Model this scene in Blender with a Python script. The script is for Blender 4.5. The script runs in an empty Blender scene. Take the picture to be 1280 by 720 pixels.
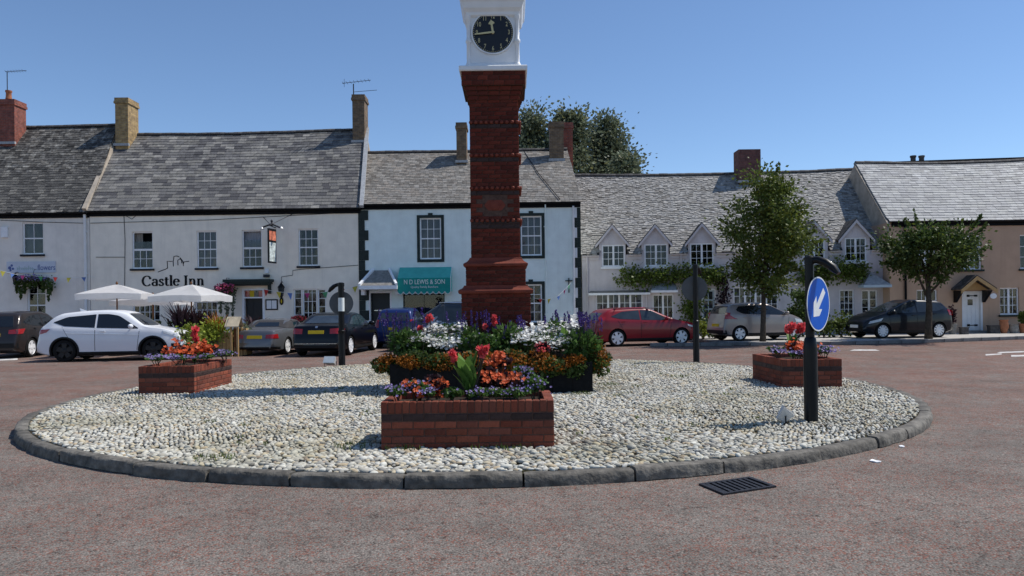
import bpy, bmesh, math, random
import numpy as np
from mathutils import Vector, Matrix
from mathutils.bvhtree import BVHTree

R = math.radians
random.seed(7); rng = np.random.default_rng(11)
S = bpy.context.scene
C = S.collection

# ------------------------------------------------------------------ camera
F = 960.0; HZ = 383.0; CAMH = 1.55; ROLL = R(0.7)
cam_d = bpy.data.cameras.new('camera'); cam = bpy.data.objects.new('camera', cam_d); C.objects.link(cam)
cam.location = (0, 0, CAMH)
cam.rotation_euler = (Matrix.Rotation(R(90), 3, 'X') @ Matrix.Rotation(-ROLL, 3, 'Z')).to_euler()
cam_d.sensor_width = 36; cam_d.lens = 36*F/1280; cam_d.shift_y = (HZ-360)/1280
cam_d.clip_end = 3000; cam_d.clip_start = 0.1
S.camera = cam

# ------------------------------------------------------------------ sky and sun
SUN_EL = R(56); SUN_AZ = R(14)           # azimuth: from +X (right) towards +Y (away)
world = bpy.data.worlds.new('World'); S.world = world; world.use_nodes = True
nt = world.node_tree; nt.nodes.clear()
sky = nt.nodes.new('ShaderNodeTexSky'); sky.sky_type = 'NISHITA'; sky.sun_disc = False
sky.sun_elevation = SUN_EL; sky.sun_rotation = R(90)-SUN_AZ
sky.air_density = 0.85; sky.dust_density = 0.0; sky.ozone_density = 5.0
bg = nt.nodes.new('ShaderNodeBackground'); bg.inputs['Strength'].default_value = 0.14
wo = nt.nodes.new('ShaderNodeOutputWorld')
nt.links.new(sky.outputs[0], bg.inputs[0]); nt.links.new(bg.outputs[0], wo.inputs[0])
sun_d = bpy.data.lights.new('sun', 'SUN'); sun_d.energy = 4.6; sun_d.angle = R(0.53); sun_d.color = (1, .955, .89)
sun = bpy.data.objects.new('sun', sun_d); C.objects.link(sun)
sv = Vector((math.cos(SUN_EL)*math.cos(SUN_AZ), math.cos(SUN_EL)*math.sin(SUN_AZ), math.sin(SUN_EL)))
sun.rotation_euler = sv.to_track_quat('Z', 'Y').to_euler(); sun.location = (20, 0, 30)
S.view_settings.view_transform = 'Standard'; S.view_settings.look = 'None'
S.view_settings.exposure = 0.0; S.view_settings.gamma = 1.0; S.view_settings.use_curve_mapping = False
S.render.engine = 'CYCLES'

# ------------------------------------------------------------------ pixels to places
def _unroll(px, py):
    dx = px-640; dy = HZ-py
    return dx*math.cos(ROLL)+dy*math.sin(ROLL), -dx*math.sin(ROLL)+dy*math.cos(ROLL)
def P(px, py, d):
    a, b = _unroll(px, py); return Vector((a/F*d, d, CAMH+b/F*d))
def G(px, py, z=0.0):
    a, b = _unroll(px, py); d = (z-CAMH)*F/b
    return Vector((a/F*d, d, z))

# ------------------------------------------------------------------ objects
WLOC = {}
def _w(o): return WLOC.get(o.name, Vector((0, 0, 0))) if o else Vector((0, 0, 0))
def tag(o, label=None, cat=None, group=None, kind=None):
    if label: o['label'] = label
    if cat: o['category'] = cat
    if group: o['group'] = group
    if kind: o['kind'] = kind
    return o
def thing(name, loc, label, cat, group=None, rz=0):
    o = bpy.data.objects.new(name, None); C.objects.link(o); o.location = loc
    o.rotation_euler = (0, 0, rz); o.empty_display_size = .2
    WLOC[o.name] = Vector(loc)
    return tag(o, label, cat, group)
def link(o, parent=None, loc=None):
    C.objects.link(o)
    if parent is not None: o.parent = parent
    if loc is not None: o.location = loc
    return o
def inst(name, me, parent, wloc, rot=None, scale=None, local=False):
    o = bpy.data.objects.new(name, me); C.objects.link(o); o.parent = parent
    o.location = Vector(wloc) if local else Vector(wloc)-_w(parent)
    if rot is not None: o.rotation_euler = rot
    if scale is not None: o.scale = scale
    WLOC[o.name] = _w(parent) if local else Vector(wloc)
    return o
def copy_tree(o, parent=None, loc=None):
    c = o.copy(); C.objects.link(c); c.parent = parent
    if loc is not None: c.location = loc
    WLOC[c.name] = Vector(c.location) if parent is None else _w(parent)
    for ch in [x for x in bpy.data.objects if x.parent == o]: copy_tree(ch, c)
    return c

class MB:
    def __init__(s): s.v = []; s.f = []; s.t = []; s.n = 0; s.hast = False; s.m = []
    def add(s, vs, fs, tint=None, mi=0):
        b = s.n
        s.v.extend(vs); s.n += len(vs)
        for f in fs: s.f.append([i+b for i in f])
        if tint is not None: s.hast = True
        s.t.extend([tint if tint is not None else (1, 1, 1)]*len(fs)); s.m.extend([mi]*len(fs))
        return s
    def box(s, a, b, tint=None, mi=0):
        x0, y0, z0 = a; x1, y1, z1 = b
        return s.add([(x0,y0,z0),(x1,y0,z0),(x1,y1,z0),(x0,y1,z0),(x0,y0,z1),(x1,y0,z1),(x1,y1,z1),(x0,y1,z1)],
              [(0,3,2,1),(4,5,6,7),(0,1,5,4),(1,2,6,5),(2,3,7,6),(3,0,4,7)], tint, mi)
    def obox(s, c, ax, ay, az, tint=None, mi=0):
        c = Vector(c); ax = Vector(ax); ay = Vector(ay); az = Vector(az)
        vs = [c+sx*ax+sy*ay+sz*az for sz in (-1, 1) for sx, sy in ((-1,-1),(1,-1),(1,1),(-1,1))]
        return s.add(vs, [(0,3,2,1),(4,5,6,7),(0,1,5,4),(1,2,6,5),(2,3,7,6),(3,0,4,7)], tint, mi)
    def tube(s, path, rad, n=8, cap=True, tint=None, mi=0):
        path = [Vector(p) for p in path]; k = len(path)
        rads = rad if isinstance(rad, (list, tuple)) else [rad]*k
        vs = []; up = None
        for i, p in enumerate(path):
            d = (path[min(i+1, k-1)]-path[max(i-1, 0)]).normalized()
            if up is None: up = d.orthogonal().normalized()
            up = (up-d*up.dot(d))
            up = up.normalized() if up.length > 1e-5 else d.orthogonal().normalized()
            w = d.cross(up)
            for j in range(n):
                a = 2*math.pi*j/n; vs.append(p+(up*math.cos(a)+w*math.sin(a))*rads[i])
        fs = [(i*n+j, i*n+(j+1) % n, (i+1)*n+(j+1) % n, (i+1)*n+j) for i in range(k-1) for j in range(n)]
        if cap: fs += [tuple(range(n-1, -1, -1)), tuple(range((k-1)*n, k*n))]
        return s.add(vs, fs, tint, mi)
    def lathe(s, prof, c, n=16, axis='Z', tint=None, mi=0, sq=False):
        c = Vector(c); vs = []
        for r, h in prof:
            for j in range(n):
                a = 2*math.pi*(j+(.5 if sq else 0))/n; rr = r*(math.sqrt(2) if sq else 1)
                if axis == 'Z': vs.append(c+Vector((rr*math.cos(a), rr*math.sin(a), h)))
                elif axis == 'Y': vs.append(c+Vector((rr*math.cos(a), h, rr*math.sin(a))))
                else: vs.append(c+Vector((h, rr*math.cos(a), rr*math.sin(a))))
        k = len(prof)
        fs = [(i*n+j, i*n+(j+1) % n, (i+1)*n+(j+1) % n, (i+1)*n+j) for i in range(k-1) for j in range(n)]
        fs += [tuple(range(n-1, -1, -1)), tuple(range((k-1)*n, k*n))]
        return s.add(vs, fs, tint, mi)
    def prism(s, poly, o, ex, ey, ez, tint=None, mi=0):
        # poly in (ex,ey), extruded by vector ez
        o = Vector(o); ex = Vector(ex); ey = Vector(ey); ez = Vector(ez); n = len(poly)
        vs = [o+ex*x+ey*y for x, y in poly]+[o+ex*x+ey*y+ez for x, y in poly]
        fs = [tuple(range(n-1, -1, -1)), tuple(range(n, 2*n))]+[(i, (i+1) % n, n+(i+1) % n, n+i) for i in range(n)]
        return s.add(vs, fs, tint, mi)
    def mesh(s, name, mat, off=Vector((0, 0, 0)), smooth=False, fix=True):
        me = bpy.data.meshes.new(name)
        ox, oy, oz = off
        me.from_pydata([(v[0]-ox, v[1]-oy, v[2]-oz) for v in s.v], [], s.f)
        mats = mat if isinstance(mat, (list, tuple)) else [mat]
        for m in mats: me.materials.append(m)
        if len(mats) > 1: me.polygons.foreach_set('material_index', s.m)
        if s.hast:
            at = me.attributes.new('tint', 'FLOAT_COLOR', 'FACE')
            at.data.foreach_set('color', np.c_[np.array(s.t, dtype=np.float32), np.ones(len(s.t), dtype=np.float32)].ravel())
        if fix and len(s.f) < 4000:
            bm = bmesh.new(); bm.from_mesh(me); bmesh.ops.recalc_face_normals(bm, faces=bm.faces); bm.to_mesh(me); bm.free()
        if smooth: me.polygons.foreach_set('use_smooth', [True]*len(me.polygons))
        me.update(); return me
    def build(s, name, mat, parent=None, smooth=False, local=False, fix=True, sharp=None):
        off = Vector((0, 0, 0)) if (local or parent is None) else _w(parent)
        me = s.mesh(name, mat, off, smooth, fix)
        if sharp: me.set_sharp_from_angle(angle=R(sharp))
        o = bpy.data.objects.new(name, me); C.objects.link(o)
        if parent is not None: o.parent = parent; WLOC[o.name] = _w(parent)
        else: WLOC[o.name] = Vector((0, 0, 0))
        return o

def np_mesh(name, V, Fc, mat, tint=None, smooth=False):
    me = bpy.data.meshes.new(name); V = np.asarray(V, dtype=np.float32); Fc = np.asarray(Fc, dtype=np.int32); k = Fc.shape[1]
    me.vertices.add(len(V)); me.vertices.foreach_set('co', V.ravel())
    me.loops.add(Fc.size); me.loops.foreach_set('vertex_index', Fc.ravel())
    me.polygons.add(len(Fc)); me.polygons.foreach_set('loop_start', np.arange(0, Fc.size, k, dtype=np.int32))
    if smooth: me.polygons.foreach_set('use_smooth', np.ones(len(Fc), dtype=bool))
    me.materials.append(mat)
    if tint is not None:
        at = me.attributes.new('tint', 'FLOAT_COLOR', 'FACE')
        at.data.foreach_set('color', np.c_[np.asarray(tint, dtype=np.float32), np.ones(len(Fc), dtype=np.float32)].ravel())
    me.update(); me.validate(); return me

# ------------------------------------------------------------------ materials
def col(c): return (c[0], c[1], c[2], 1) if len(c) == 3 else c
def pm(name, c, rough=.6, var=.12, scale=6.0, bump=0.0, bscale=60.0, metal=0.0, tint=False, spec=None, coat=0.0, rand=0.0,
       dirt=None, dscale=1.2, damt=.5, trans=0.0, stretch=None, streak=0.0):
    m = bpy.data.materials.new(name); m.use_nodes = True; t = m.node_tree; N = t.nodes; L = t.links
    b = N['Principled BSDF']
    if spec is None: spec = .12 if rough >= .5 else .4
    b.inputs['Roughness'].default_value = rough; b.inputs['Metallic'].default_value = metal
    b.inputs['Specular IOR Level'].default_value = spec; b.inputs['Coat Weight'].default_value = coat
    b.inputs['Coat Roughness'].default_value = .04
    tc = N.new('ShaderNodeTexCoord'); vec = tc.outputs['Object']
    if stretch:
        mp = N.new('ShaderNodeMapping'); mp.inputs['Scale'].default_value = stretch; L.new(vec, mp.inputs[0]); vec = mp.outputs[0]
    no = N.new('ShaderNodeTexNoise'); no.inputs['Scale'].default_value = scale; no.inputs['Detail'].default_value = 5; L.new(vec, no.inputs['Vector'])
    mr = N.new('ShaderNodeMapRange'); mr.inputs['From Min'].default_value = .3; mr.inputs['From Max'].default_value = .7
    mr.inputs['To Min'].default_value = 1-var; mr.inputs['To Max'].default_value = 1+var; L.new(no.outputs['Fac'], mr.inputs[0])
    mul = N.new('ShaderNodeMix'); mul.data_type = 'RGBA'; mul.blend_type = 'MULTIPLY'; mul.inputs[0].default_value = 1
    mul.inputs[6].default_value = col(c); L.new(mr.outputs[0], mul.inputs[7]); out = mul.outputs[2]
    if dirt:
        n2 = N.new('ShaderNodeTexNoise'); n2.inputs['Scale'].default_value = dscale; n2.inputs['Detail'].default_value = 8; n2.inputs['Roughness'].default_value = .65; L.new(vec, n2.inputs['Vector'])
        m2 = N.new('ShaderNodeMapRange'); m2.inputs['From Min'].default_value = .48; m2.inputs['From Max'].default_value = .68; m2.inputs['To Max'].default_value = damt; L.new(n2.outputs['Fac'], m2.inputs[0])
        mx = N.new('ShaderNodeMix'); mx.data_type = 'RGBA'; L.new(m2.outputs[0], mx.inputs[0]); L.new(out, mx.inputs[6]); mx.inputs[7].default_value = col(dirt); out = mx.outputs[2]
    if streak:      # rain streaks and blotches of an old painted wall
        mp2 = N.new('ShaderNodeMapping'); mp2.inputs['Scale'].default_value = (2.6, 2.6, .22); L.new(tc.outputs['Object'], mp2.inputs[0])
        n3 = N.new('ShaderNodeTexNoise'); n3.inputs['Scale'].default_value = 1; n3.inputs['Detail'].default_value = 7; n3.inputs['Roughness'].default_value = .7; L.new(mp2.outputs[0], n3.inputs['Vector'])
        m6 = N.new('ShaderNodeMapRange'); m6.inputs['From Min'].default_value = .5; m6.inputs['From Max'].default_value = .75; m6.inputs['To Min'].default_value = 1; m6.inputs['To Max'].default_value = 1-streak; L.new(n3.outputs['Fac'], m6.inputs[0])
        m7 = N.new('ShaderNodeMix'); m7.data_type = 'RGBA'; m7.blend_type = 'MULTIPLY'; m7.inputs[0].default_value = 1; L.new(out, m7.inputs[6]); L.new(m6.outputs[0], m7.inputs[7]); out = m7.outputs[2]
    if tint:
        at = N.new('ShaderNodeAttribute'); at.attribute_name = 'tint'
        m3 = N.new('ShaderNodeMix'); m3.data_type = 'RGBA'; m3.blend_type = 'MULTIPLY'; m3.inputs[0].default_value = 1
        L.new(out, m3.inputs[6]); L.new(at.outputs['Color'], m3.inputs[7]); out = m3.outputs[2]
    if rand:
        oi = N.new('ShaderNodeObjectInfo'); m4 = N.new('ShaderNodeMapRange'); m4.inputs['To Min'].default_value = 1-rand; m4.inputs['To Max'].default_value = 1+rand
        L.new(oi.outputs['Random'], m4.inputs[0])
        m5 = N.new('ShaderNodeMix'); m5.data_type = 'RGBA'; m5.blend_type = 'MULTIPLY'; m5.inputs[0].default_value = 1
        L.new(out, m5.inputs[6]); L.new(m4.outputs[0], m5.inputs[7]); out = m5.outputs[2]
    L.new(out, b.inputs['Base Color'])
    if bump:
        nb = N.new('ShaderNodeTexNoise'); nb.inputs['Scale'].default_value = bscale; nb.inputs['Detail'].default_value = 4; L.new(vec, nb.inputs['Vector'])
        bp = N.new('ShaderNodeBump'); bp.inputs['Strength'].default_value = bump; bp.inputs['Distance'].default_value = .02
        L.new(nb.outputs['Fac'], bp.inputs['Height']); L.new(bp.outputs[0], b.inputs['Normal'])
    if trans:
        # thin leaf or cloth: part of the light passes through
        tr = N.new('ShaderNodeBsdfTranslucent'); L.new(out, tr.inputs[0]); ms = N.new('ShaderNodeMixShader'); ms.inputs[0].default_value = trans
        L.new(b.outputs[0], ms.inputs[1]); L.new(tr.outputs[0], ms.inputs[2]); L.new(ms.outputs[0], N['Material Output'].inputs[0])
    return m

def glass_mat(name, c=(.02, .025, .03), rough=.03, clear=.72):
    m = bpy.data.materials.new(name); m.use_nodes = True; t = m.node_tree; N = t.nodes; L = t.links; N.remove(N['Principled BSDF'])
    fr = N.new('ShaderNodeFresnel'); fr.inputs[0].default_value = 1.5
    tr = N.new('ShaderNodeBsdfTransparent'); tr.inputs[0].default_value = (clear, clear*1.01, clear*1.02, 1)
    gl = N.new('ShaderNodeBsdfGlossy'); gl.inputs['Roughness'].default_value = rough
    tc = N.new('ShaderNodeTexCoord'); nz = N.new('ShaderNodeTexNoise'); nz.inputs['Scale'].default_value = 2.5; L.new(tc.outputs['Object'], nz.inputs['Vector'])
    bp = N.new('ShaderNodeBump'); bp.inputs['Strength'].default_value = .08; bp.inputs['Distance'].default_value = .02; L.new(nz.outputs['Fac'], bp.inputs['Height']); L.new(bp.outputs[0], gl.inputs['Normal'])
    mx = N.new('ShaderNodeMixShader'); L.new(fr.outputs[0], mx.inputs[0]); L.new(tr.outputs[0], mx.inputs[1]); L.new(gl.outputs[0], mx.inputs[2])
    L.new(mx.outputs[0], N['Material Output'].inputs[0]); return m

def brick_mat(name, c1, c2, mortar, rough=.85):
    m = bpy.data.materials.new(name); m.use_nodes = True; t = m.node_tree; N = t.nodes; L = t.links; b = N['Principled BSDF']
    b.inputs['Roughness'].default_value = rough
    tc = N.new('ShaderNodeTexCoord'); sp = N.new('ShaderNodeSeparateXYZ'); L.new(tc.outputs['Object'], sp.inputs[0])
    ad = N.new('ShaderNodeMath'); L.new(sp.outputs[0], ad.inputs[0]); L.new(sp.outputs[1], ad.inputs[1])
    cb = N.new('ShaderNodeCombineXYZ'); L.new(ad.outputs[0], cb.inputs[0]); L.new(sp.outputs[2], cb.inputs[1])
    br = N.new('ShaderNodeTexBrick'); br.inputs['Scale'].default_value = 1; br.inputs['Brick Width'].default_value = .23; br.inputs['Row Height'].default_value = .078
    br.inputs['Mortar Size'].default_value = .008; br.inputs['Color1'].default_value = col(c1); br.inputs['Color2'].default_value = col(c2); br.inputs['Mortar'].default_value = col(mortar)
    br.inputs['Bias'].default_value = 0
    L.new(cb.outputs[0], br.inputs['Vector'])
    nz = N.new('ShaderNodeTexNoise'); nz.inputs['Scale'].default_value = 5; nz.inputs['Detail'].default_value = 6; L.new(tc.outputs['Object'], nz.inputs['Vector'])
    mr = N.new('ShaderNodeMapRange'); mr.inputs['From Min'].default_value = .3; mr.inputs['From Max'].default_value = .7; mr.inputs['To Min'].default_value = .6; mr.inputs['To Max'].default_value = 1.3; L.new(nz.outputs['Fac'], mr.inputs[0])
    mu = N.new('ShaderNodeMix'); mu.data_type = 'RGBA'; mu.blend_type = 'MULTIPLY'; mu.inputs[0].default_value = 1; L.new(br.outputs['Color'], mu.inputs[6]); L.new(mr.outputs[0], mu.inputs[7])
    L.new(mu.outputs[2], b.inputs['Base Color'])
    bp = N.new('ShaderNodeBump'); bp.inputs['Strength'].default_value = .6; bp.inputs['Distance'].default_value = .01; bp.invert = True; L.new(br.outputs['Fac'], bp.inputs['Height']); L.new(bp.outputs[0], b.inputs['Normal'])
    return m

def road_mat(name, grey, red, dark, light, mixbias=.5):
    m = bpy.data.materials.new(name); m.use_nodes = True; t = m.node_tree; N = t.nodes; L = t.links; b = N['Principled BSDF']
    b.inputs['Roughness'].default_value = .88; b.inputs['Specular IOR Level'].default_value = .12
    tc = N.new('ShaderNodeTexCoord'); vec = tc.outputs['Object']
    def noise(sc, det=4, ro=.55, v=vec):
        n = N.new('ShaderNodeTexNoise'); n.inputs['Scale'].default_value = sc; n.inputs['Detail'].default_value = det; n.inputs['Roughness'].default_value = ro; L.new(v, n.inputs['Vector']); return n.outputs['Fac']
    def mr(x, a, bb, lo=0, hi=1):
        n = N.new('ShaderNodeMapRange'); n.inputs['From Min'].default_value = a; n.inputs['From Max'].default_value = bb; n.inputs['To Min'].default_value = lo; n.inputs['To Max'].default_value = hi; L.new(x, n.inputs[0]); return n.outputs[0]
    def mix(f, a, bb, bt='MIX'):
        n = N.new('ShaderNodeMix'); n.data_type = 'RGBA'; n.blend_type = bt
        if isinstance(f, float): n.inputs[0].default_value = f
        else: L.new(f, n.inputs[0])
        for s_, i in ((a, 6), (bb, 7)):
            if isinstance(s_, tuple): n.inputs[i].default_value = col(s_)
            else: L.new(s_, n.inputs[i])
        return n.outputs[2]
    # each stone chip of the surface has a colour of its own
    vo = N.new('ShaderNodeTexVoronoi'); vo.inputs['Scale'].default_value = 75; L.new(vec, vo.inputs['Vector'])
    sc = N.new('ShaderNodeSeparateColor'); L.new(vo.outputs['Color'], sc.inputs[0])
    big = mr(noise(.45, 6, .6), .38, .66); mid = mr(noise(2.6, 6, .65), .35, .68)
    sy = N.new('ShaderNodeSeparateXYZ'); L.new(vec, sy.inputs[0]); far = mr(sy.outputs[1], 7.5, 15.0, .55, 1.25)     # the carriageway beyond is less worn and redder
    redness = N.new('ShaderNodeMath'); redness.operation = 'MULTIPLY_ADD'; L.new(big, redness.inputs[0]); redness.inputs[1].default_value = .5; L.new(mid, redness.inputs[2])
    r2 = N.new('ShaderNodeMath'); r2.operation = 'MULTIPLY'; L.new(redness.outputs[0], r2.inputs[0]); r2.inputs[1].default_value = mixbias
    r3 = N.new('ShaderNodeMath'); r3.operation = 'MULTIPLY'; L.new(r2.outputs[0], r3.inputs[0]); L.new(far, r3.inputs[1]); r2 = r3
    chip = N.new('ShaderNodeMath'); chip.operation = 'GREATER_THAN'; L.new(r2.outputs[0], chip.inputs[0]); L.new(sc.outputs[0], chip.inputs[1])
    base = mix(chip.outputs[0], grey, red)
    base = mix(mr(sc.outputs[1], .8, .9, 0, .7), base, light)
    pits = mr(noise(9, 4, .6), .45, .7)
    pk = N.new('ShaderNodeMath'); pk.operation = 'MULTIPLY'; L.new(pits, pk.inputs[0]); L.new(mr(sc.outputs[2], .62, .7), pk.inputs[1])
    base = mix(pk.outputs[0], base, dark)
    gaps = mr(vo.outputs['Distance'], .5, .85, 0, .7)
    base = mix(gaps, base, dark)
    shade = mr(noise(.8, 7, .68), .3, .7, .76, 1.2)
    base = mix(1.0, base, shade, 'MULTIPLY')
    L.new(base, b.inputs['Base Color'])
    bp = N.new('ShaderNodeBump'); bp.inputs['Strength'].default_value = .7; bp.inputs['Distance'].default_value = .008; bp.invert = True
    L.new(vo.outputs['Distance'], bp.inputs['Height']); L.new(bp.outputs[0], b.inputs['Normal'])
    return m

def leaf_mat(name, c, trans=.3, rough=.5, var=.25):
    return pm(name, c, rough=rough, var=var, scale=1.5, tint=True, trans=trans, spec=.25)

M = {}
M['road'] = road_mat('road_surface', (.196, .171, .149), (.225, .112, .085), (.055, .044, .038), (.31, .275, .24), .66)
M['apron'] = road_mat('worn_road_surface', (.19, .164, .143), (.205, .13, .10), (.075, .06, .052), (.26, .23, .20), .6)
M['ground'] = pm('far_ground', (.12, .12, .11), .9, .3, .5)
M['pave'] = pm('pavement_concrete', (.46, .435, .40), .85, .18, 3, .3, 40, dirt=(.16, .15, .14), damt=.5)
M['kerb'] = pm('kerb_granite', (.15, .138, .118), .8, .35, 14, .9, 18, dirt=(.045, .043, .038), dscale=5, damt=.75, rand=.18, spec=.2)
M['crack'] = pm('asphalt_crack', (.085, .07, .062), .95, .3, 20, spec=.1)
M['farkerb'] = pm('kerb_concrete', (.2, .195, .19), .8, .2, 10, .4, 40, dirt=(.09, .09, .085), dscale=4, rand=.1)
M['mortar'] = pm('cobble_bed', (.05, .041, .028), .95, .35, 7, .5, 60, dirt=(.055, .06, .022), dscale=.9, damt=.8)
M['pebble'] = pm('cobble_stone', (.45, .435, .385), .55, .16, 18, .12, 90, tint=True)
M['paint'] = pm('road_paint', (.62, .61, .58), .7, .18, 12, .2, 60, dirt=(.28, .22, .2), dscale=7, damt=.9)
M['iron'] = pm('cast_iron', (.045, .045, .05), .55, .25, 20, .3, 60, metal=.6)
M['dark'] = pm('dark_void', (.012, .012, .012), .9, .1)
M['brickp'] = pm('planter_brick', (.22, .066, .04), .8, .25, 14, .45, 60, tint=True, rand=.22, dirt=(.11, .04, .03), dscale=9, damt=.5, spec=.2)
M['brick'] = pm('red_brick', (.13, .026, .015), .8, .4, 14, .45, 60, tint=True, rand=.22, dirt=(.07, .022, .017), dscale=9, damt=.5, spec=.2)
M['brickdk'] = pm('dark_engineering_brick', (.046, .026, .023), .6, .3, 14, .4, 60, rand=.2, spec=.25)
M['terra'] = pm('terracotta_moulding', (.20, .045, .026), .7, .22, 10, .3, 50, dirt=(.09, .028, .02), dscale=5, damt=.5, spec=.25)
M['bmortar'] = pm('brick_mortar', (.105, .062, .048), .9, .25, 20, .4, 80)
M['soil'] = pm('flower_bed_soil', (.035, .025, .018), .95, .4, 20, .8, 40)
M['white'] = pm('white_paint', (.80, .80, .79), .45, .04, 5, .05, 40)
M['whiteold'] = pm('white_joinery', (.86, .86, .86), .5, .07, 8)
M['clockblk'] = pm('clock_dial_black', (.008, .008, .012), .35, .1)
M['gold'] = pm('gilt', (.62, .52, .27), .4, .1, 20, metal=.25)
M['slate'] = pm('roof_slate', (.15, .145, .14), .62, .26, 9, .25, 40, tint=True, dirt=(.3, .295, .27), dscale=3.5, damt=.5)
M['slatedk'] = pm('dark_roof_slate', (.082, .078, .073), .65, .3, 9, .3, 40, tint=True, dirt=(.26, .26, .25), dscale=4.5, damt=.55)
M['slateold'] = pm('old_stone_slate', (.285, .278, .268), .75, .35, 8, .5, 30, tint=True, dirt=(.43, .425, .41), dscale=6, damt=.55)
M['slatemid'] = pm('grey_roof_slate', (.225, .212, .195), .7, .26, 8, .35, 40, tint=True, dirt=(.34, .33, .31), dscale=5, damt=.5)
M['slatepink'] = pm('pale_roof_slate', (.36, .36, .355), .55, .2, 8, .3, 40, tint=True, dirt=(.52, .52, .51), dscale=4, damt=.35)
M['deck'] = pm('roof_underlay', (.05, .05, .05), .9, .2)
M['ridge'] = pm('ridge_tile', (.075, .07, .07), .7, .3, 10, .3, 40, dirt=(.2, .19, .16), dscale=8, rand=.2)
M['lead'] = pm('lead_flashing', (.36, .37, .38), .6, .2, 10)
M['gutter'] = pm('black_gutter', (.006, .006, .007), .6, .1)
M['wall_inn'] = pm('inn_render', (.93, .845, .71), .85, .06, 2.2, .3, 11, streak=.12, dirt=(.77, .70, .60), dscale=.7, damt=.35)
M['wall_shop'] = pm('shop_render', (.84, .78, .70), .85, .06, 2.2, .3, 11, streak=.13, dirt=(.68, .64, .585), dscale=.7, damt=.35)
M['wall_blue'] = pm('pale_blue_render', (.80, .89, .85), .85, .06, 2.2, .28, 11, streak=.1, dirt=(.68, .76, .73), dscale=.7, damt=.35)
M['wall_cot'] = pm('cottage_whitewash', (.63, .58, .58), .88, .07, 2.5, .55, 6, streak=.13, dirt=(.44, .41, .42), dscale=.8, damt=.35)
M['wall_pink'] = pm('peach_render', (.54, .36, .245), .85, .06, 2.2, .28, 11, streak=.1, dirt=(.47, .315, .215), dscale=.7, damt=.35)
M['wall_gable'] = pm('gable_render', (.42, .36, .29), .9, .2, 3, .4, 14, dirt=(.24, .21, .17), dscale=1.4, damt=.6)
M['quoin'] = pm('dark_green_quoin', (.032, .042, .038), .55, .15, 8, .2, 30)
M['sill'] = pm('slate_sill', (.022, .024, .03), .5, .15, 10)
M['pane'] = glass_mat('window_glass')
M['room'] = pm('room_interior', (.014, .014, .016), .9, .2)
M['net'] = pm('net_curtain', (.48, .49, .53), .9, .08, 20, trans=.3)
M['drape'] = pm('drape', (.42, .38, .33), .9, .1, 20, trans=.2)
M['blackpaint'] = pm('black_gloss_paint', (.0035, .0035, .0045), .42, .1, 10, .04, 60, spec=.25, coat=.05)
M['doorgreen'] = pm('dark_door_paint', (.02, .02, .022), .45, .1)
M['awnsunlit'] = pm('green_awning_top_sunlit', (.10, .52, .44), .7, .08, 4, .1, 30, trans=.15)  # lighter green than the valance; sunlight on the slope is painted in
M['awndark'] = pm('green_awning_valance', (.02, .26, .225), .7, .08, 4, .1, 30)
M['lettering'] = pm('black_lettering', (.012, .012, .015), .6, .05)
M['letwhite'] = pm('white_lettering', (.75, .78, .75), .6, .05)
M['letblue'] = pm('blue_lettering', (.11, .15, .33), .6, .05)
M['letpale'] = pm('pale_green_lettering', (.36, .47, .45), .6, .05)
M['signboard'] = pm('pale_sign_board', (.6, .63, .70), .5, .05)
M['signblue'] = pm('sign_blue', (.004, .10, .52), .5, .05, 10, spec=.15)
M['signback'] = pm('sign_back_grey', (.11, .115, .12), .5, .08, 6, metal=.1)
M['lampgrey'] = pm('floodlight_aluminium', (.66, .66, .64), .45, .1, 10, metal=.3)
M['lens'] = pm('floodlight_glass', (.55, .6, .62), .08, .05, spec=.8)
M['parasol'] = pm('white_canvas', (.86, .855, .84), .8, .04, 6, .1, 30, trans=.5)
M['wood'] = pm('pine_wood', (.46, .30, .14), .6, .2, 3, .2, 30, stretch=(20, 20, 1.5))
M['wooddk'] = pm('brown_wood', (.16, .075, .035), .6, .2, 6)
M['woodpale'] = pm('weathered_boards', (.50, .42, .30), .7, .2, 5, .2, 40)
M['bark'] = pm('tree_bark', (.075, .06, .045), .9, .35, 12, .8, 30)
M['leaf'] = leaf_mat('broad_leaf', (.098, .132, .028))
M['leafdk'] = leaf_mat('dark_leaf', (.068, .104, .025))
M['leafgrey'] = leaf_mat('grey_green_leaf', (.135, .16, .10))
M['leaflime'] = leaf_mat('lime_leaf', (.24, .29, .04))
M['leafbed'] = leaf_mat('bedding_leaf', (.08, .15, .035))
M['leafclimb'] = leaf_mat('climber_leaf', (.13, .175, .032))
M['leafcanna'] = leaf_mat('canna_leaf', (.13, .24, .05), .35)
M['leafpurple'] = leaf_mat('bronze_leaf', (.045, .022, .028))
M['grass'] = leaf_mat('weed', (.12, .16, .035))
M['pet_orange'] = leaf_mat('orange_petal', (.72, .14, .045), .35)
M['pet_rust'] = leaf_mat('rusty_petal', (.30, .105, .014), .3)
M['pet_white'] = leaf_mat('white_petal', (.80, .80, .77), .3)
M['pet_purple'] = leaf_mat('purple_petal', (.085, .05, .26), .3)
M['pet_lilac'] = leaf_mat('lilac_petal', (.27, .21, .43), .3)
M['pet_red'] = leaf_mat('coral_petal', (.80, .125, .135), .35)
M['pet_pink'] = leaf_mat('pink_petal', (.62, .13, .24), .3)
M['planter_black'] = pm('black_planter_timber', (.008, .008, .009), .7, .3, 10, .3, 40, spec=.15)
M['potterra'] = pm('terracotta_pot', (.36, .15, .08), .8, .2, 10)
M['potgrey'] = pm('grey_pot', (.25, .24, .22), .8, .25, 10)
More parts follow.
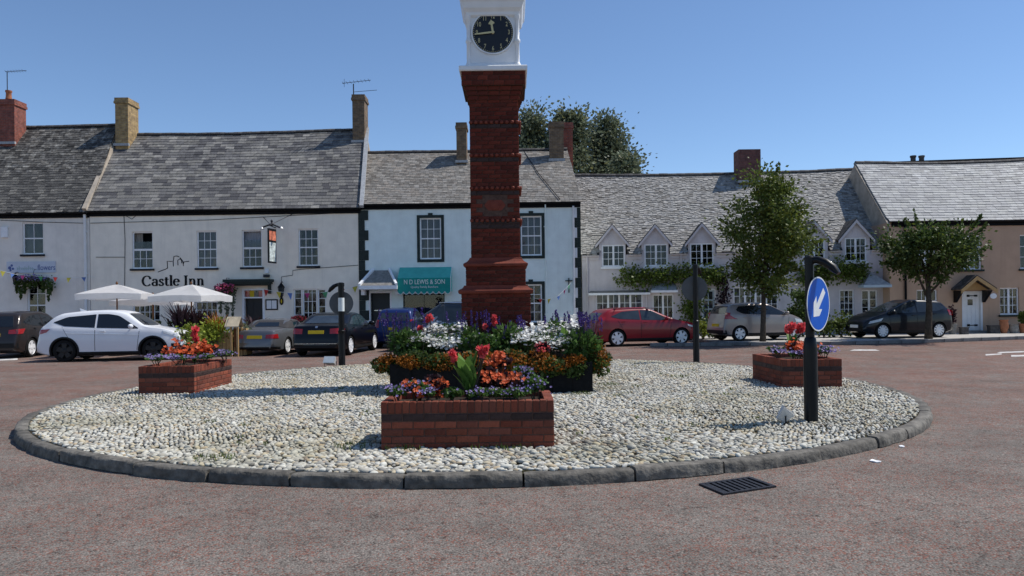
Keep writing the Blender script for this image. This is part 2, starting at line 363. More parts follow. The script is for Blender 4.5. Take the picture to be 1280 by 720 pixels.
# vehicles
def paint(name, c, rough=.3, metal=.0, coat=.45): return pm(name, c, rough, .03, 2, metal=metal, coat=coat, spec=.25)
M['car_white'] = paint('pearl_white_car_paint', (.74, .75, .77))
M['car_red'] = paint('deep_red_car_paint', (.24, .012, .018))
M['car_beige'] = paint('beige_metallic_car_paint', (.30, .265, .245), .35, .35)
M['car_black'] = paint('black_car_paint', (.004, .005, .009))
M['car_navy'] = paint('dark_navy_car_paint', (.002, .002, .0035), coat=.3)
M['car_grey'] = paint('grey_metallic_car_paint', (.15, .155, .165), .33, .4)
M['car_dkbrown'] = paint('dark_brown_car_paint', (.028, .022, .021), .33, .2)
M['car_blue'] = paint('blue_car_paint', (.012, .026, .12), .3, .2)
M['car_slate'] = paint('slate_car_paint', (.06, .07, .085), .33, .3)
M['softtop'] = pm('soft_top_canvas', (.055, .053, .055), .85, .15, 20, .2, 60)
M['carglass'] = pm('car_glass', (.010, .013, .017), .04, .05, spec=.7)
M['carglass2'] = pm('car_glass_pale', (.03, .038, .045), .05, .3, 3, spec=.7)
M['trim'] = pm('black_plastic_trim', (.016, .016, .017), .6, .1)
M['tyre'] = pm('tyre_rubber', (.014, .014, .014), .8, .15, 20)
M['alloy'] = pm('alloy_wheel', (.78, .78, .78), .35, .05, metal=.1)
M['alloydk'] = pm('dark_alloy_wheel', (.02, .02, .022), .4, .1, metal=.4)
M['tail'] = pm('tail_lamp_red', (.34, .012, .014), .15, .1, coat=.8)
M['headlamp'] = pm('headlamp_glass', (.55, .58, .6), .12, .15, 20, spec=.8)
M['plate_y'] = pm('yellow_number_plate', (.70, .48, .03), .5, .05)
M['plate_w'] = pm('white_number_plate', (.7, .7, .68), .5, .05)
M['chrome'] = pm('chrome_trim', (.6, .6, .6), .2, .03, metal=.9)
def brk(n, a, b, c): return brick_mat(n, a, b, c)
M['ch_red'] = brk('chimney_red_brick', (.30, .075, .045), (.22, .06, .045), (.2, .13, .1))
M['ch_yellow'] = brk('chimney_buff_brick', (.42, .28, .11), (.28, .18, .08), (.30, .24, .16))
M['ch_brown'] = brk('chimney_brown_brick', (.20, .125, .065), (.13, .085, .055), (.2, .165, .12))
M['ch_dark'] = brk('chimney_dark_brick', (.17, .06, .05), (.12, .045, .04), (.13, .09, .08))

# ------------------------------------------------------------------ lettering
def text_mesh(txt, size, extrude, mat, align='CENTER', xs=1.0):
    cu = bpy.data.curves.new('lettering', 'FONT'); cu.body = txt; cu.size = size; cu.extrude = extrude
    cu.align_x = align; cu.align_y = 'CENTER'; cu.resolution_u = 3
    o = bpy.data.objects.new('lettering_source', cu); C.objects.link(o); bpy.context.view_layer.update()
    me = bpy.data.meshes.new_from_object(o.evaluated_get(bpy.context.evaluated_depsgraph_get()))
    bpy.data.objects.remove(o); bpy.data.curves.remove(cu)
    me.materials.clear(); me.materials.append(mat)
    if xs != 1: me.transform(Matrix.Diagonal((xs, 1, 1, 1)))
    return me
# ================================================================== THE SETTING
def sheet(name, pts, z, mat, kind='structure'):
    mb = MB(); mb.add([(x, y, z) for x, y in pts], [tuple(range(len(pts)))])
    o = mb.build(name, mat); 
    if kind: o['kind'] = kind
    return o
sheet('ground', [(-900, -400), (900, -400), (900, 1500), (-900, 1500)], -.06, M['ground'])
sheet('road', [(-70, -25), (70, -25), (70, 60), (-70, 60)], 0, M['road'])

PZ = .125                                             # pavement height
KL = [(-45, 32.7), (-20, 32.7), (-6, 32.7), (3, 32.6), (6.6, 32.5), (7.6, 31.6), (7.75, 29.0), (8.3, 28.15), (12, 27.95), (15.6, 28.7), (20, 30.3), (26, 32.2), (45, 36)]
def resample(pts, step):
    pts = [Vector(p) for p in pts]; out = [pts[0]]; acc = 0
    dens = []
    for a, b in zip(pts, pts[1:]):
        n = max(1, int((b-a).length/.05))
        dens += [a.lerp(b, i/n) for i in range(n)]
    dens.append(pts[-1]); last = dens[0]; res = [last]; acc = 0
    for p, q in zip(dens, dens[1:]):
        acc += (q-p).length
        if acc >= step: res.append(q); acc = 0
    return res
pv = MB()
pts = [(x, y+.12) for x, y in KL]
pv.add([(x, y, PZ) for x, y in pts]+[(x, 62, PZ) for x, y in pts], [(i, i+1, len(pts)+i+1, len(pts)+i) for i in range(len(pts)-1)])
pave = pv.build('pavement', M['pave']); pave['kind'] = 'structure'
kroot = bpy.data.objects.new('pavement_kerb', None); C.objects.link(kroot); kroot['kind'] = 'structure'; WLOC['pavement_kerb'] = Vector((0, 0, 0))
ub = MB(); ub.box((-.452, -.07, 0), (.452, .07, .135), (1, 1, 1)); kme = ub.mesh('kerb_stone', M['farkerb'])
bm = bmesh.new(); bm.from_mesh(kme); bmesh.ops.bevel(bm, geom=[e for e in bm.edges], offset=.015, segments=1, affect='EDGES'); bm.to_mesh(kme); bm.free()
rs = resample(KL, .92)
rs2 = resample([(5.1, 28.45), (5.5, 28.25), (7.7, 28.2), (8.3, 28.12)], .6)
for line in (rs, rs2):
    for a, b in zip(line, line[1:]):
        m_ = (a+b)/2; d_ = b-a
        if m_.x < -24 or m_.x > 26: continue
        inst('kerb_stone', kme, kroot, (m_.x, m_.y, 0), (0, 0, math.atan2(d_.y, d_.x)), (d_.length/.92, 1, 1+random.uniform(-.04, .03)))

# painted lines, 4 mm above the road
def mark(name, px, label):
    mb = MB(); g = [G(x, y) for x, y in px]
    mb.add([(p.x, p.y, .004) for p in g], [tuple(range(len(g)))])
    o = mb.build(name, M['paint']); tag(o, label, 'road marking', 'worn white road markings')
mark('road_marking', [(-30, 452), (22, 450), (22, 447.5), (-30, 449)], 'short white line painted behind the white car by the left edge')
mark('road_marking', [(1062, 438.5), (1100, 438.6), (1094, 437), (1068, 436.9)], 'white dash on the road right of the blue sign')
mark('road_marking', [(1232, 444.5), (1252, 443.2), (1252, 442), (1232, 442.8)], 'left one of the white dashes near the right edge of the road')
mark('road_marking', [(1246, 441.6), (1330, 438.8), (1330, 437.6), (1250, 440)], 'thin upper white line running off at the right edge')
mark('road_marking', [(1264, 446), (1330, 444.8), (1330, 443), (1264, 444)], 'lower white line running off at the right edge')
mark('road_marking', [(296, 444.5), (335, 443.6), (337, 442.4), (300, 443.2)], 'white dash on the road behind the silver convertible')

# paper scraps lying on the road near the kerb
for (px, py, s_, lb) in ((1127.5, 559, .028, 'tiny white scrap on the road right against the round kerb'), (1095, 577.5, .05, 'small white scrap on the road between the kerb and the drain grate')):
    g = G(px, py); mb = MB(); n = 7
    top = [(g.x+s_*math.cos(a*6.283/n)*random.uniform(.6, 1.2), g.y+s_*math.sin(a*6.283/n)*random.uniform(.8, 1.6), .006+random.uniform(0, .012)) for a in range(n)]
    mb.add(top+[(x, y, .003) for x, y, z in top], [tuple(range(n)), tuple(range(2*n-1, n-1, -1))]+[(i, (i+1) % n, n+(i+1) % n, n+i) for i in range(n)])
    tag(mb.build('paper_scrap', M['white']), lb, 'litter')

# drain grate
gc = [G(873, 606), G(905, 620), G(970, 609), G(938, 598)]
o_ = (gc[0]+gc[1]+gc[2]+gc[3])/4; ex = ((gc[2]-gc[1])+(gc[3]-gc[0]))/2; ey = ((gc[3]-gc[2])+(gc[0]-gc[1]))/2
dr = thing('drain_grate', (o_.x, o_.y, 0), 'black cast iron drain grate set in the road by the kerb', 'drain grate')
mb = MB(); q = lambda a, b, z: o_+ex*a+ey*b+Vector((0, 0, z))
for (a0, a1, b0, b1) in ((-.5, .5, -.5, -.42), (-.5, .5, .42, .5), (-.5, -.43, -.42, .42), (.43, .5, -.42, .42)):
    mb.add([q(a0, b0, .003), q(a1, b0, .003), q(a1, b1, .003), q(a0, b1, .003), q(a0, b0, .016), q(a1, b0, .016), q(a1, b1, .016), q(a0, b1, .016)], [(4, 5, 6, 7), (0, 1, 5, 4), (1, 2, 6, 5), (2, 3, 7, 6), (3, 0, 4, 7)])
mb.build('frame', M['iron'], dr)
mb = MB(); mb.add([q(-.47, -.47, .004), q(.47, -.47, .004), q(.47, .47, .004), q(-.47, .47, .004)], [(0, 1, 2, 3)]); mb.build('gully', M['dark'], dr)
for i in range(8):
    a = -.4+i*.104; mb = MB()
    mb.add([q(a-.03+sk, b, z) for z in (.005, .014) for (sk, b) in ((-.0, -.42), (.055, -.42), (.075, .42), (.02, .42))], [(4, 5, 6, 7), (0, 1, 5, 4), (1, 2, 6, 5), (2, 3, 7, 6), (3, 0, 4, 7)])
    mb.build('grate_bar', M['iron'], dr)

# ------------------------------------------------------------------ the round island
IC = Vector((-.36, 13.82)); IRX, IRY = 7.3, 7.45; IZ = .093
# not quite a circle: radius by bearing, a smooth curve through the traced kerb
_tb = np.array([(213.6, 7.31), (220, 7.34), (226.6, 7.35), (234.8, 7.33), (242, 7.3), (250, 7.28), (257, 7.27), (264, 7.25), (277, 7.21), (284, 7.22), (292, 7.2), (301.6, 7.12), (311, 7.03), (323.7, 6.97), (335.5, 7.0), (348, 6.8), (8, 6.75), (27, 6.8), (52, 7.4), (77, 7.4), (98, 7.1), (118, 6.9), (138, 7.0), (158, 6.8), (177, 6.72), (195, 6.9), (204, 7.12)])
_A = np.radians(_tb[:, 0]); _B = np.stack([np.ones_like(_A)]+[f(k*_A) for k in (1, 2, 3) for f in (np.cos, np.sin)], 1); _c = np.linalg.lstsq(_B, _tb[:, 1], rcond=None)[0]
def irad(a): return _c[0]+sum(_c[1+2*(k-1)]*np.cos(k*a)+_c[2+2*(k-1)]*np.sin(k*a) for k in (1, 2, 3))
def iel(a, off=0.0):
    r_ = float(irad(a))+off; return Vector((IC.x+r_*math.cos(a), IC.y+r_*math.sin(a)))
mb = MB(); n = 96
mb.add([(*iel(2*math.pi*i/n, -.1), IZ-.006) for i in range(n)], [tuple(range(n))])
island = mb.build('island_cobble_bed', M['mortar']); island['kind'] = 'structure'

kr = bpy.data.objects.new('island_kerb', None); C.objects.link(kr); kr['kind'] = 'structure'; WLOC['island_kerb'] = Vector((0, 0, 0))
ang = [0.0]; per = 0
NK = 46; cuts = sorted([(i+random.uniform(-.18, .18))*2*math.pi/NK for i in range(NK)])
from mathutils import noise as mnoise
for i in range(NK):
    a0 = cuts[i]+.0014; a1 = (cuts[(i+1) % NK]+(2*math.pi if i == NK-1 else 0))-.0014
    mb = MB(); nl = 14; hgt = random.uniform(-.008, .008); so = random.uniform(-.012, .012)
    prof = [(-.145, .02), (-.14, .108), (-.125, .114), (-.08, .116), (-.03, .114), (-.010, .104), (.0, .082), (.006, .045), (.008, .0)]
    npf = len(prof); vs = []
    for k in range(nl+1):
        t = k/nl; a = a0+(a1-a0)*t; endr = 0.0
        if k in (0, nl): endr = .012
        for (off, z) in prof:
            p = iel(a, off+so); nz = mnoise.noise(Vector((p.x*4, p.y*4, z*9)))+.5*mnoise.noise(Vector((p.x*13, p.y*13, z*25)))
            dr_ = nz*.018*(1 if off > -.05 else .25); dz = nz*.008
            p = iel(a, off+so+dr_-(endr if off > -.03 else 0)); vs.append((p.x, p.y, max(0, z+hgt+(dz if .05 < z else 0)-endr*.6*(z > .1))))
    fs = [(k*npf+j, k*npf+j+1, (k+1)*npf+j+1, (k+1)*npf+j) for k in range(nl) for j in range(npf-1)]
    fs += [tuple(range(npf)), tuple(range(nl*npf+npf-1, nl*npf-1, -1))]
    mb.add(vs, fs); mb.build('kerb_stone', M['kerb'], kr, smooth=True, sharp=38)

# cobbles: a packed field of rounded stones set in the bed
def ico(sub, seed=None, amp=.12):
    bm = bmesh.new(); bmesh.ops.create_icosphere(bm, subdivisions=sub, radius=1)
    if seed is not None:
        for v in bm.verts:
            nz = mnoise.noise(v.co*1.3+Vector((seed*7.1, seed*3.3, 0))); v.co *= 1+nz*amp*1.6
            v.co.z = v.co.z*(.9 if v.co.z > 0 else 1)
    V = np.array([v.co[:] for v in bm.verts]); Fc = np.array([[x.index for x in f.verts] for f in bm.faces]); bm.free(); return V, Fc
FOOT = []        # footprints that stand on the island: (x0,x1,y0,y1)
TX, TY = -.285, 14.3
FOOT += [(TX-.62, TX+.62, TY-.62, TY+.62)]
PL_FRONT = dict(x0=-1.36, x1=.42, y0=7.86, y1=8.80)
PL_LEFT = dict(x0=-6.50, x1=-5.52, y0=13.32, y1=15.10)
PL_RIGHT = dict(x0=4.60, x1=5.62, y0=13.10, y1=14.75)
for p in (PL_FRONT, PL_LEFT, PL_RIGHT): FOOT.append((p['x0'], p['x1'], p['y0'], p['y1']))
sp = .053; xs, ys = [], []
row = 0; y = IC.y-IRY
while y < IC.y+IRY:
    x = IC.x-IRX+(sp*.5 if row % 2 else 0)
    nx = int(2*IRX/sp)
    xs.append(x+np.arange(nx)*sp); ys.append(np.full(nx, y)); y += sp*.88; row += 1
X = np.concatenate(xs); Y = np.concatenate(ys)
X = X+rng.normal(0, sp*.16, len(X)); Y = Y+rng.normal(0, sp*.16, len(Y))
# drift so that the rows are not straight
X = X+.10*np.sin(Y*1.7+X*.6); Y = Y+.08*np.sin(X*1.3+.7)
ok = np.hypot(X-IC.x, Y-IC.y) < irad(np.arctan2(Y-IC.y, X-IC.x))-.155
for (a, b, c, d) in FOOT: ok &= ~((X > a) & (X < b) & (Y > c) & (Y < d))
ok &= rng.random(len(X)) > .11
X, Y = X[ok], Y[ok]; N_ = len(X)
dist = np.hypot(X, Y)
sz = rng.lognormal(0, .2, N_)*.0243
lng = sz*rng.uniform(1.0, 1.55, N_); wid = sz*rng.uniform(.62, .86, N_); hei = sz*rng.uniform(.65, 1.0, N_)
th = rng.normal(.35, .34, N_)+1.1*np.sin(X*.8+.5*Y)*np.cos(Y*.7)
pal = np.array([(1.28, 1.29, 1.27), (1.12, 1.1, 1.05), (.92, .9, .86), (1.15, 1.04, .84), (.7, .69, .68), (.98, .82, .62), (1.2, 1.2, 1.2), (.5, .49, .48), (.86, .72, .62)])
patch = np.array([mnoise.noise(Vector((a*.55, b*.55, 8)))+.6*mnoise.noise(Vector((a*1.7, b*1.7, 3))) for a, b in zip(X, Y)])    # trodden, dirtier areas
dirtk = np.clip(patch*1.3+.15, 0, 1)[:, None]
pc = (1-dirtk*np.array([[.26, .27, .34]]))*pal[rng.choice(len(pal), N_, p=[.24, .2, .14, .12, .08, .05, .10, .04, .03])]*rng.uniform(.88, 1.1, (N_, 1))
zc = IZ+.008+rng.uniform(-.006, .012, N_)
tl = rng.normal(0, .16, (N_, 2))
def stones(idx, sub):
    Vs, Fs, Ts = [], [], []; nb = 0
    variants = [ico(sub, s) for s in range(7)]
    vi = rng.integers(0, 7, len(idx))
    for k in range(7):
        ii = idx[vi == k]
        if len(ii) == 0: continue
        V, Fc = variants[k]; n = len(ii)
        L3 = V[None, :, :]*np.stack([lng[ii], wid[ii], hei[ii]], 1)[:, None, :]
        L3[:, :, 2] += L3[:, :, 0]*tl[ii, 0][:, None]+L3[:, :, 1]*tl[ii, 1][:, None]
        c, s = np.cos(th[ii])[:, None], np.sin(th[ii])[:, None]
        W = np.stack([L3[:, :, 0]*c-L3[:, :, 1]*s+X[ii][:, None], L3[:, :, 0]*s+L3[:, :, 1]*c+Y[ii][:, None], L3[:, :, 2]+zc[ii][:, None]], 2)
        Vs.append(W.reshape(-1, 3)); Fs.append((Fc[None]+np.arange(n)[:, None, None]*len(V)).reshape(-1, 3)+nb)
        Ts.append(np.repeat(pc[ii], len(Fc), 0)); nb += n*len(V)
    return np.concatenate(Vs), np.concatenate(Fs), np.concatenate(Ts)
order = np.argsort(dist); vis = np.abs(X/Y) < .62
order = order[vis[order]]
first = order[:300]; rest = np.setdiff1d(np.arange(N_), first)
nearr = rest[dist[rest] < 8.9]; farr = rest[dist[rest] >= 8.9]
V1, F1, T1 = stones(nearr, 2); V2, F2, T2 = stones(farr, 1)
me = np_mesh('cobbles', np.concatenate([V1, V2]), np.concatenate([F1, F2+len(V1)]), M['pebble'], np.concatenate([T1, T2]), True)
o = bpy.data.objects.new('cobbles', me); C.objects.link(o); o.parent = island; o['kind'] = 'stuff'
cvar = []
for s in range(9):
    V, Fc = ico(2, s+20, .15); cvar.append(np_mesh('cobble', V, Fc, M['pebble'], np.tile(pal[s % len(pal)] if s < 7 else pal[0], (len(Fc), 1)), True))
for i in first:
    o = inst('cobble', cvar[rng.choice([0, 1, 2, 3, 6, 7, 8, 4, 5])], island, (X[i], Y[i], zc[i]), (tl[i, 1], -tl[i, 0], th[i]), (lng[i], wid[i], hei[i]))

# weeds between the stones
def blades(n, cx, cy, r, h, z, spread=.5):
    Vs = []; 
    for k in range(n):
        a = random.uniform(0, 6.283); rr = r*math.sqrt(random.random()); x = cx+rr*math.cos(a); y = cy+rr*math.sin(a)
        b = random.uniform(0, 6.283); hh = h*random.uniform(.5, 1.1); w = .006; lx = math.cos(b); ly = math.sin(b); le = hh*random.uniform(.1, spread)
        Vs += [(x-ly*w, y+lx*w, z), (x+ly*w, y-lx*w, z), (x+lx*le+ly*w*.3, y+ly*le-lx*w*.3, z+hh), (x+lx*le-ly*w*.3, y+ly*le+lx*w*.3, z+hh)]
    return Vs
Vs = []
for k in range(150):
    a = random.uniform(0, 6.283); rr = math.sqrt(random.random())*.95
    x, y = IC.x+6.7*rr*math.cos(a), IC.y+6.7*rr*math.sin(a)
    if any(f[0]-.1 < x < f[1]+.1 and f[2]-.1 < y < f[3]+.1 for f in FOOT): continue
    if mnoise.noise(Vector((x*.5, y*.5, 3))) < -.05: continue
    Vs += blades(random.randint(6, 20), x, y, random.uniform(.04, .16), .045, IZ+.02)
for (px, py) in ((268, 571), (760, 480), (725, 492), (1030, 480), (590, 556), (505, 558), (640, 557), (440, 556), (850, 470)):
    g = G(px, py, .13); Vs += blades(70, g.x, g.y, .2, .05, IZ+.02)
V = np.array(Vs); Fc = np.arange(len(V)).reshape(-1, 4)
o = bpy.data.objects.new('weeds', np_mesh('weeds', V, Fc, M['grass'], rng.uniform(.7, 1.3, (len(Fc), 1)).repeat(3, 1))); C.objects.link(o)
tag(o, 'small green weeds and grass sprouting between the island cobbles', 'weeds', kind='stuff')

# ================================================================== BRICKWORK
def brick_mesh(l, w, h, mat, tint=(1, 1, 1), bev=.005):
    mb = MB(); mb.box((-l/2, -w/2, -h/2), (l/2, w/2, h/2)); me = mb.mesh('brick', mat)
    bm = bmesh.new(); bm.from_mesh(me); bmesh.ops.bevel(bm, geom=list(bm.edges), offset=bev, segments=1, affect='EDGES')
    for v in bm.verts: v.co += Vector((random.uniform(-1, 1), random.uniform(-1, 1), random.uniform(-1, 1)))*.0012
    bm.to_mesh(me); bm.free()
    at = me.attributes.new('tint', 'FLOAT_COLOR', 'FACE'); at.data.foreach_set('color', np.tile((*tint, 1), len(me.polygons)).astype(np.float32))
    return me
BT = [(1, 1, 1), (.8, .78, .8), (1.15, 1.08, 1), (.9, .95, 1.0), (1.05, .9, .85)]
BP_S = [brick_mesh(.214, .1, .066, M['brickp'], t) for t in BT]
BR_S = [brick_mesh(.214, .1, .066, M['brick'], t) for t in BT]        # stretcher
BR_H = [brick_mesh(.1, .1, .066, M['brick'], t) for t in BT]          # closer
BR_D = [brick_mesh(.214, .1, .066, M['brickdk'], t) for t in BT[:3]]
BR_V = [brick_mesh(.064, .1, .118, M['brickp'], t) for t in BT]        # brick on end, coping course

def brick_planter(pl, label, soil_h=.44):
    x0, x1, y0, y1 = pl['x0'], pl['x1'], pl['y0'], pl['y1']; zb = IZ-.01
    t = thing('brick_planter', ((x0+x1)/2, (y0+y1)/2, zb), label, 'planter', 'low brick flower planters on the island')
    mb = MB(); th = .1; H = .50
    for (a, b) in (((x0+.006, y0+.006), (x1-.006, y0+th-.006)), ((x0+.006, y1-th+.006), (x1-.006, y1-.006)), ((x0+.006, y0+th), (x0+th-.006, y1-th)), ((x1-th+.006, y0+th), (x1-.006, y1-th))):
        mb.box((*a, zb), (*b, zb+H-.004))
    mb.build('mortar', M['bmortar'], t)
    mb = MB(); n = 12; vs = []
    for j in range(n+1):
        for i in range(n+1):
            u, v = i/n, j/n; vs.append((x0+.09+(x1-x0-.18)*u, y0+.09+(y1-y0-.18)*v, zb+soil_h+.03*mnoise.noise(Vector((u*9, v*9, x0)))))
    mb.add(vs, [(j*(n+1)+i, j*(n+1)+i+1, (j+1)*(n+1)+i+1, (j+1)*(n+1)+i) for j in range(n) for i in range(n)])
    mb.build('soil', M['soil'], t, smooth=True)
    for side in range(4):
        if side == 0: a, b, rz = Vector((x0, y0+.05)), Vector((x1, y0+.05)), 0
        elif side == 1: a, b, rz = Vector((x1-.05, y0+.1)), Vector((x1-.05, y1-.1)), R(90)
        elif side == 2: a, b, rz = Vector((x1, y1-.05)), Vector((x0, y1-.05)), R(180)
        else: a, b, rz = Vector((x0+.05, y1-.1)), Vector((x0+.05, y0+.1)), R(270)
        L = (b-a).length; u = (b-a).normalized()
        # four courses of stretchers, the upper one of dark bricks, then bricks on end
        zc_ = zb+.037
        for c in range(5):
            dk = c == 4
            n = max(2, round(L/.2235)); ph = .5 if c % 2 else 0
            bl = L/n; s0 = 0.0; segs = []
            if ph: segs.append((0, bl/2)); s0 = bl/2
            while s0 < L-1e-4:
                e = min(L, s0+bl); segs.append((s0, e)); s0 = e
            for (p, q) in segs:
                m_ = a+u*((p+q)/2); l_ = q-p-.009
                meb = random.choice(BR_D if dk else BP_S)
                jit = random.uniform(-.0025, .0025)
                inst('brick', meb, t, (m_.x+(-u.y)*jit, m_.y+u.x*jit, zc_), (random.uniform(-.01, .01), 0, rz+random.uniform(-.004, .004)), (l_/.214, 1, 1))
            zc_ += .0755
        zt = zb+.5-.061+.004
        n = round(L/.0745)
        for k in range(n):
            m_ = a+u*(L*(k+.5)/n)
            inst('brick', random.choice(BR_V), t, (m_.x, m_.y, zt+random.uniform(-.002, .003)), (random.uniform(-.012, .012), 0, rz+random.uniform(-.01, .01)), ((L/n-.008)/.064, 1, 1))
    return t
brick_planter(PL_FRONT, 'long low red brick planter in the foreground with orange begonias and a canna')
brick_planter(PL_LEFT, 'red brick planter on the left of the island, in front of the white car')
brick_planter(PL_RIGHT, 'red brick planter on the right of the island, behind the blue arrow sign')

# ================================================================== THE CLOCK TOWER
TZ = IZ-.01
tower = thing('clock_tower', (TX, TY, TZ), 'red brick clock tower with a white clock stage in the middle of the island', 'clock tower')
mb = MB()
SEC = [(TZ, 1.78, .62), (1.93, 2.27, .54), (2.43, 5.30, .445)]
for z0, z1, hw in SEC: mb.box((TX-hw+.012, TY-hw+.012, z0), (TX+hw-.012, TY+hw-.012, z1))
mb.build('core', M['bmortar'], tower)
stuffb = MB(); front_n = 0; cand = []
DARKZ = [(P(619, y1, 13.86).z, P(619, y0, 13.86).z) for (y0, y1) in ((155, 161.5), (196, 203), (237, 243.5), (277.5, 284.5))]
PANZ = (P(619, 269, 13.86).z, P(619, 244, 13.86).z); PANX = .295
for si, (z0, z1, hw) in enumerate(SEC):
    nc = round((z1-z0)/.0755); ch = (z1-z0)/nc
    for c in range(nc):
        zc_ = z0+ch*(c+.5)
        dk = si == 2 and any(a-.01 < zc_ < b+.01 for a, b in DARKZ)
        for side in range(4):
            full = side % 2 == 0
            L = 2*hw if full else 2*hw-.2
            n = max(2, round(L/.2235)); bl = L/n; s0 = 0; segs = []
            if (c+side) % 2: segs.append((0, bl/2)); s0 = bl/2
            while s0 < L-1e-4: e = min(L, s0+bl); segs.append((s0, e)); s0 = e
            for p, q in segs:
                mid = (p+q)/2-L/2; l_ = q-p-.009
                if side == 0: pos = (TX+mid, TY-hw+.05)
                elif side == 1: pos = (TX+hw-.05, TY+mid)
                elif side == 2: pos = (TX-mid, TY+hw-.05)
                else: pos = (TX-hw+.05, TY-mid)
                if side == 0 and si == 2 and PANZ[0] < zc_ < PANZ[1] and abs(mid) < PANX: continue
                cand.append((pos, zc_, side, l_, dk, ch, (0 if side == 0 else 1) if zc_ > 1.1 else 2))
cand.sort(key=lambda c_: c_[6])
for k, (pos, zc_, side, l_, dk, ch, pr) in enumerate(cand):
    rz = R(90*side)
    if k < 300:
        inst('brick', random.choice(BR_D if dk else BR_S), tower, (*pos, zc_), (random.uniform(-.012, .012), 0, rz), (l_/.214, 1, (ch-.0095)/.066))
    else:
        c_, s_ = math.cos(rz), math.sin(rz); jit = random.uniform(-.002, .002)
        t_ = random.uniform(.75, 1.2); tt = (t_*.3, t_*.5, t_*.75) if dk else (t_, t_*random.uniform(.9, 1.05), t_)
        stuffb.obox((pos[0]+s_*jit, pos[1]-c_*jit, zc_), (c_*l_/2, s_*l_/2, 0), (-s_*.05, c_*.05, 0), (0, 0, (ch-.0095)/2), tt)
o = stuffb.build('brickwork', M['brick'], tower, fix=False); o['kind'] = 'stuff'

def square_mould(name, prof, mat, parent=tower, cx=TX, cy=TY):
    mb = MB(); mb.lathe(prof, (cx, cy, 0), 4, 'Z', sq=True); return mb.build(name, mat, parent)
square_mould('base_moulding', [(.622, 1.775), (.655, 1.785), (.668, 1.81), (.668, 1.84), (.64, 1.862), (.60, 1.88), (.575, 1.91), (.57, 1.932), (.2, 1.934)], M['terra'])
square_mould('shaft_moulding', [(.542, 2.265), (.57, 2.275), (.578, 2.295), (.578, 2.32), (.55, 2.34), (.515, 2.36), (.48, 2.40), (.465, 2.435), (.2, 2.438)], M['terra'])
for (a, b) in DARKZ:        # row of round terracotta beads above each dark band
    zt = b+.028
    for side in range(4):
        for k in range(10):
            mid = -.42+k*.0933
            x, y = {0: (TX+mid, TY-.458), 1: (TX+.458, TY+mid), 2: (TX-mid, TY+.458), 3: (TX-.458, TY-mid)}[side]
            if side in (0, 1):
                if k == 0 and side == 0 and a == DARKZ[0][0]:
                    mm = MB(); mm.lathe([(.0, -.03), (.026, -.026), (.034, 0), (.026, .026), (.0, .03)], (0, 0, 0), 10); BEAD = mm.mesh('bead', M['terra'], smooth=True)
                inst('terracotta_bead', BEAD, tower, (x, y, zt))
# sunk panel with a terracotta plaque
zm = (PANZ[0]+PANZ[1])/2; hh = (PANZ[1]-PANZ[0])/2
mb = MB(); mb.box((TX-PANX, TY-.41, PANZ[0]), (TX+PANX, TY-.40, PANZ[1])); mb.build('panel', M['terra'], tower)
mb = MB()
hexa = [(.27*math.cos(a), hh*.92*math.sin(a)) for a in [R(d) for d in (0, 52, 128, 180, 232, 308)]]
mb.prism(hexa, (TX, TY-.41, zm), (1, 0, 0), (0, 0, 1), (0, -.018, 0))
mb.prism([(x*.72, z*.72) for x, z in hexa], (TX, TY-.428, zm), (1, 0, 0), (0, 0, 1), (0, -.012, 0))
mb.build('plaque', M['terra'], tower)
mb = MB(); mb.lathe([(.085, 0), (.085, .01), (.06, .016), (.02, .018)], (0, 0, 0), 14)
mb.v = [(TX+v[0], TY-.44-v[2], zm+v[1]) for v in mb.v]; mb.build('plaque_boss', M['terra'], tower)

# brick corbels that carry the clock stage
zz = [P(619, y, 13.85).z for y in (125, 119.5, 114, 108.5, 90)]
steps = [(zz[0], zz[1], .468), (zz[1], zz[2], .495), (zz[2], zz[3], .525), (zz[3], zz[4], .575)]
for z0, z1, hw in steps:
    mb = MB(); mb.box((TX-hw+.01, TY-hw+.01, z0), (TX+hw-.01, TY+hw-.01, z1)); mb.build('corbel_core', M['bmortar'], tower)
    nc = max(1, round((z1-z0)/.085)); ch = (z1-z0)/nc
    for c in range(nc):
        for side in range(4):
            L = 2*hw if side % 2 == 0 else 2*hw-.2; n = max(2, round(L/.2)); off = .5 if c % 2 else 0
            sg = [i*L/n for i in range(n+1)] if not off else [0]+[(i+.5)*L/n for i in range(n)]+[L]
            for p, q in zip(sg, sg[1:]):
                mid = (p+q)/2-L/2
                pos = {0: (TX+mid, TY-hw+.05), 1: (TX+hw-.05, TY+mid), 2: (TX-mid, TY+hw-.05), 3: (TX-hw+.05, TY-mid)}[side]
                if side < 2: inst('brick', random.choice(BR_S), tower, (*pos, z0+ch*(c+.5)), (0, 0, R(90*side)), ((q-p-.008)/.214, 1, (ch-.008)/.066))
                else: pass
zs = P(619, 90, 13.8).z; zs2 = P(619, 83.5, 13.8).z
square_mould('stone_slab', [(.575, zs-.002), (.60, zs), (.612, zs+.02), (.612, zs2-.015), (.60, zs2), (.3, zs2+.004)], M['white'])
zb_ = zs2; zt_ = P(619, 19, 13.85).z
mb = MB(); hb = .43
mb.box((TX-hb, TY-hb, zb_), (TX+hb, TY+hb, zt_+.05)); mb.build('clock_stage', M['white'], tower)
square_mould('stage_base', [(.47, zb_), (.475, zb_+.05), (.455, zb_+.07), (.44, zb_+.09), (.3, zb_+.095)], M['white'])
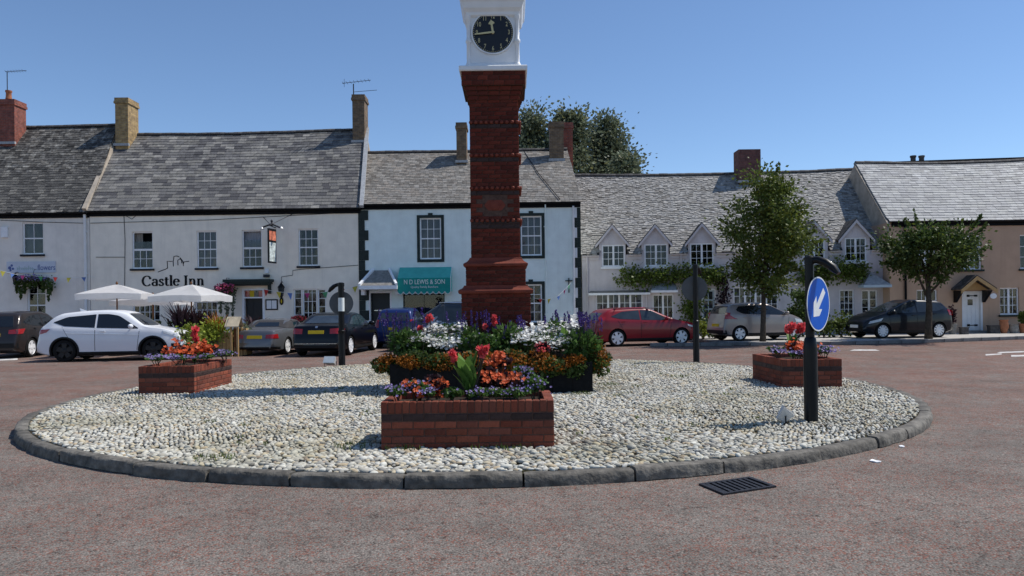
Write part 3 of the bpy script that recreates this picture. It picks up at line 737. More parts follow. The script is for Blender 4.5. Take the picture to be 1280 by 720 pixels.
for sx in (-1, 1):
    for sy in (-1, 1):
        mb = MB(); H_ = zt_-zb_
        mb.lathe([(.062, 0), (.062, .05), (.045, .075), (.036, .1), (.034, H_*.46), (.05, H_*.48), (.05, H_*.53), (.034, H_*.55), (.032, H_*.9), (.05, H_*.93), (.055, H_)], (TX+sx*(hb+.012), TY+sy*(hb+.012), zb_), 12)
        mb.build('colonnette', M['white'], tower, smooth=True, sharp=50)
square_mould('cornice', [(.44, zt_-.03), (.475, zt_), (.485, zt_+.05), (.53, zt_+.11), (.555, zt_+.2), (.59, zt_+.26), (.60, zt_+.36), (.3, zt_+.38)], M['white'])
mb = MB(); mb.lathe([(.54, zt_+.36), (.50, zt_+.5), (.40, zt_+.8), (.27, zt_+1.1), (.17, zt_+1.3), (.13, zt_+1.45), (.16, zt_+1.5), (.02, zt_+1.55)], (TX, TY, 0), 8); mb.build('cupola', M['lead'], tower)
mb = MB(); mb.tube([(TX, TY, zt_+1.5), (TX, TY, zt_+2.3)], .015, 6); mb.box((TX-.25, TY-.006, zt_+2.1), (TX+.2, TY+.006, zt_+2.17)); mb.build('weathervane', M['iron'], tower)
# dials
CZ = P(616, 41, 13.86).z; rd = .372
dial = MB(); dial.lathe([(rd, 0), (rd, .02), (rd-.008, .024), (.01, .024)], (0, 0, 0), 48); dial_me = dial.mesh('dial', M['clockblk'])
ring = MB()
pr = [(rd-.004, 0), (rd+.022, .004), (rd+.022, .026), (rd+.004, .034), (rd-.006, .026)]
n = 56; ring.add([(r_*math.cos(2*math.pi*i/n), r_*math.sin(2*math.pi*i/n), h_) for r_, h_ in pr for i in range(n)], [(k*n+i, k*n+(i+1) % n, (k+1)*n+(i+1) % n, (k+1)*n+i) for k in range(4) for i in range(n)])
ring_me = ring.mesh('dial_rim', M['white'], smooth=True)
tick = MB()
for i in range(60):
    a = 2*math.pi*i/60; w = .0075 if i % 5 == 0 else .005; l = .012
    c_, s_ = math.cos(a), math.sin(a)
    tick.obox((c_*(rd-.024), s_*(rd-.024), .026), (c_*l*.6, s_*l*.6, 0), (-s_*w, c_*w, 0), (0, 0, .002))
tick_me = tick.mesh('minute_marks', M['gold'])
num_me = [text_mesh(str(i), .115, .003, M['gold'], xs=.72) for i in range(1, 13)]
def hand(L, w, tail, spade):
    mb = MB(); pts = [(-w*.5, -tail), (w*.5, -tail), (w*.55, L*.45), (w*.5, L*.6)]
    if spade: pts += [(w*1.7, L*.68), (w*1.2, L*.8), (w*.35, L*.9), (0, L), (-w*.35, L*.9), (-w*1.2, L*.8), (-w*1.7, L*.68)]
    else: pts += [(w*.35, L), (-w*.35, L)]
    pts += [(-w*.5, L*.6), (-w*.55, L*.45)]
    mb.prism(pts, (0, 0, 0), (1, 0, 0), (0, 1, 0), (0, 0, .006)); mb.lathe([(.024, -.004), (.024, .012)], (0, 0, 0), 14); return mb.mesh('hand', M['gold'])
hand_h = hand(.235, .034, .03, True); hand_m = hand(.33, .03, .03, False)
for side in range(4):
    rm = Matrix.Rotation(R(90*side), 4, 'Z') @ Matrix.Rotation(R(90), 4, 'X')
    base = Vector((TX, TY, CZ)); nrm = Matrix.Rotation(R(90*side), 3, 'Z') @ Vector((0, -1, 0))
    p0 = base+nrm*(hb+.001)
    e = rm.to_euler()
    dl = inst('clock_face', dial_me, tower, p0, e)
    def sub(name, me, x, y, z, ang=0):
        o = bpy.data.objects.new(name, me); C.objects.link(o); o.parent = dl; o.location = (x, y, z); o.rotation_euler = (0, 0, ang); return o
    sub('rim', ring_me, 0, 0, 0); sub('minute_marks', tick_me, 0, 0, 0)
    for i in range(12):
        a = R(90-30*(i+1)); sub('numeral', num_me[i], (rd-.083)*math.cos(a), (rd-.083)*math.sin(a), .027)
    sub('hour_hand', hand_h, 0, 0, .034, R(8)); sub('minute_hand', hand_m, 0, 0, .046, R(96))
# ================================================================== BUILDINGS
class Fac:
    """A facade plane; u runs left to right, v is height, off points towards the square."""
    def __init__(s, A, B, z0):
        s.A = Vector(A); s.B = Vector(B); s.L = (s.B-s.A).length; s.U = (s.B-s.A).normalized(); s.N = Vector((s.U.y, -s.U.x)); s.z0 = z0; s.holes = []
    def pt(s, u, v, off=0.0):
        p = s.A+s.U*u+s.N*off; return Vector((p.x, p.y, v))
    def uv(s, px, py, off=0.0):
        a, b = _unroll(px, py); A = s.A+s.N*off
        # ray X = a/F*d, Y = d ; solve (X,Y) on line A + U*u
        k = a/F; d = (A.x*s.U.y-A.y*s.U.x)/(k*s.U.y-s.U.x)
        X_ = k*d; u = (Vector((X_, d))-A).dot(s.U)
        return u, CAMH+b/F*d
    def rect(s, r, off=0.0):
        x0, y0, x1, y1 = r; xm, ym = (x0+x1)/2, (y0+y1)/2
        return s.uv(x0, ym, off)[0], s.uv(x1, ym, off)[0], s.uv(xm, y1, off)[1], s.uv(xm, y0, off)[1]
    def box(s, mb, u0, u1, v0, v1, o0, o1, tint=None):
        vs = [s.pt(u, v, o) for o in (o0, o1) for (u, v) in ((u0, v0), (u1, v0), (u1, v1), (u0, v1))]
        return mb.add(vs, [(0, 3, 2, 1), (4, 5, 6, 7), (0, 1, 5, 4), (1, 2, 6, 5), (2, 3, 7, 6), (3, 0, 4, 7)], tint)
    def wall(s, parent, mat, top, depth, name='wall', reveal=.17):
        """front face pierced by the openings, with reveals, plus the side and back walls"""
        us = sorted({0.0, s.L, *[max(0, min(s.L, h[0])) for h in s.holes], *[max(0, min(s.L, h[1])) for h in s.holes]})
        vs_ = sorted({s.z0, top, *[h[2] for h in s.holes if h[2] > s.z0], *[min(top, h[3]) for h in s.holes]})
        mb = MB()
        for i in range(len(us)-1):
            for j in range(len(vs_)-1):
                um, vm = (us[i]+us[i+1])/2, (vs_[j]+vs_[j+1])/2
                if any(h[0] < um < h[1] and h[2] < vm < h[3] for h in s.holes): continue
                mb.add([s.pt(us[i], vs_[j]), s.pt(us[i+1], vs_[j]), s.pt(us[i+1], vs_[j+1]), s.pt(us[i], vs_[j+1])], [(0, 1, 2, 3)])
        for (u0, u1, v0, v1) in s.holes:
            for (a, b) in (((u0, v0), (u0, v1)), ((u0, v1), (u1, v1)), ((u1, v1), (u1, v0)), ((u1, v0), (u0, v0))):
                mb.add([s.pt(*a), s.pt(*b), s.pt(*b, -reveal), s.pt(*a, -reveal)], [(0, 1, 2, 3)])
        for (a, b) in (((0, 0), (0, -depth)), ((0, -depth), (s.L, -depth)), ((s.L, -depth), (s.L, 0))):
            mb.add([s.pt(a[0], s.z0, a[1]), s.pt(b[0], s.z0, b[1]), s.pt(b[0], top, b[1]), s.pt(a[0], top, a[1])], [(0, 1, 2, 3)])
        return mb.build(name, mat, parent, fix=False)

def pane_box(mb, fac, u0, u1, v0, v1, o):
    w = random.uniform(-.004, .004); w2 = random.uniform(-.004, .004)
    vs = [fac.pt(u0, v0, o+w), fac.pt(u1, v0, o-w), fac.pt(u1, v1, o+w2), fac.pt(u0, v1, o-w2)]
    vs += [p-Vector((fac.N.x, fac.N.y, 0))*.004 for p in vs]
    mb.add(vs, [(0, 1, 2, 3), (7, 6, 5, 4), (0, 4, 5, 1), (1, 5, 6, 2), (2, 6, 7, 3), (3, 7, 4, 0)])

def window(fac, parent, r, cols=3, rows=4, mat='whiteold', sill=True, curtain=None, fw=.055, gb=.022, mid=None, reveal=.075,
           open_top=False, hole=True, surround=None, name='window', sillmat='sill', mull=0, rect=None, sash=True):
    """r: outer frame in photo pixels on this facade -> opening, frame, panes, sill"""
    u0, u1, v0, v1 = rect if rect else fac.rect(r)
    if hole: fac.holes.append((u0, u1, v0, v1))
    fr = MB(); o0, o1 = -reveal-.05, -reveal
    B = lambda a, b, c, d, p=o0, q=o1: fac.box(fr, a, b, c, d, p, q)
    B(u0, u0+fw, v0, v1); B(u1-fw, u1, v0, v1); B(u0+fw, u1-fw, v0, v0+fw*1.2); B(u0+fw, u1-fw, v1-fw, v1)
    iu0, iu1, iv0, iv1 = u0+fw, u1-fw, v0+fw*1.2, v1-fw
    bars_u = [iu0+(iu1-iu0)*i/cols for i in range(1, cols)]; bars_v = [iv0+(iv1-iv0)*j/rows for j in range(1, rows)]
    thick_u = set()
    if mull: thick_u = {round(cols*k/(mull+1)) for k in range(1, mull+1)}
    mr_ = rows//2 if (sash and rows > 1 and not mull) else None
    topv = iv1
    if open_top: topv = iv0+(iv1-iv0)*.52
    for i, bu in enumerate(bars_u, 1):
        w = .045 if i in thick_u else gb/2
        B(bu-w, bu+w, iv0, topv, o0+.012, o1-(.0 if i in thick_u else .012))
    for j, bv in enumerate(bars_v, 1):
        if bv > topv+.01: continue
        w = .026 if j == mr_ else gb/2
        for i in range(cols):
            a = iu0 if i == 0 else bars_u[i-1]+(.045 if i in thick_u else gb/2); b = iu1 if i == cols-1 else bars_u[i]-(.045 if (i+1) in thick_u else gb/2)
            B(a, b, bv-w, bv+w, o0+.012, o1-(.002 if j == mr_ else .012))
    if open_top: B(iu0, iu1, topv-.03, topv+.03, o0+.005, o1+.006)
    w_o = fr.build('%s' % name, M[mat], parent, fix=True)
    ues = [iu0]+bars_u+[iu1]; ves = [iv0]+bars_v+[iv1]
    for j in range(rows):
        if ves[j] >= topv-.02: continue
        for i in range(cols):
            pb = MB(); pane_box(pb, fac, ues[i]+.003, ues[i+1]-.003, ves[j]+.003, ves[j+1]-.003, o0+.026); pb.build('pane', M['pane'], w_o)
    # the room behind
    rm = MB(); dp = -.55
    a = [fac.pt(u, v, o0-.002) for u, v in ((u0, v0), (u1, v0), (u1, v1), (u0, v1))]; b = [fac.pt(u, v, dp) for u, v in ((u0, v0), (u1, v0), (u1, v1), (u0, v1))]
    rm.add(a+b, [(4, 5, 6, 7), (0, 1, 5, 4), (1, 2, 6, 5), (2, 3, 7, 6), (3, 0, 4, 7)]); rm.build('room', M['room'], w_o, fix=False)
    if curtain:
        kind, a0, a1, b0, b1 = curtain
        cb = MB(); n = 18; cu0, cu1 = u0+(u1-u0)*a0, u0+(u1-u0)*a1; cv0, cv1 = v0+(v1-v0)*b0, v0+(v1-v0)*b1
        vs = []
        for k in range(n+1):
            uu = cu0+(cu1-cu0)*k/n; of = -.26+.025*math.sin(k*1.9)
            vs += [fac.pt(uu, cv0, of), fac.pt(uu, cv1, of)]
        cb.add(vs, [(2*k, 2*k+2, 2*k+3, 2*k+1) for k in range(n)]); cb.build('curtain', M[kind], w_o, smooth=True, fix=False)
    if sill:
        sb = MB(); fac.box(sb, u0-.07, u1+.07, v0-.085, v0-.001, -.1, .09); sb.build('sill', M[sillmat], w_o)
    if surround:
        su = MB(); k = .13
        fac.box(su, u0-k, u0-.001, v0-.13, v1+k, -.02, .03); fac.box(su, u1+.001, u1+k, v0-.13, v1+k, -.02, .03)
        fac.box(su, u0, u1, v1+.001, v1+k, -.02, .03); fac.box(su, u0, u1, v0-.13, v0-.001, -.02, .04)
        um = (u0+u1)/2; fac.box(su, um-.1, um+.1, v1+k+.001, v1+k+.09, -.02, .035)
        su.build('surround', M[surround], w_o)
    return w_o

def slope(parent, EL, ER, RL, RR, mat, gauge=.2, sw=.27, n_ind=300, jit=.006, lift=.018, sag=0.0, tints=None, skip=None, name='roof', over=.06, rough=0.0, variants=6):
    """A slated roof slope between eave corners EL, ER and ridge corners RL, RR: a deck, then every slate."""
    EL, ER, RL, RR = map(Vector, (EL, ER, RL, RR))
    def S_(s, t):
        p = EL.lerp(ER, s).lerp(RL.lerp(RR, s), t); p = p.copy(); p.z -= sag*math.sin(math.pi*s)*t; 
        p.z += .02*t*mnoise.noise(Vector((s*7, t*2, EL.x))); return p
    nrm = (ER-EL).cross(RL-EL).normalized()
    if nrm.z < 0: nrm = -nrm
    dk = MB(); n = 14
    if skip is None:
        vs = [S_(i/n, t)-nrm*.015 for t in (0, 1) for i in range(n+1)]
        dk.add(vs, [(i, i+1, n+2+i, n+1+i) for i in range(n)])
    else:
        n, m_ = 130, 30; vs = [S_(i/n, j/m_)-nrm*.015 for j in range(m_+1) for i in range(n+1)]
        dk.add(vs, [(j*(n+1)+i, j*(n+1)+i+1, (j+1)*(n+1)+i+1, (j+1)*(n+1)+i) for j in range(m_) for i in range(n) if not skip(S_((i+.5)/n, (j+.5)/m_))])
    deck = dk.build(name, M['deck'], parent, fix=False)
    H = ((RL-EL).length+(RR-ER).length)/2; nc = int(H/gauge); L = (ER-EL).length
    nsl = int(L/sw); items = []
    for c in range(nc):
        t0 = c/nc; t1 = min(1.0, (c+1.3)/nc)
        s = -(random.random())*1.0/nsl
        while s < 1:
            w = random.uniform(.82, 1.2)/nsl; a, b = max(0, s), min(1, s+w); s += w
            if b-a < .15/nsl: continue
            items.append((a, b, t0, t1, c))
    mb = MB(); ind = []
    meas = []
    shared = None
    vis_items = []
    for it in items:
        a, b, t0, t1, c = it
        pm_ = S_((a+b)/2, (t0+t1)/2)
        if skip and skip(pm_): continue
        onscreen = abs(pm_.x/pm_.y) < .69
        vis_items.append((it, pm_, onscreen))
    cnt = 0
    MEV = []
    tl_ = tints or [(1, 1, 1), (.8, .8, .82), (1.2, 1.2, 1.18), (.65, .66, .68), (1.4, 1.38, 1.33)]
    for q in range(variants*2):
        vb = MB(); x = .5; drop = random.uniform(-.02, .02)
        z0_ = 1.0; pts = [(-x, drop, 0), (x, drop+random.uniform(-.03, .03), 0), (x, 1, 0), (-x, 1, 0)]
        if rough: pts[0] = (-x, drop+random.uniform(-rough, rough), 0); pts[1] = (x, drop+random.uniform(-rough, rough), 0)
        vb.add(pts+[(p[0], p[1], 1 if k < 2 else .15) for k, p in enumerate(pts)], [(4, 5, 6, 7), (0, 1, 5, 4), (1, 2, 6, 5), (3, 0, 4, 7)], tl_[q % len(tl_)])
        MEV.append(vb.mesh('slate', mat, fix=False))
    for (it, pm_, on) in vis_items:
        a, b, t0, t1, c = it; g = .004
        p00, p10, p01, p11 = S_(a, t0), S_(b, t0), S_(a, t1), S_(b, t1)
        ux = (p10-p00); w = ux.length-2*g; ux.normalize(); uy = ((p01+p11)-(p00+p10))/2; ln = uy.length; uy = (uy-ux*uy.dot(ux)).normalized(); uz = ux.cross(uy)
        if uz.z < 0: uz = -uz
        lf = lift*random.uniform(.8, 1.3)+random.uniform(0, jit)
        if on and cnt < n_ind and c >= 1:
            o = bpy.data.objects.new('slate', random.choice(MEV)); C.objects.link(o); o.parent = deck
            Mx = Matrix((ux*w, uy*ln, uz*lf)).transposed().to_4x4(); mid0 = (p00+p10)/2
            Mx.translation = mid0-_w(deck); o.matrix_basis = Mx; cnt += 1
        else:
            k = random.choice(tl_); kf = random.uniform(.85, 1.15); k = tuple(x_*kf for x_ in k)
            d0, d1 = (random.uniform(-rough, rough)*ln, random.uniform(-rough, rough)*ln) if rough else (0, 0)
            A = p00+ux*g+uy*d0; B = p10-ux*g+uy*d1; D = p01+ux*g; E_ = p11-ux*g
            mb.add([A, B, E_, D, A+uz*lf, B+uz*lf, E_+uz*lf*.15, D+uz*lf*.15], [(4, 5, 6, 7), (0, 1, 5, 4), (1, 2, 6, 5), (3, 0, 4, 7)], k)
    o = mb.build('slates', mat, deck, fix=False); o['kind'] = 'stuff'
    deck['_n'] = 0; del deck['_n']
    return deck, S_

_rt = MB(); n = 8
for k in range(2):
    for i in range(n+1):
        a = math.pi*i/n; _rt.v.append(((-.225 if k == 0 else .225), .14*math.cos(a), .13*math.sin(a)-.03)); _rt.n += 1
_rt.f += [(i, i+1, n+2+i, n+1+i) for i in range(n)]+[tuple(range(n+1)), tuple(range(2*n+1, n, -1))]; _rt.t += [(1, 1, 1)]*(n+2); _rt.m += [0]*(n+2)
RIDGE = _rt.mesh('ridge_tile', M['ridge'], smooth=True)
RIDGE.set_sharp_from_angle(angle=R(40))
def ridge(deck, S_, s0=0.0, s1=1.0):
    a, b = S_(s0, 1), S_(s1, 1); n = max(1, round((b-a).length/.45))
    for i in range(n):
        p, q = S_(s0+(s1-s0)*i/n, 1), S_(s0+(s1-s0)*(i+1)/n, 1); m_ = (p+q)/2; d = q-p
        if abs(m_.x/m_.y) > .72: continue
        inst('ridge_tile', RIDGE, deck, m_, (0, -math.asin(d.z/d.length)+random.uniform(-.02, .02), math.atan2(d.y, d.x)), (d.length/.455, 1, 1+random.uniform(-.08, .08)))

def backslope(parent, RL, RR, depth, drop, mat=None):
    mb = MB(); RL, RR = Vector(RL), Vector(RR)
    b0 = RL+Vector((0, depth, -drop)); b1 = RR+Vector((0, depth, -drop))
    mb.add([RL, RR, b1, b0], [(0, 1, 2, 3)]); return mb.build('rear_roof', mat or M['ridge'], parent, fix=False)
def gable(parent, E, Rg, depth, drop, z0, mat, name='gable_wall'):
    E, Rg = Vector(E), Vector(Rg); b = Rg+Vector((0, depth, -drop)); mb = MB()
    mb.add([(E.x, E.y, z0), E, Rg, b, (b.x, b.y, z0)], [(0, 1, 2, 3, 4)]); return mb.build(name, mat, parent, fix=False)

def chimney(deck, px0, px1, ytop, ybase, d, mat, depth=.8, pots=0, cap=True, zbase=None, flash=True, potmat='potterra', poth=.35, aerial=None):
    a = P(px0, (ytop+ybase)/2, d); b = P(px1, (ytop+ybase)/2, d); zt = P((px0+px1)/2, ytop, d).z; zb = P((px0+px1)/2, ybase, d).z if zbase is None else zbase
    mb = MB(); x0, x1 = a.x, b.x
    mb.box((x0, d, zb-1.2), (x1, d+depth, zt-.28 if cap else zt))
    if cap:
        mb.box((x0-.05, d-.05, zt-.28), (x1+.05, d+depth+.05, zt-.16)); mb.box((x0-.025, d-.025, zt-.16), (x1+.025, d+depth+.025, zt))
    ch = mb.build('chimney', mat, deck)
    if flash:
        fb = MB(); fb.box((x0-.06, d-.1, zb-.1), (x1+.06, d+.02, zb+.02)); fb.build('flashing', M['lead'], deck)
    for k in range(pots):
        pb = MB(); cx = x0+(x1-x0)*(k+.5)/pots; pb.lathe([(.13, 0), (.11, .06), (.1, poth*.8), (.125, poth*.85), (.125, poth), (.09, poth), (.085, poth*.5)], (cx, d+depth/2, zt), 12); pb.build('chimney_pot', M[potmat], deck, smooth=True, sharp=40)
    if aerial: aerial(x0, d, zt, deck)
    return ch

def gutter(fac, parent, z, u0=0.0, u1=None, mat='gutter', r=.07, off=.16):
    mb = MB(); u1 = fac.L if u1 is None else u1; n = 6
    vs = [fac.pt(u, z-r*math.sin(math.pi*k/n), off+r*math.cos(math.pi*k/n)) for u in (u0, u1) for k in range(n+1)]
    mb.add(vs, [(k, k+1, n+2+k, n+1+k) for k in range(n)]+[tuple(range(n+1)), tuple(range(2*n+1, n, -1))])
    fac.box(mb, u0, u1, z-.2, z-.02, .0, .06)
    return mb.build('gutter', M[mat], parent)
def pipe(fac, parent, px, y0, y1, mat='gutter', r=.045, name='downpipe', off=.08):
    u, v1 = fac.uv(px, y0); u2, v0 = fac.uv(px, y1); mb = MB(); 
    mb.tube([fac.pt(u, v1, off+.06), fac.pt(u, v1-.18, off), fac.pt(u, v0, off)], r, 8)
    for k in range(3): vv = v0+(v1-v0)*(k+.5)/3; fac.box(mb, u-.075, u+.075, vv-.03, vv+.03, -.0, .06)
    return mb.build(name, M[mat], parent, smooth=True, sharp=40)

def strokes(mb, polys, place, thin, thick, depth=.012, nib=True, fixedw=None):
    """broad-nib lettering: vertical strokes come out thick, horizontal ones thin"""
    for pts in polys:
        pts = [Vector((p[0], p[1])) for p in pts]; n = len(pts); Ls, Rs = [], []
        for i, p in enumerate(pts):
            d = (pts[min(i+1, n-1)]-pts[max(i-1, 0)]).normalized()
            w = (thin+(thick-thin)*abs(d.y)**1.3)/2 if fixedw is None else fixedw/2
            nr = Vector((-d.y, d.x)); Ls.append(p+nr*w); Rs.append(p-nr*w)
        vs = [place(q.x, q.y, 0) for q in Ls+Rs]+[place(q.x, q.y, depth) for q in Ls+Rs]; N2 = 2*n
        fs = []
        for i in range(n-1):
            fs += [(N2+i, N2+i+1, N2+n+i+1, N2+n+i), (i, i+1, N2+i+1, N2+i), (n+i+1, n+i, N2+n+i, N2+n+i+1)]
        fs += [(0, N2, N2+n, n), (n-1, 2*n-1, N2+2*n-1, N2+n-1)]
        mb.add(vs, fs)
def arc(cx, cy, rx, ry, a0, a1, n=16): return [(cx+rx*math.cos(R(a0+(a1-a0)*i/n)), cy+ry*math.sin(R(a0+(a1-a0)*i/n))) for i in range(n+1)]
GLY = {
 'C': (.66, [arc(.35, .345, .29, .345, 48, 318, 22), [(.545, .6), (.575, .47)]]),
 'a': (.47, [[(.09, .35)]+arc(.22, .34, .13, .125, 150, 0, 10)+[(.35, .06), (.41, .02)], arc(.215, .135, .15, .125, 60, 330, 12)]),
 's': (.38, [[(.32, .35), (.27, .44), (.18, .46), (.09, .4), (.09, .33), (.17, .26), (.27, .2), (.32, .12), (.28, .04), (.18, .01), (.09, .03), (.05, .12)]]),
 't': (.34, [[(.15, .6), (.15, .1), (.19, .03), (.26, .015), (.32, .05)], [(.03, .45), (.31, .45)]]),
 'l': (.27, [[(.135, .73), (.135, .01)], [(.04, .015), (.24, .015)], [(.04, .70), (.13, .725)]]),
 'e': (.45, [arc(.23, .235, .175, .225, 5, 322, 20), [(.07, .265), (.40, .265)]]),
 'I': (.36, [[(.18, .68), (.18, .01)], [(.05, .675), (.31, .675)], [(.05, .015), (.31, .015)]]),
 'n': (.55, [[(.13, .46), (.13, .01)], [(.13, .35), (.2, .43), (.28, .455), (.36, .42), (.39, .33), (.39, .01)], [(.03, .015), (.22, .015)], [(.3, .015), (.49, .015)], [(.04, .44), (.12, .455)]]),
}
def serif_text(parent, fac, txt, px0, px1, ybase, ycap, mat):
    u0, v0 = fac.uv(px0, ybase); u1, _ = fac.uv(px1, ybase); _, vc = fac.uv((px0+px1)/2, ycap)
    adv = sum(.24 if c == ' ' else GLY[c][0] for c in txt); sx = (u1-u0)/adv; sy = (vc-fac.uv((px0+px1)/2, ybase)[1])/.69
    x = 0
    for c in txt:
        if c == ' ': x += .24; continue
        mb = MB(); xx = x
        strokes(mb, GLY[c][1], lambda a, b, d: fac.pt(u0+(xx+a)*sx, v0+b*sy, .002+d), .055, .15)
        mb.build('letter', mat, parent); x += GLY[c][0]

def flat_text(parent, fac, txt, px, py, h_px, w_px, mat, off=.01, name='lettering', ext=.003):
    u, v = fac.uv(px, py, off); k = fac.uv(px, py-h_px/2, off)[1]-fac.uv(px, py+h_px/2, off)[1]
    w = fac.uv(px+w_px/2, py, off)[0]-fac.uv(px-w_px/2, py, off)[0]
    me = text_mesh(txt, k*1.35, ext, mat); dim = max(v_.co.x for v_ in me.vertices)-min(v_.co.x for v_ in me.vertices)
    me.transform(Matrix.Diagonal((w/dim, 1, 1, 1)))
    return inst(name, me, parent, fac.pt(u, v, off), (R(90), 0, math.atan2(fac.U.y, fac.U.x)))

def XY(px, py, d): p = P(px, py, d); return (p.x, p.y)
def hood_roof(parent, fac, r, proj, mat, name='porch_roof', fascia='whiteold'):
    """small lean-to slate hood over a window or door: r = (x0, ytop, x1, ybottom) pixels"""
    u0, u1, v0, v1 = fac.rect(r, proj*.5); mb = MB()
    ins = min(.35, (u1-u0)*.25)
    vs = [fac.pt(u0, v0, proj), fac.pt(u1, v0, proj), fac.pt(u1-ins*.2, v1, .0), fac.pt(u0+ins*.2, v1, .0), fac.pt(u0, v0, 0), fac.pt(u1, v0, 0)]
    mb.add(vs, [(0, 1, 2, 3), (0, 3, 4), (1, 5, 2), (0, 4, 5, 1)], (1, 1, 1)); d = mb.build(name, mat, parent, fix=False)
    fb = MB(); fac.box(fb, u0-.02, u1+.02, v0-.1, v0-.004, 0, proj+.02); fb.build('fascia', M[fascia], parent)
    return d

# ------------------------------------------------------------------ 1. flower shop (left edge)
d0 = 34.0
A = XY(-150, 300, d0); B = XY(112, 300, d0)
f1 = Fac(A, B, PZ-.02); shop = thing('flower_shop_building', (f1.A.x, f1.A.y, PZ), 'white rendered shop house at the left edge with a dark slate roof', 'building')
ez = f1.uv(60, 267)[1]
window(f1, shop, (28, 278, 54, 318), 2, 2, sillmat='sill', curtain=('net', .05, .4, .1, .9))
window(f1, shop, (34, 351, 57, 398), 2, 3, sill=False)
f1.wall(shop, M['wall_shop'], ez, 8)
EL = f1.pt(0, ez+.02, .2); ER = f1.pt(f1.L+.05, ez+.02, .2)
RL = P(-130, 159.5, d0+4.3); RR = P(147, 156.5, d0+4.3)
dk1, S1 = slope(shop, EL, ER, RL, RR, M['slatedk'], .19, .25, 300, sag=.08, rough=.14, tints=[(1, 1, 1), (.8, .8, .8), (1.25, 1.24, 1.2), (.62, .62, .62), (1.7, 1.68, 1.6)])
ridge(dk1, S1); backslope(shop, RL, RR, 4.5, 4.2); gutter(f1, shop, ez)
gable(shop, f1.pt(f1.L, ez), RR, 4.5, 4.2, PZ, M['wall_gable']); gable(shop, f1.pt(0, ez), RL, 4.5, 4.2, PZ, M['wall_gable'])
def yagi(x, y, z, parent, up=1.1, ln=1.0):
    mb = MB(); mb.tube([(x, y, z), (x, y, z+up)], .02, 6); mb.tube([(x-.1, y, z+up), (x+ln, y, z+up+.05)], .012, 5)
    for k in range(7): xx = x+ln*k/7; mb.tube([(xx, y-.2, z+up+.05*k/7), (xx, y+.2, z+up+.05*k/7)], .007, 4)
    mb.build('aerial', M['iron'], parent)
chimney(dk1, -22, 18, 124, 178, 37.2, M['ch_red'], .9, pots=0, aerial=lambda x, y, z, p: yagi(P(9, 100, 37.6).x, 37.6, z, p, 1.45, .95))
pb = MB(); c_ = P(11, 124, 37.7); pb.lathe([(.15, 0), (.13, .1), (.12, .3), (.15, .34), (.15, .42), (.1, .42)], (c_.x, c_.y, c_.z), 12); pb.build('chimney_pot', M['potterra'], dk1, smooth=True, sharp=40)
pipe(f1, shop, 107, 264, 420, 'white', .06); 
u0, u1, v0, v1 = f1.rect((9, 327, 70, 341)); mb = MB(); f1.box(mb, u0, u1, v0, v1, .005, .045); sb = mb.build('sign_board', M['signboard'], shop)
flat_text(sb, f1, 'flowers', 58, 334.5, 7.5, 22, M['letblue'], .049)
mb = MB()
for (x, y, r_) in ((13, 335, 2.2), (15.5, 332, 1.6), (17, 336, 1.6), (14, 338, 1.4)):
    u, v = f1.uv(x, y); mb.lathe([(r_*.035, 0), (r_*.035, .004)], (0, 0, 0), 8); mb.v[-16:] = [tuple(f1.pt(u+q[0], v+q[1], .046+q[2])) for q in mb.v[-16:]]
mb.build('flower_emblem', M['letblue'], sb)
mb = MB()
for k in range(9): # pale, worn, illegible word: a run of faded strokes
    x = 22+k*2.4; u, v = f1.uv(x, 336.5); h_ = (.13, .2, .13, .13, .17, .13, .2, .13, .13)[k]; f1.box(mb, u, u+.03, v-.05, v-.05+h_, .046, .049); f1.box(mb, u+.03, u+.07, v-.05+h_*.4, v-.02+h_*.4, .046, .049)
mb.build('faded_lettering', M['letpale'], sb)
u0, u1, v0, v1 = f1.rect((2.5, 284, 10.5, 297)); mb = MB(); f1.box(mb, u0, u1, v0, v1, .005, .1); mb.build('alarm_box', M['whiteold'], shop)
def wall_lamp(fac, px, py, label, s=1.0):
    u, v = fac.uv(px, py, .25); t = thing('wall_lantern', fac.pt(u, v-.2*s, 0), label, 'lantern')
    mb = MB(); mb.tube([fac.pt(u, v+.32*s, .0), fac.pt(u, v+.36*s, .12), fac.pt(u, v+.3*s, .25)], .015, 6); mb.build('bracket', M['blackpaint'], t)
    c = fac.pt(u, v, .25); mb = MB(); mb.lathe([(.05*s, -.22*s), (.07*s, -.2*s), (.12*s, .12*s)], c, 6); mb.build('glass', M['carglass2'], t)
    mb = MB(); mb.lathe([(.14*s, .12*s), (.13*s, .16*s), (.05*s, .26*s), (.02*s, .32*s)], c, 6); mb.lathe([(.055*s, -.26*s), (.06*s, -.22*s)], c, 6)
    for k in range(6):
        a = k*math.pi/3; mb.tube([c+Vector((.07*s*math.cos(a), .07*s*math.sin(a), -.2*s)), c+Vector((.12*s*math.cos(a), .12*s*math.sin(a), .12*s))], .01*s, 4)
    mb.build('lantern_frame', M['blackpaint'], t)
wall_lamp(f1, 19, 349.5, 'black wall lantern under the shop sign at the left edge', .95)

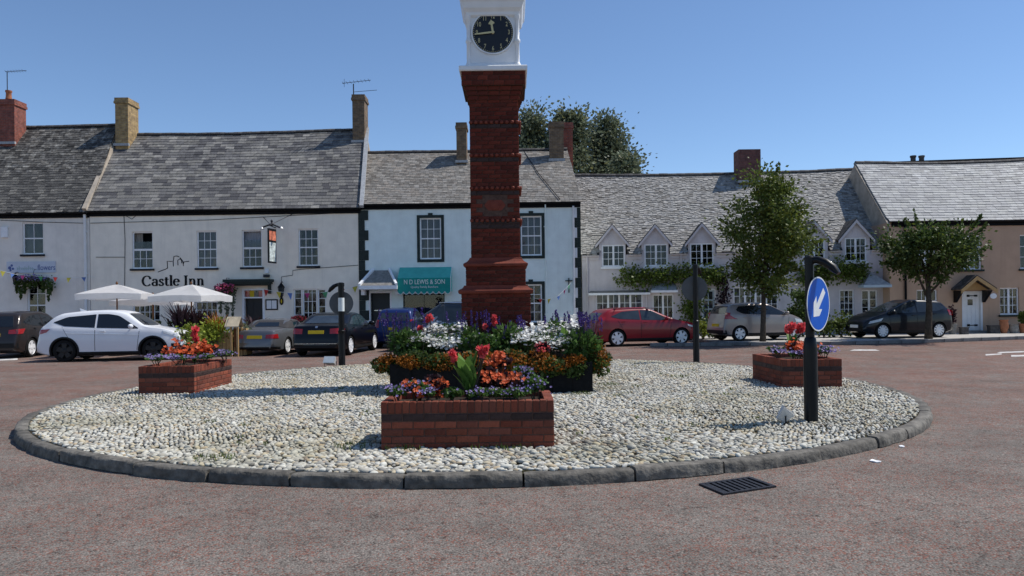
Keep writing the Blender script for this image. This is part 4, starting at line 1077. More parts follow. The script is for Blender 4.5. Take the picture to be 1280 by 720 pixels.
# ------------------------------------------------------------------ 2. the inn
A = XY(112.6, 300, d0); B = XY(451, 300, d0)
f2 = Fac(A, B, PZ-.02); inn = thing('inn_building', (f2.A.x, f2.A.y, PZ), 'long cream rendered inn with grey slate roof and black Castle Inn lettering', 'building')
ez = f2.uv(285, 263)[1]
window(f2, inn, (165, 289.5, 191, 336), 3, 4, open_top=True, curtain=('drape', .02, .4, .5, 1))
window(f2, inn, (246, 288.5, 271, 335), 3, 4, curtain=('net', .02, .98, .0, 1))
window(f2, inn, (302.5, 287.5, 327.5, 334), 3, 4, open_top=True, curtain=('net', .02, .98, .5, 1))
window(f2, inn, (373, 286, 398, 332.5), 3, 4, curtain=('net', .0, .12, .0, 1))
window(f2, inn, (166, 378.5, 200, 412), 5, 3, mull=0, sash=False)
window(f2, inn, (244, 376.5, 272, 408), 4, 3, sash=False)
window(f2, inn, (367, 361, 377.5, 406), 1, 4, sill=False, sash=False)
window(f2, inn, (378.2, 361, 396.3, 407), 3, 3, sill=False, sash=False)
window(f2, inn, (397, 361, 407.5, 406), 1, 4, sill=False, sash=False)
# door with a coloured fanlight
du0, du1, dv0, dv1 = f2.rect((303, 361, 331, 427)); dv0 = PZ+.1
f2.holes.append((du0, du1, dv0, dv1))
dm = MB(); f2.box(dm, du0+.09, du1-.09, dv0, dv1-.42, -.3, -.25); door = dm.build('door', M['doorgreen'], inn)
dm = MB(); f2.box(dm, du0, du0+.09, dv0, dv1, -.17, .02); f2.box(dm, du1-.09, du1, dv0, dv1, -.17, .02); f2.box(dm, du0+.09, du1-.09, dv1-.07, dv1, -.17, .02); f2.box(dm, du0+.09, du1-.09, dv1-.42, dv1-.36, -.17, .02); dm.build('door_frame', M['whiteold'], door)
for k in range(4):
    dm = MB(); a = du0+.1+(du1-du0-.2)*k/4; f2.box(dm, a, a+(du1-du0-.2)/4-.01, dv1-.355, dv1-.08, -.14, -.12); dm.build('fanlight_pane', M[('tail', 'plate_y', 'carglass2', 'tail')[k]], door)
for k in range(2):
    for j in range(2):
        dm = MB(); w_ = (du1-du0-.18)/2; a = du0+.09+.1+k*w_; b = dv0+.2+j*.9; f2.box(dm, a, a+w_-.2, b, b+.7, -.25, -.235); dm.build('door_panel', M['doorgreen'], door)
f2.wall(inn, M['wall_inn'], ez, 9)
EL = f2.pt(-.05, ez+.02, .2); ER = f2.pt(f2.L+.05, ez+.02, .2); RL = P(150, 168.5, d0+4.4); RR = P(458, 162, d0+4.4)
ch_skip = None
dk2, S2 = slope(inn, EL, ER, RL, RR, M['slate'], .235, .36, 300, sag=.08, lift=.022, tints=[(1, 1, 1), (.74, .74, .77), (1.2, 1.19, 1.15), (.56, .56, .6), (1.5, 1.48, 1.42), (.9, .9, .92), (1.08, 1.07, 1.03)], variants=7)
ridge(dk2, S2, .03, .97); backslope(inn, RL, RR, 4.5, 4.2); gutter(f2, inn, ez)
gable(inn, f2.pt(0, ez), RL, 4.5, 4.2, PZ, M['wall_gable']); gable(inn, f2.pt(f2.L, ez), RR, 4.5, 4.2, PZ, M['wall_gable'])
# stone verge on the party wall
mb = MB(); a, b = S2(0, 0), S2(0, 1); mb.obox((a+b)/2+Vector((-.05, -.05, .06)), (.09, 0, 0), (b-a)/2, Vector((0, -.05, .05))); mb.build('verge', M['wall_gable'], dk2)
mb = MB(); a, b = S2(1, 0), S2(1, 1); mb.obox((a+b)/2+Vector((.05, -.05, .05)), (.09, 0, 0), (b-a)/2, Vector((0, -.05, .05))); mb.build('verge', M['lead'], dk2)
chimney(dk2, 144, 160, 122, 180, 37.4, M['ch_yellow'], 1.05)
def two_aerials(x, y, z, p):
    mb = MB(); X0 = x+.05; mb.tube([(X0, y+.1, z), (X0, y+.1, z+.55)], .03, 6)
    mb.tube([(X0-.55, y+.1, z+.58), (X0+.85, y+.1, z+.72)], .014, 5); mb.tube([(X0+.0, y+.1, z+.15), (X0+1.15, y+.1, z+.23)], .012, 5)
    for k in range(8): xx = X0-.5+k*.18; mb.tube([(xx, y-.15, z+.585+.1*(xx-X0+.55)), (xx, y+.35, z+.585+.1*(xx-X0+.55))], .008, 4)
    mb.tube([(X0-.45, y+.1, z+.4), (X0-.45, y+.1, z+.8)], .01, 4)
    mb.build('aerial', M['iron'], p)
chimney(dk2, 440.5, 455.5, 118, 176, 37.6, M['ch_brown'], .95, aerial=two_aerials)
serif_text(inn, f2, 'Castle Inn', 177.5, 256, 357.5, 345.2, M['lettering'])
mb = MB(); sk = [[(197.5, 340), (202, 338.3), (207, 336.5), (209.5, 335)], [(209.5, 335), (209, 326.5), (214, 326.8), (216.5, 326.3), (216.8, 333)], [(216.8, 326), (217.5, 320.5), (221, 320), (224, 321)], [(222.5, 331.5), (222.2, 325.5), (225, 323.5), (227, 325.5), (227.3, 329)], [(225, 322), (228.5, 326.5), (229.5, 332.5), (229.8, 327.5), (236.5, 326.5)]]
for s_ in sk: strokes(mb, [[f2.uv(x, y) for x, y in s_]], lambda a, b, d: f2.pt(a, b, .002+d), 0, 0, .006, fixedw=.035)
mb.build('castle_drawing', M['lettering'], inn)
# canopy over the inn door
u0, u1, v0, v1 = f2.rect((284, 349.5, 342.5, 359)); cp = MB()
f2.box(cp, u0, u1, v1-.12, v1, 0, .55); f2.box(cp, u0+.06, u1-.06, v1-.2, v1-.12, 0, .5); f2.box(cp, u0+.12, u1-.12, v1-.27, v1-.2, 0, .42)
for uu in (u0+.12, u1-.22): f2.box(cp, uu, uu+.1, v0-.3, v1-.27, 0, .2)
cp.build('door_canopy', M['quoin'], inn)
# menu board, plaque, outdoor light, window clutter, cables
def framed(fac, parent, r, name, fm, im, off=.03):
    a0, a1, b0, b1 = fac.rect(r); mb = MB(); fac.box(mb, a0, a1, b0, b1, .003, off); o = mb.build(name, M[fm], parent); k = (a1-a0)*.1
    mb = MB(); fac.box(mb, a0+k, (a0+a1)/2-.01, b0+k, b1-k, off, off+.004); fac.box(mb, (a0+a1)/2+.01, a1-k, b0+k, b1-k, off, off+.004); mb.build('page', M[im], o); return o
tag(framed(f2, None, (332, 374, 347.5, 387.5), 'menu_board', 'lettering', 'white'), 'black framed menu board with two white pages beside the inn door', 'menu board')
u, v = f2.uv(352, 376.5); mb = MB(); n = 20
mb.prism([(.09*math.cos(2*math.pi*i/n), .17*math.sin(2*math.pi*i/n)) for i in range(n)], f2.pt(u, v, .003), (f2.U.x, f2.U.y, 0), (0, 0, 1), (f2.N.x*.02, f2.N.y*.02, 0)); pq = mb.build('oval_plaque', M['lettering'])
mb = MB(); mb.prism([(.03*math.cos(2*math.pi*i/n), .09*math.sin(2*math.pi*i/n)) for i in range(n)], f2.pt(u, v, .023), (f2.U.x, f2.U.y, 0), (0, 0, 1), (f2.N.x*.006, f2.N.y*.006, 0)); o = mb.build('plaque_emblem', M['plate_y'], pq)
tag(pq, 'black and yellow oval plaque under the inn lantern', 'plaque')
wall_lamp(f2, 351.5, 363.5, 'black wall lantern beside the inn door', 1.15)
u, v = f2.uv(334, 341); t = thing('security_light', f2.pt(u, v, 0), 'small wall light between the inn door canopy and the window above', 'wall light')
mb = MB(); f2.box(mb, u-.08, u+.08, v-.02, v+.18, 0, .1); mb.build('housing', M['whiteold'], t); mb = MB(); f2.box(mb, u-.12, u+.12, v-.2, v-.08, .02, .2); mb.build('lamp_head', M['iron'], t)
mb = MB()
for pts in ([(155, 268), (156.5, 300), (156, 357)], [(156, 321.5), (120, 321.5)], [(158, 270), (165, 274), (172, 268)], [(352, 358), (352, 346), (366, 344), (366, 338), (378, 336.5), (448, 331.5)], [(113, 279), (260, 275), (448, 265)]):
    mb.tube([f2.pt(*f2.uv(x, y), .015) for x, y in pts], .012, 5)
mb.build('wall_cable', M['iron'], inn)
mb = MB(); mb.tube([f1.pt(*f1.uv(x, y), .015) for x, y in ((-5, 275), (50, 277.5), (106, 279))], .012, 5); mb.build('wall_cable', M['iron'], shop)
# hanging pub sign on a wrought iron bracket
u, v = f2.uv(340, 307.5, .75); us, vt = f2.uv(340, 286, .75); _, vb = f2.uv(340, 329, .75)
t = thing('hanging_sign', f2.pt(u, vt, 0), 'tall hanging pub sign on an iron bracket above the inn door', 'pub sign')
sg = MB(); c = f2.pt(u, (vt+vb)/2, .75); nv = Vector((f2.N.x, f2.N.y, 0)); uv_ = Vector((f2.U.x, f2.U.y, 0))
ax = (nv*.33-uv_*.06); ay = Vector((ax.y, -ax.x, 0)).normalized()
sg.obox(c, ax, ay*.03, (0, 0, (vt-vb)/2)); bd = sg.build('board', M['blackpaint'], t)
for (fz0, fz1, mt) in ((.66, .93, 'pet_orange_sign'), (.05, .60, 'sign_picture')):
    if mt not in M: M[mt] = pm(mt, (.62, .2, .12) if 'orange' in mt else (.52, .58, .56), .6, .45, 9)
    hgt = vt-vb; zc_ = vb+hgt*(fz0+fz1)/2
    for sgn in (1, -1):
        mb = MB(); mb.obox(Vector((c.x, c.y, zc_))+ay*.032*sgn, ax*.85, ay*.003, (0, 0, hgt*(fz1-fz0)/2)); mb.build('sign_panel', M[mt], bd)
br = MB(); br.tube([f2.pt(u-.06, vt+.12, 0), f2.pt(u, vt+.12, 1.15)], .025, 6); br.tube([f2.pt(u+.75, vt+.75, 0), f2.pt(u, vt+.14, 1.0)], .016, 5); br.tube([f2.pt(u-.6, vt+.6, 0), f2.pt(u, vt+.14, .9)], .014, 5)
br.tube([f2.pt(u-.42, vt+.06, .75), f2.pt(u-.2, vt+.14, .75), f2.pt(u, vt+.2, .75), f2.pt(u+.2, vt+.12, .75), f2.pt(u+.42, vt+.02, .75)], .035, 6); br.lathe([(.03, .1), (.07, .2), (.03, .28), (.06, .34), (.01, .4)], f2.pt(u, vt, .75), 8)
br.build('bracket', M['iron'], t)
for sgn in (-1, 1):
    lm = MB(); lm.lathe([(.03, .06), (.09, -.02), (.08, -.05)], f2.pt(u+sgn*.42, vt+.03, .75), 10); lm.build('sign_lamp', M['lampgrey'], t)

# ------------------------------------------------------------------ 3. pale blue house with the green awning
A = XY(451.6, 300, d0); B = XY(726, 300, d0)
f3 = Fac(A, B, PZ-.02); blue = thing('blue_house_building', (f3.A.x, f3.A.y, PZ), 'pale blue house with dark green quoins and a green shop awning, behind the tower', 'building')
ez = f3.uv(590, 255)[1]
window(f3, blue, (525, 272.5, 551.5, 324), 3, 4, surround='quoin', sill=False, curtain=('net', .0, 1, .0, 1))
window(f3, blue, (651, 270, 677, 319.5), 3, 4, surround='quoin', sill=False, curtain=('net', .0, 1, .0, 1))
window(f3, blue, (650, 355.5, 677.5, 403), 3, 4, surround='quoin', sill=False, curtain=('net', .0, 1, .0, .5))
window(f3, blue, (504, 367, 556, 410), 2, 1, mat='quoin', sill=False, sash=False)
du0, du1, dv0, dv1 = f3.rect((461, 364, 490, 427)); dv0 = PZ+.1; f3.holes.append((du0, du1, dv0, dv1))
dm = MB(); f3.box(dm, du0+.08, du1-.08, dv0, dv1-.08, -.35, -.3); door = dm.build('door', M['doorgreen'], blue)
dm = MB(); f3.box(dm, du0, du0+.08, dv0, dv1, -.17, .03); f3.box(dm, du1-.08, du1, dv0, dv1, -.17, .03); f3.box(dm, du0+.08, du1-.08, dv1-.08, dv1, -.17, .03); dm.build('door_frame', M['whiteold'], door)
dm = MB(); f3.box(dm, du0+.2, du1-.2, dv0+1.2, dv0+1.24, -.3, -.27); dm.build('letter_box', M['chrome'], door)
f3.wall(blue, M['wall_blue'], ez, 9)
EL = f3.pt(-.08, ez+.02, .2); ER = f3.pt(f3.L+.08, ez+.02, .2); RL = P(459, 191, d0+4.2); RR = P(709, 187, d0+4.2)
dk3, S3 = slope(blue, EL, ER, RL, RR, M['slatemid'], .165, .21, 300, sag=.02, tints=[(1, 1, 1), (.86, .86, .85), (1.14, 1.13, 1.1), (.72, .7, .68), (1.05, 1.0, .95)])
ridge(dk3, S3); backslope(blue, RL, RR, 4.5, 3.2); gutter(f3, blue, ez)
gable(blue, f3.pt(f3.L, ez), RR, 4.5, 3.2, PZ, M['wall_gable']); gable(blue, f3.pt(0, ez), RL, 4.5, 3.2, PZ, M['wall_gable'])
chimney(dk3, 570.5, 583, 153, 201, 37.0, M['ch_brown'], .9)
chimney(dk3, 687, 704.5, 152, 199, 37.2, M['ch_brown'], .5, pots=0); chimney(dk3, 703, 716, 153, 199, 38.3, M['ch_red'], .8, flash=False)
mb = MB(); mb.tube([S3(.78, 1)+Vector((0, 0, .02)), S3(.83, .5)+Vector((0, -.03, .06)), S3(.9, .02)+Vector((0, -.03, .06))], .02, 5); mb.build('roof_cable', M['iron'], dk3)
nq = 13
for k in range(nq):      # quoins: dark blocks, long and short
    va = PZ+(ez-.22-PZ)*k/nq; vb_ = PZ+(ez-.22-PZ)*(k+1)/nq-.005
    mb = MB(); f3.box(mb, -.12, .16 if k % 2 else .32, va, vb_, -.01, .03); mb.build('quoin', M['quoin'], blue)
    mb = MB(); f3.box(mb, f3.L-.16, f3.L, va, vb_, -.01, .03); mb.build('quoin', M['quoin'], blue)
    mb = MB(); f3.box(mb, f3.L-.36, f3.L-.163, va, vb_, -.01, .028); mb.build('quoin', M['quoin' if k % 2 else 'white'], blue)
pipe(f3, blue, 716.3, 258, 420, 'white', .045); pipe(f3, blue, 681.5, 256, 420, 'wall_blue', .03)
# awning
u0, u1, _, _ = f3.rect((498, 334, 564, 366), .5); _, vt = f3.uv(530, 334); _, vm = f3.uv(530, 347.3, .75); _, vb = f3.uv(530, 364.5, .8)
aw = MB(); aw.add([f3.pt(u0, vt, .02), f3.pt(u1, vt, .02), f3.pt(u1, vm, .75), f3.pt(u0, vm, .75)], [(0, 1, 2, 3)]); aw.add([f3.pt(u0, vt, .02), f3.pt(u0, vm, .75), f3.pt(u0, vb, .8), f3.pt(u0, vb, .02)], [(0, 1, 2, 3)]); aw.add([f3.pt(u1, vt, .02), f3.pt(u1, vm, .75), f3.pt(u1, vb, .8), f3.pt(u1, vb, .02)], [(0, 1, 2, 3)])
awn = thing('shop_awning', f3.pt((u0+u1)/2, vt, 0), 'green box awning with white lettering over the butcher shop window', 'awning')
aw.build('canopy_top', M['awnsunlit'], awn, fix=False)
mb = MB(); mb.add([f3.pt(u0, vm, .751), f3.pt(u1, vm, .751), f3.pt(u1, vb, .801), f3.pt(u0, vb, .801), f3.pt(u0, vm, .735), f3.pt(u1, vm, .735), f3.pt(u1, vb, .785), f3.pt(u0, vb, .785)], [(0, 1, 2, 3), (7, 6, 5, 4), (0, 4, 5, 1), (3, 2, 6, 7)]); val = mb.build('valance', M['awndark'], awn)
ns = 9; sc = MB(); wl = (u1-u0)/ns
for k in range(ns):
    pts = [(u0+wl*(k+i/8), vb-.0-.11*math.sin(math.pi*i/8)) for i in range(9)]
    sc.prism([(p[0], p[1]) for p in pts], f3.pt(0, 0, .80), (f3.U.x, f3.U.y, 0), (0, 0, 1), (f3.N.x*.012, f3.N.y*.012, 0))
sc.build('scalloped_edge', M['awndark'], val)
sc = MB()
for k in range(ns):
    pts = [(u0+wl*(k+i/8), vb-.0-.11*math.sin(math.pi*i/8)) for i in range(9)]
    sc.tube([f3.pt(p[0], p[1], .812) for p in pts], .014, 4)
sc.tube([f3.pt(u1, vt, .03), f3.pt(u1, vm, .76), f3.pt(u1, vb, .81)], .018, 4); sc.build('white_piping', M['letwhite'], val)
f3v = Fac(f3.A+f3.N*.79, f3.B+f3.N*.79, PZ)
flat_text(val, f3v, 'N D LEWIS & SON', 530.5, 352.6, 6.2, 51, M['letwhite'], .012)
flat_text(val, f3v, 'Quality Family Butchers', 530.5, 358.7, 2.8, 34, M['letwhite'], .022, ext=.001)
# hipped slate porch over the door, with white hip boards
u0, u1, v0, _ = f3.rect((450, 338, 496, 357), .8); ua, va = f3.uv(472.5, 336.5, .1); pj = .95
po = MB(); um = (u0+u1)/2; vs = [f3.pt(u0, v0, pj), f3.pt(u1, v0, pj), f3.pt(um+.35, va-.05, .05), f3.pt(um-.35, va-.05, .05), f3.pt(u0, v0, 0), f3.pt(u1, v0, 0)]
po.add(vs, [(0, 1, 2, 3), (0, 3, 4), (1, 5, 2), (4, 5, 1, 0)], (1, 1, 1)); pr_ = po.build('porch_roof', M['slatemid'], blue, fix=False)
for (a, b) in ((vs[0], vs[3]), (vs[1], vs[2])):
    mb = MB(); mb.obox((a+b)/2+Vector((0, -.01, .04)), (b-a)/2, (.05, 0, .0), (0, -.02, .05)); mb.build('hip_board', M['whiteold'], pr_)
mb = MB(); f3.box(mb, u0-.03, u1+.03, v0-.16, v0-.003, 0, pj+.03); mb.build('porch_fascia', M['whiteold'], pr_)
mb = MB(); mb.lathe([(.1, 0), (.12, -.06), (.06, -.1)], f3.pt(um, v0-.17, .4), 10); mb.build('porch_lamp', M['letwhite'], pr_)
mb = MB(); f3.box(mb, u0-.02, u0+.12, dv0+1.9, v0-.16, 0, .5); f3.box(mb, u1-.12, u1+.02, dv0+1.9, v0-.16, 0, .5); mb.build('porch_bracket', M['whiteold'], pr_)
# small iron bracket and cross near the right corner
u, v = f3.uv(711, 356); mb = MB(); f3.box(mb, u-.02, u+.02, v-.35, v+.3, 0, .06); f3.box(mb, u-.16, u+.16, v+.16, v+.2, 0, .06); mb.build('iron_bracket', M['quoin'], blue)

# ------------------------------------------------------------------ 4. white cottage row with dormers
A = XY(727.5, 330, 36.2); B = XY(1112.5, 330, 34.7)
f4 = Fac(A, B, PZ-.02); cot = thing('cottage_row_building', (f4.A.x, f4.A.y, PZ), 'row of white cottages with five small gabled dormers and an old stone slate roof', 'building')
ez = (f4.uv(735, 319)[1]+f4.uv(1095, 312.5)[1])/2
EL = f4.pt(-.05, ez+.0, .22); ER = f4.pt(f4.L+.3, ez+.0, .22); RL = P(716, 219.5, 40.6); RR = P(1072, 212, 39.6)
DORM = [(765, 281, 303, (752.5, 306, 781, 333.5)), (818.5, 280.5, 303, (805.5, 305, 834.5, 333)), (877, 279, 302, (862.5, 304, 892, 333)), (1017, 276, 298, (1004, 299, 1031, 328)), (1069.5, 274.5, 297, (1056, 297, 1083, 327))]
drects = []
for (xc, ya, ye, wr) in DORM:
    u0, u1, v0, v1 = f4.rect(wr); drects.append((u0, u1, v0, v1))
nrm_ = None
def under_dormer(p):
    u = (Vector((p.x, p.y))-f4.A).dot(f4.U)
    for (xc, ya, ye, wr), (u0, u1, v0, v1) in zip(DORM, drects):
        um = (u0+u1)/2; va = f4.uv(xc, ya)[1]
        if abs(u-um) < .66 and p.z < va-abs(u-um)*.95-.15: return True
    return False
for (u0, u1, v0, v1) in drects: f4.holes.append((u0-.01, u1+.01, v0-.02, ez))
for r_, cfg in (((745, 366.5, 803.5, 402), dict(cols=8, rows=3, mull=3, curtain=('net', 0, 1, 0, 1))), ((816, 368, 842, 400), dict(cols=4, rows=2, mull=1)),
                ((917, 358.5, 973, 392), dict(cols=8, rows=3, mull=3, curtain=('net', 0, 1, 0, 1))), ((1049.5, 362, 1068, 396), dict(cols=3, rows=4, curtain=('net', 0, 1, 0, .6))), ((1077, 362.5, 1097, 396), dict(cols=2, rows=3, mull=1))):
    window(f4, cot, r_, sill=True, sillmat='whiteold', sash=False, **cfg)
du0, du1, dv0, dv1 = f4.rect((877, 361, 895, 420)); dv0 = PZ+.05; f4.holes.append((du0, du1, dv0, dv1))
M['dooblue'] = pm('pale_blue_door_paint', (.50, .60, .66), .5, .06)
dm = MB(); f4.box(dm, du0+.06, du1-.06, dv0, dv1-.06, -.16, -.11); door = dm.build('door', M['dooblue'], cot)
dm = MB(); f4.box(dm, du0, du0+.06, dv0, dv1, -.15, .02); f4.box(dm, du1-.06, du1, dv0, dv1, -.15, .02); f4.box(dm, du0+.06, du1-.06, dv1-.06, dv1, -.15, .02); dm.build('door_frame', M['whiteold'], door)
for i in range(2):
    for j in range(3):
        dm = MB(); w_ = (du1-du0-.3)/2; a = du0+.13+i*(w_+.04); b = dv0+.75+j*.42; f4.box(dm, a, a+w_, b, b+.36, -.11, -.104); dm.build('pane', M['carglass2'], door)
f4.wall(cot, M['wall_cot'], ez, 9, reveal=.14)
dk4, S4 = slope(cot, EL, ER, RL, RR, M['slateold'], .155, .21, 300, jit=.016, lift=.024, sag=.10, skip=under_dormer, rough=.36, tints=[(1, 1, 1), (.9, .9, .88), (1.08, 1.07, 1.04), (.72, .7, .67), (1.14, 1.13, 1.1), (.96, .95, .92), (1.03, 1.01, .98)], variants=8)
ridge(dk4, S4, .0, .985); backslope(cot, RL, RR, 4.5, 4.2)
gable(cot, f4.pt(f4.L, ez), RR, 4.5, 4.2, PZ, M['wall_gable']); gable(cot, f4.pt(0, ez), RL, 4.5, 4.2, PZ, M['wall_gable'])
chimney(dk4, 923.5, 951, 186.5, 226, 39.2, M['ch_dark'], .9, cap=False)
for (xc, ya, ye, wr), (u0, u1, v0, v1) in zip(DORM, drects):
    um, va = f4.uv(xc, ya, .05); _, ve = f4.uv(xc, ye, .05); hw = .62; ov = .0
    # front gable wall with its window, running up through the eaves
    fd = Fac(f4.A+f4.N*.012, f4.B+f4.N*.012, v0-.12)
    wdw_r = (u0, u1, v0, v1)
    db = MB(); L_, Rr = um-hw, um+hw
    ap = va-.08
    # wall pieces round the opening
    for (a, b, c, d) in ((L_, u0, v0-.12, ve), (u1, Rr, v0-.12, ve), (u0, u1, v0-.12, v0), (u0, u1, v1, ve)):
        if b > a and d > c: fd.box(db, a, b, c, d, -.12, 0)
    db.add([fd.pt(L_, ve, 0), fd.pt(Rr, ve, 0), fd.pt(um, ap, 0)], [(0, 1, 2)])
    # cheeks run back into the roof
    back = -1.9
    for uu in (L_, Rr): db.add([fd.pt(uu, ez-.1, -.12), fd.pt(uu, ve, -.12), fd.pt(uu, ve, back), fd.pt(uu, ez-.1, back)], [(0, 1, 2, 3)])
    dormer = db.build('dormer', M['wall_cot'], cot, fix=False)
    window(fd, dormer, None, cols=4, rows=3, mull=1, sill=False, hole=False, rect=wdw_r, reveal=.02, fw=.06, sash=False)
    sb = MB(); fd.box(sb, u0-.06, u1+.06, v0-.1, v0-.002, -.02, .07); sb.build('sill', M['whiteold'], dormer)
    for sg_ in (-1, 1):     # roof planes, bargeboards
        rb = MB(); e0 = fd.pt(um+sg_*(hw+.17), ve-.12, .14); a0 = fd.pt(um, va, .14); e1 = fd.pt(um+sg_*(hw+.17), ve-.12, back-.2); a1 = fd.pt(um, va, back-.6)
        th_ = Vector((0, 0, .05)); rb.add([e0, a0, a1, e1, e0+th_, a0+th_, a1+th_, e1+th_], [(0, 1, 2, 3), (4, 5, 6, 7), (0, 1, 5, 4), (1, 2, 6, 5), (2, 3, 7, 6), (3, 0, 4, 7)], (.8, .8, .8)); rb.build('dormer_roof', M['slatedk'], dormer)
        bb = MB(); q0 = fd.pt(um+sg_*(hw+.17), ve-.13, .15); q1 = fd.pt(um, va-.005, .15); dn = Vector((0, 0, -.15)); fw_ = Vector((f4.N.x, f4.N.y, 0))*.03
        bb.add([q0, q1, q1+dn, q0+dn*.9, q0+fw_, q1+fw_, q1+dn+fw_, q0+dn*.9+fw_], [(0, 1, 2, 3), (4, 5, 6, 7), (0, 1, 5, 4), (1, 2, 6, 5), (2, 3, 7, 6), (3, 0, 4, 7)]); bb.build('bargeboard', M['wall_cot'], dormer)
prev = 0.0
for (u0, u1, v0, v1) in drects+[(f4.L, f4.L, 0, 0)]:
    um = (u0+u1)/2; e = um-.66 if u0 < f4.L-.1 else f4.L
    if e-prev > .2: gutter(f4, cot, ez-.02, prev, e, 'wall_cot', .06, .14)
    prev = um+.66
pipe(f4, cot, 734, 321, 420, 'wall_cot', .035); pipe(f4, cot, 851, 318, 345, 'wall_cot', .03); pipe(f4, cot, 808, 365, 415, 'wall_cot', .035)
hood_roof(cot, f4, (736, 363, 812, 366), .35, M['slatemid'], 'bay_roof'); hood_roof(cot, f4, (814, 353.5, 846, 363), .6, M['slatepink'])
# pyramid hood near the right end
u0, u1, v0, _ = f4.rect((1078, 340, 1112, 356), .5); ua, va = f4.uv(1085, 340, .0)
po = MB(); vs = [f4.pt(u0, v0, .7), f4.pt(u1, v0, .7), f4.pt(ua+.1, va, .05), f4.pt(u0, v0, 0), f4.pt(u1, v0, 0)]
po.add(vs, [(0, 1, 2), (3, 0, 2), (1, 4, 2), (3, 4, 1, 0)], (1, 1, 1)); po.build('porch_roof', M['slatepink'], cot, fix=False)
mb = MB(); f4.box(mb, u0-.02, u1+.02, v0-.12, v0-.004, 0, .72); mb.build('porch_fascia', M['dooblue'], cot)

# ------------------------------------------------------------------ 5. peach cottage on the right
A = XY(1112, 330, 34.1); B = XY(1420, 330, 34.1)
f5 = Fac(A, B, PZ-.02); pink = thing('peach_cottage_building', (f5.A.x, f5.A.y, PZ), 'peach rendered cottage at the right edge with a silvery slate roof and white door', 'building')
ez = f5.uv(1200, 277)[1]
window(f5, pink, (1198, 294, 1227, 337), 4, 3, mull=1, sillmat='quoin', sash=False)
window(f5, pink, (1275, 293, 1304, 336), 4, 3, mull=1, sillmat='quoin', sash=False)
window(f5, pink, (1146, 362, 1172, 402), 4, 3, mull=1, sillmat='quoin', sash=False)
window(f5, pink, (1250, 359.5, 1274, 393.5), 4, 3, mull=1, sillmat='quoin', sash=False)
window(f5, pink, (1143, 296, 1170, 339), 4, 3, mull=1, sillmat='quoin', sash=False)
du0, du1, dv0, dv1 = f5.rect((1202.5, 364, 1228, 417)); dv0 = PZ+.1; f5.holes.append((du0, du1, dv0, dv1))
door = None
w_ = (du1-du0-.16)/4
dm = MB(); f5.box(dm, du0+.08, du1-.08, dv0, dv1-.07, -.12, -.09); door = dm.build('door', M['whiteold'], pink)
for k in range(4):
    dm = MB(); f5.box(dm, du0+.08+w_*k+.006, du0+.08+w_*(k+1)-.006, dv0+.01, dv1-.075, -.09, -.075); dm.build('plank', M['white'], door)
dm = MB(); f5.box(dm, du0, du0+.08, dv0, dv1, -.12, .02); f5.box(dm, du1-.08, du1, dv0, dv1, -.12, .02); f5.box(dm, du0+.08, du1-.08, dv1-.07, dv1, -.12, .02); dm.build('door_frame', M['white'], door)
dm = MB(); f5.box(dm, du0+.3, du0+.52, dv1-.62, dv1-.36, -.075, -.065); dm.build('pane', M['carglass'], door)
for vv in (dv0+.22, dv1-.22):
    dm = MB(); f5.box(dm, du0+.26, du1-.18, vv, vv+.035, -.075, -.06); f5.box(dm, du0+.26, du0+.38, vv-.03, vv+.065, -.075, -.06); f5.box(dm, du1-.32, du1-.18, vv-.02, vv+.055, -.075, -.06); dm.build('strap_hinge', M['blackpaint'], door)
dm = MB(); f5.box(dm, du0-.1, du1+.1, PZ-.02, dv0, -.1, .25); dm.build('door_step', M['farkerb'], pink)
f5.wall(pink, M['wall_pink'], ez, 9)
EL = f5.pt(-.12, ez+.02, .22); ER = f5.pt(f5.L, ez+.02, .22); RL = P(1069, 203.5, 38.3); RR = P(1375, 193, 38.3)
dk5, S5 = slope(pink, EL, ER, RL, RR, M['slatepink'], .24, .33, 300, sag=.2, lift=.024, tints=[(1, 1, 1), (.9, .9, .91), (1.1, 1.1, 1.08), (.74, .74, .75), (1.0, 1.0, .97), (.86, .86, .86)])
ridge(dk5, S5); backslope(pink, RL, RR, 4.5, 3.6); gutter(f5, pink, ez, .1)
gable(pink, f5.pt(-.01, ez), RL, 4.5, 3.6, ez-.9, M['wall_gable']); gable(pink, f5.pt(f5.L, ez), RR, 4.5, 3.6, PZ, M['wall_gable'])
mb = MB(); a, b = S5(0, 0), S5(0, 1); mb.obox((a+b)/2+Vector((-.02, 0, -.1)), (.05, 0, 0), (b-a)/2, Vector((0, .06, .09))); mb.build('verge', M['wall_gable'], dk5)
for px in (1141.5, 1152):
    c = P(px, 206, 38.9); pb = MB(); pb.lathe([(.13, -.3), (.12, .35), (.15, .38), (.15, .46), (.1, .46), (.1, .3)], (c.x, c.y, c.z), 12); pb.build('chimney_pot', M['ridge'], dk5, smooth=True, sharp=40)
pipe(f5, pink, 1130, 279, 420, 'gutter', .05)
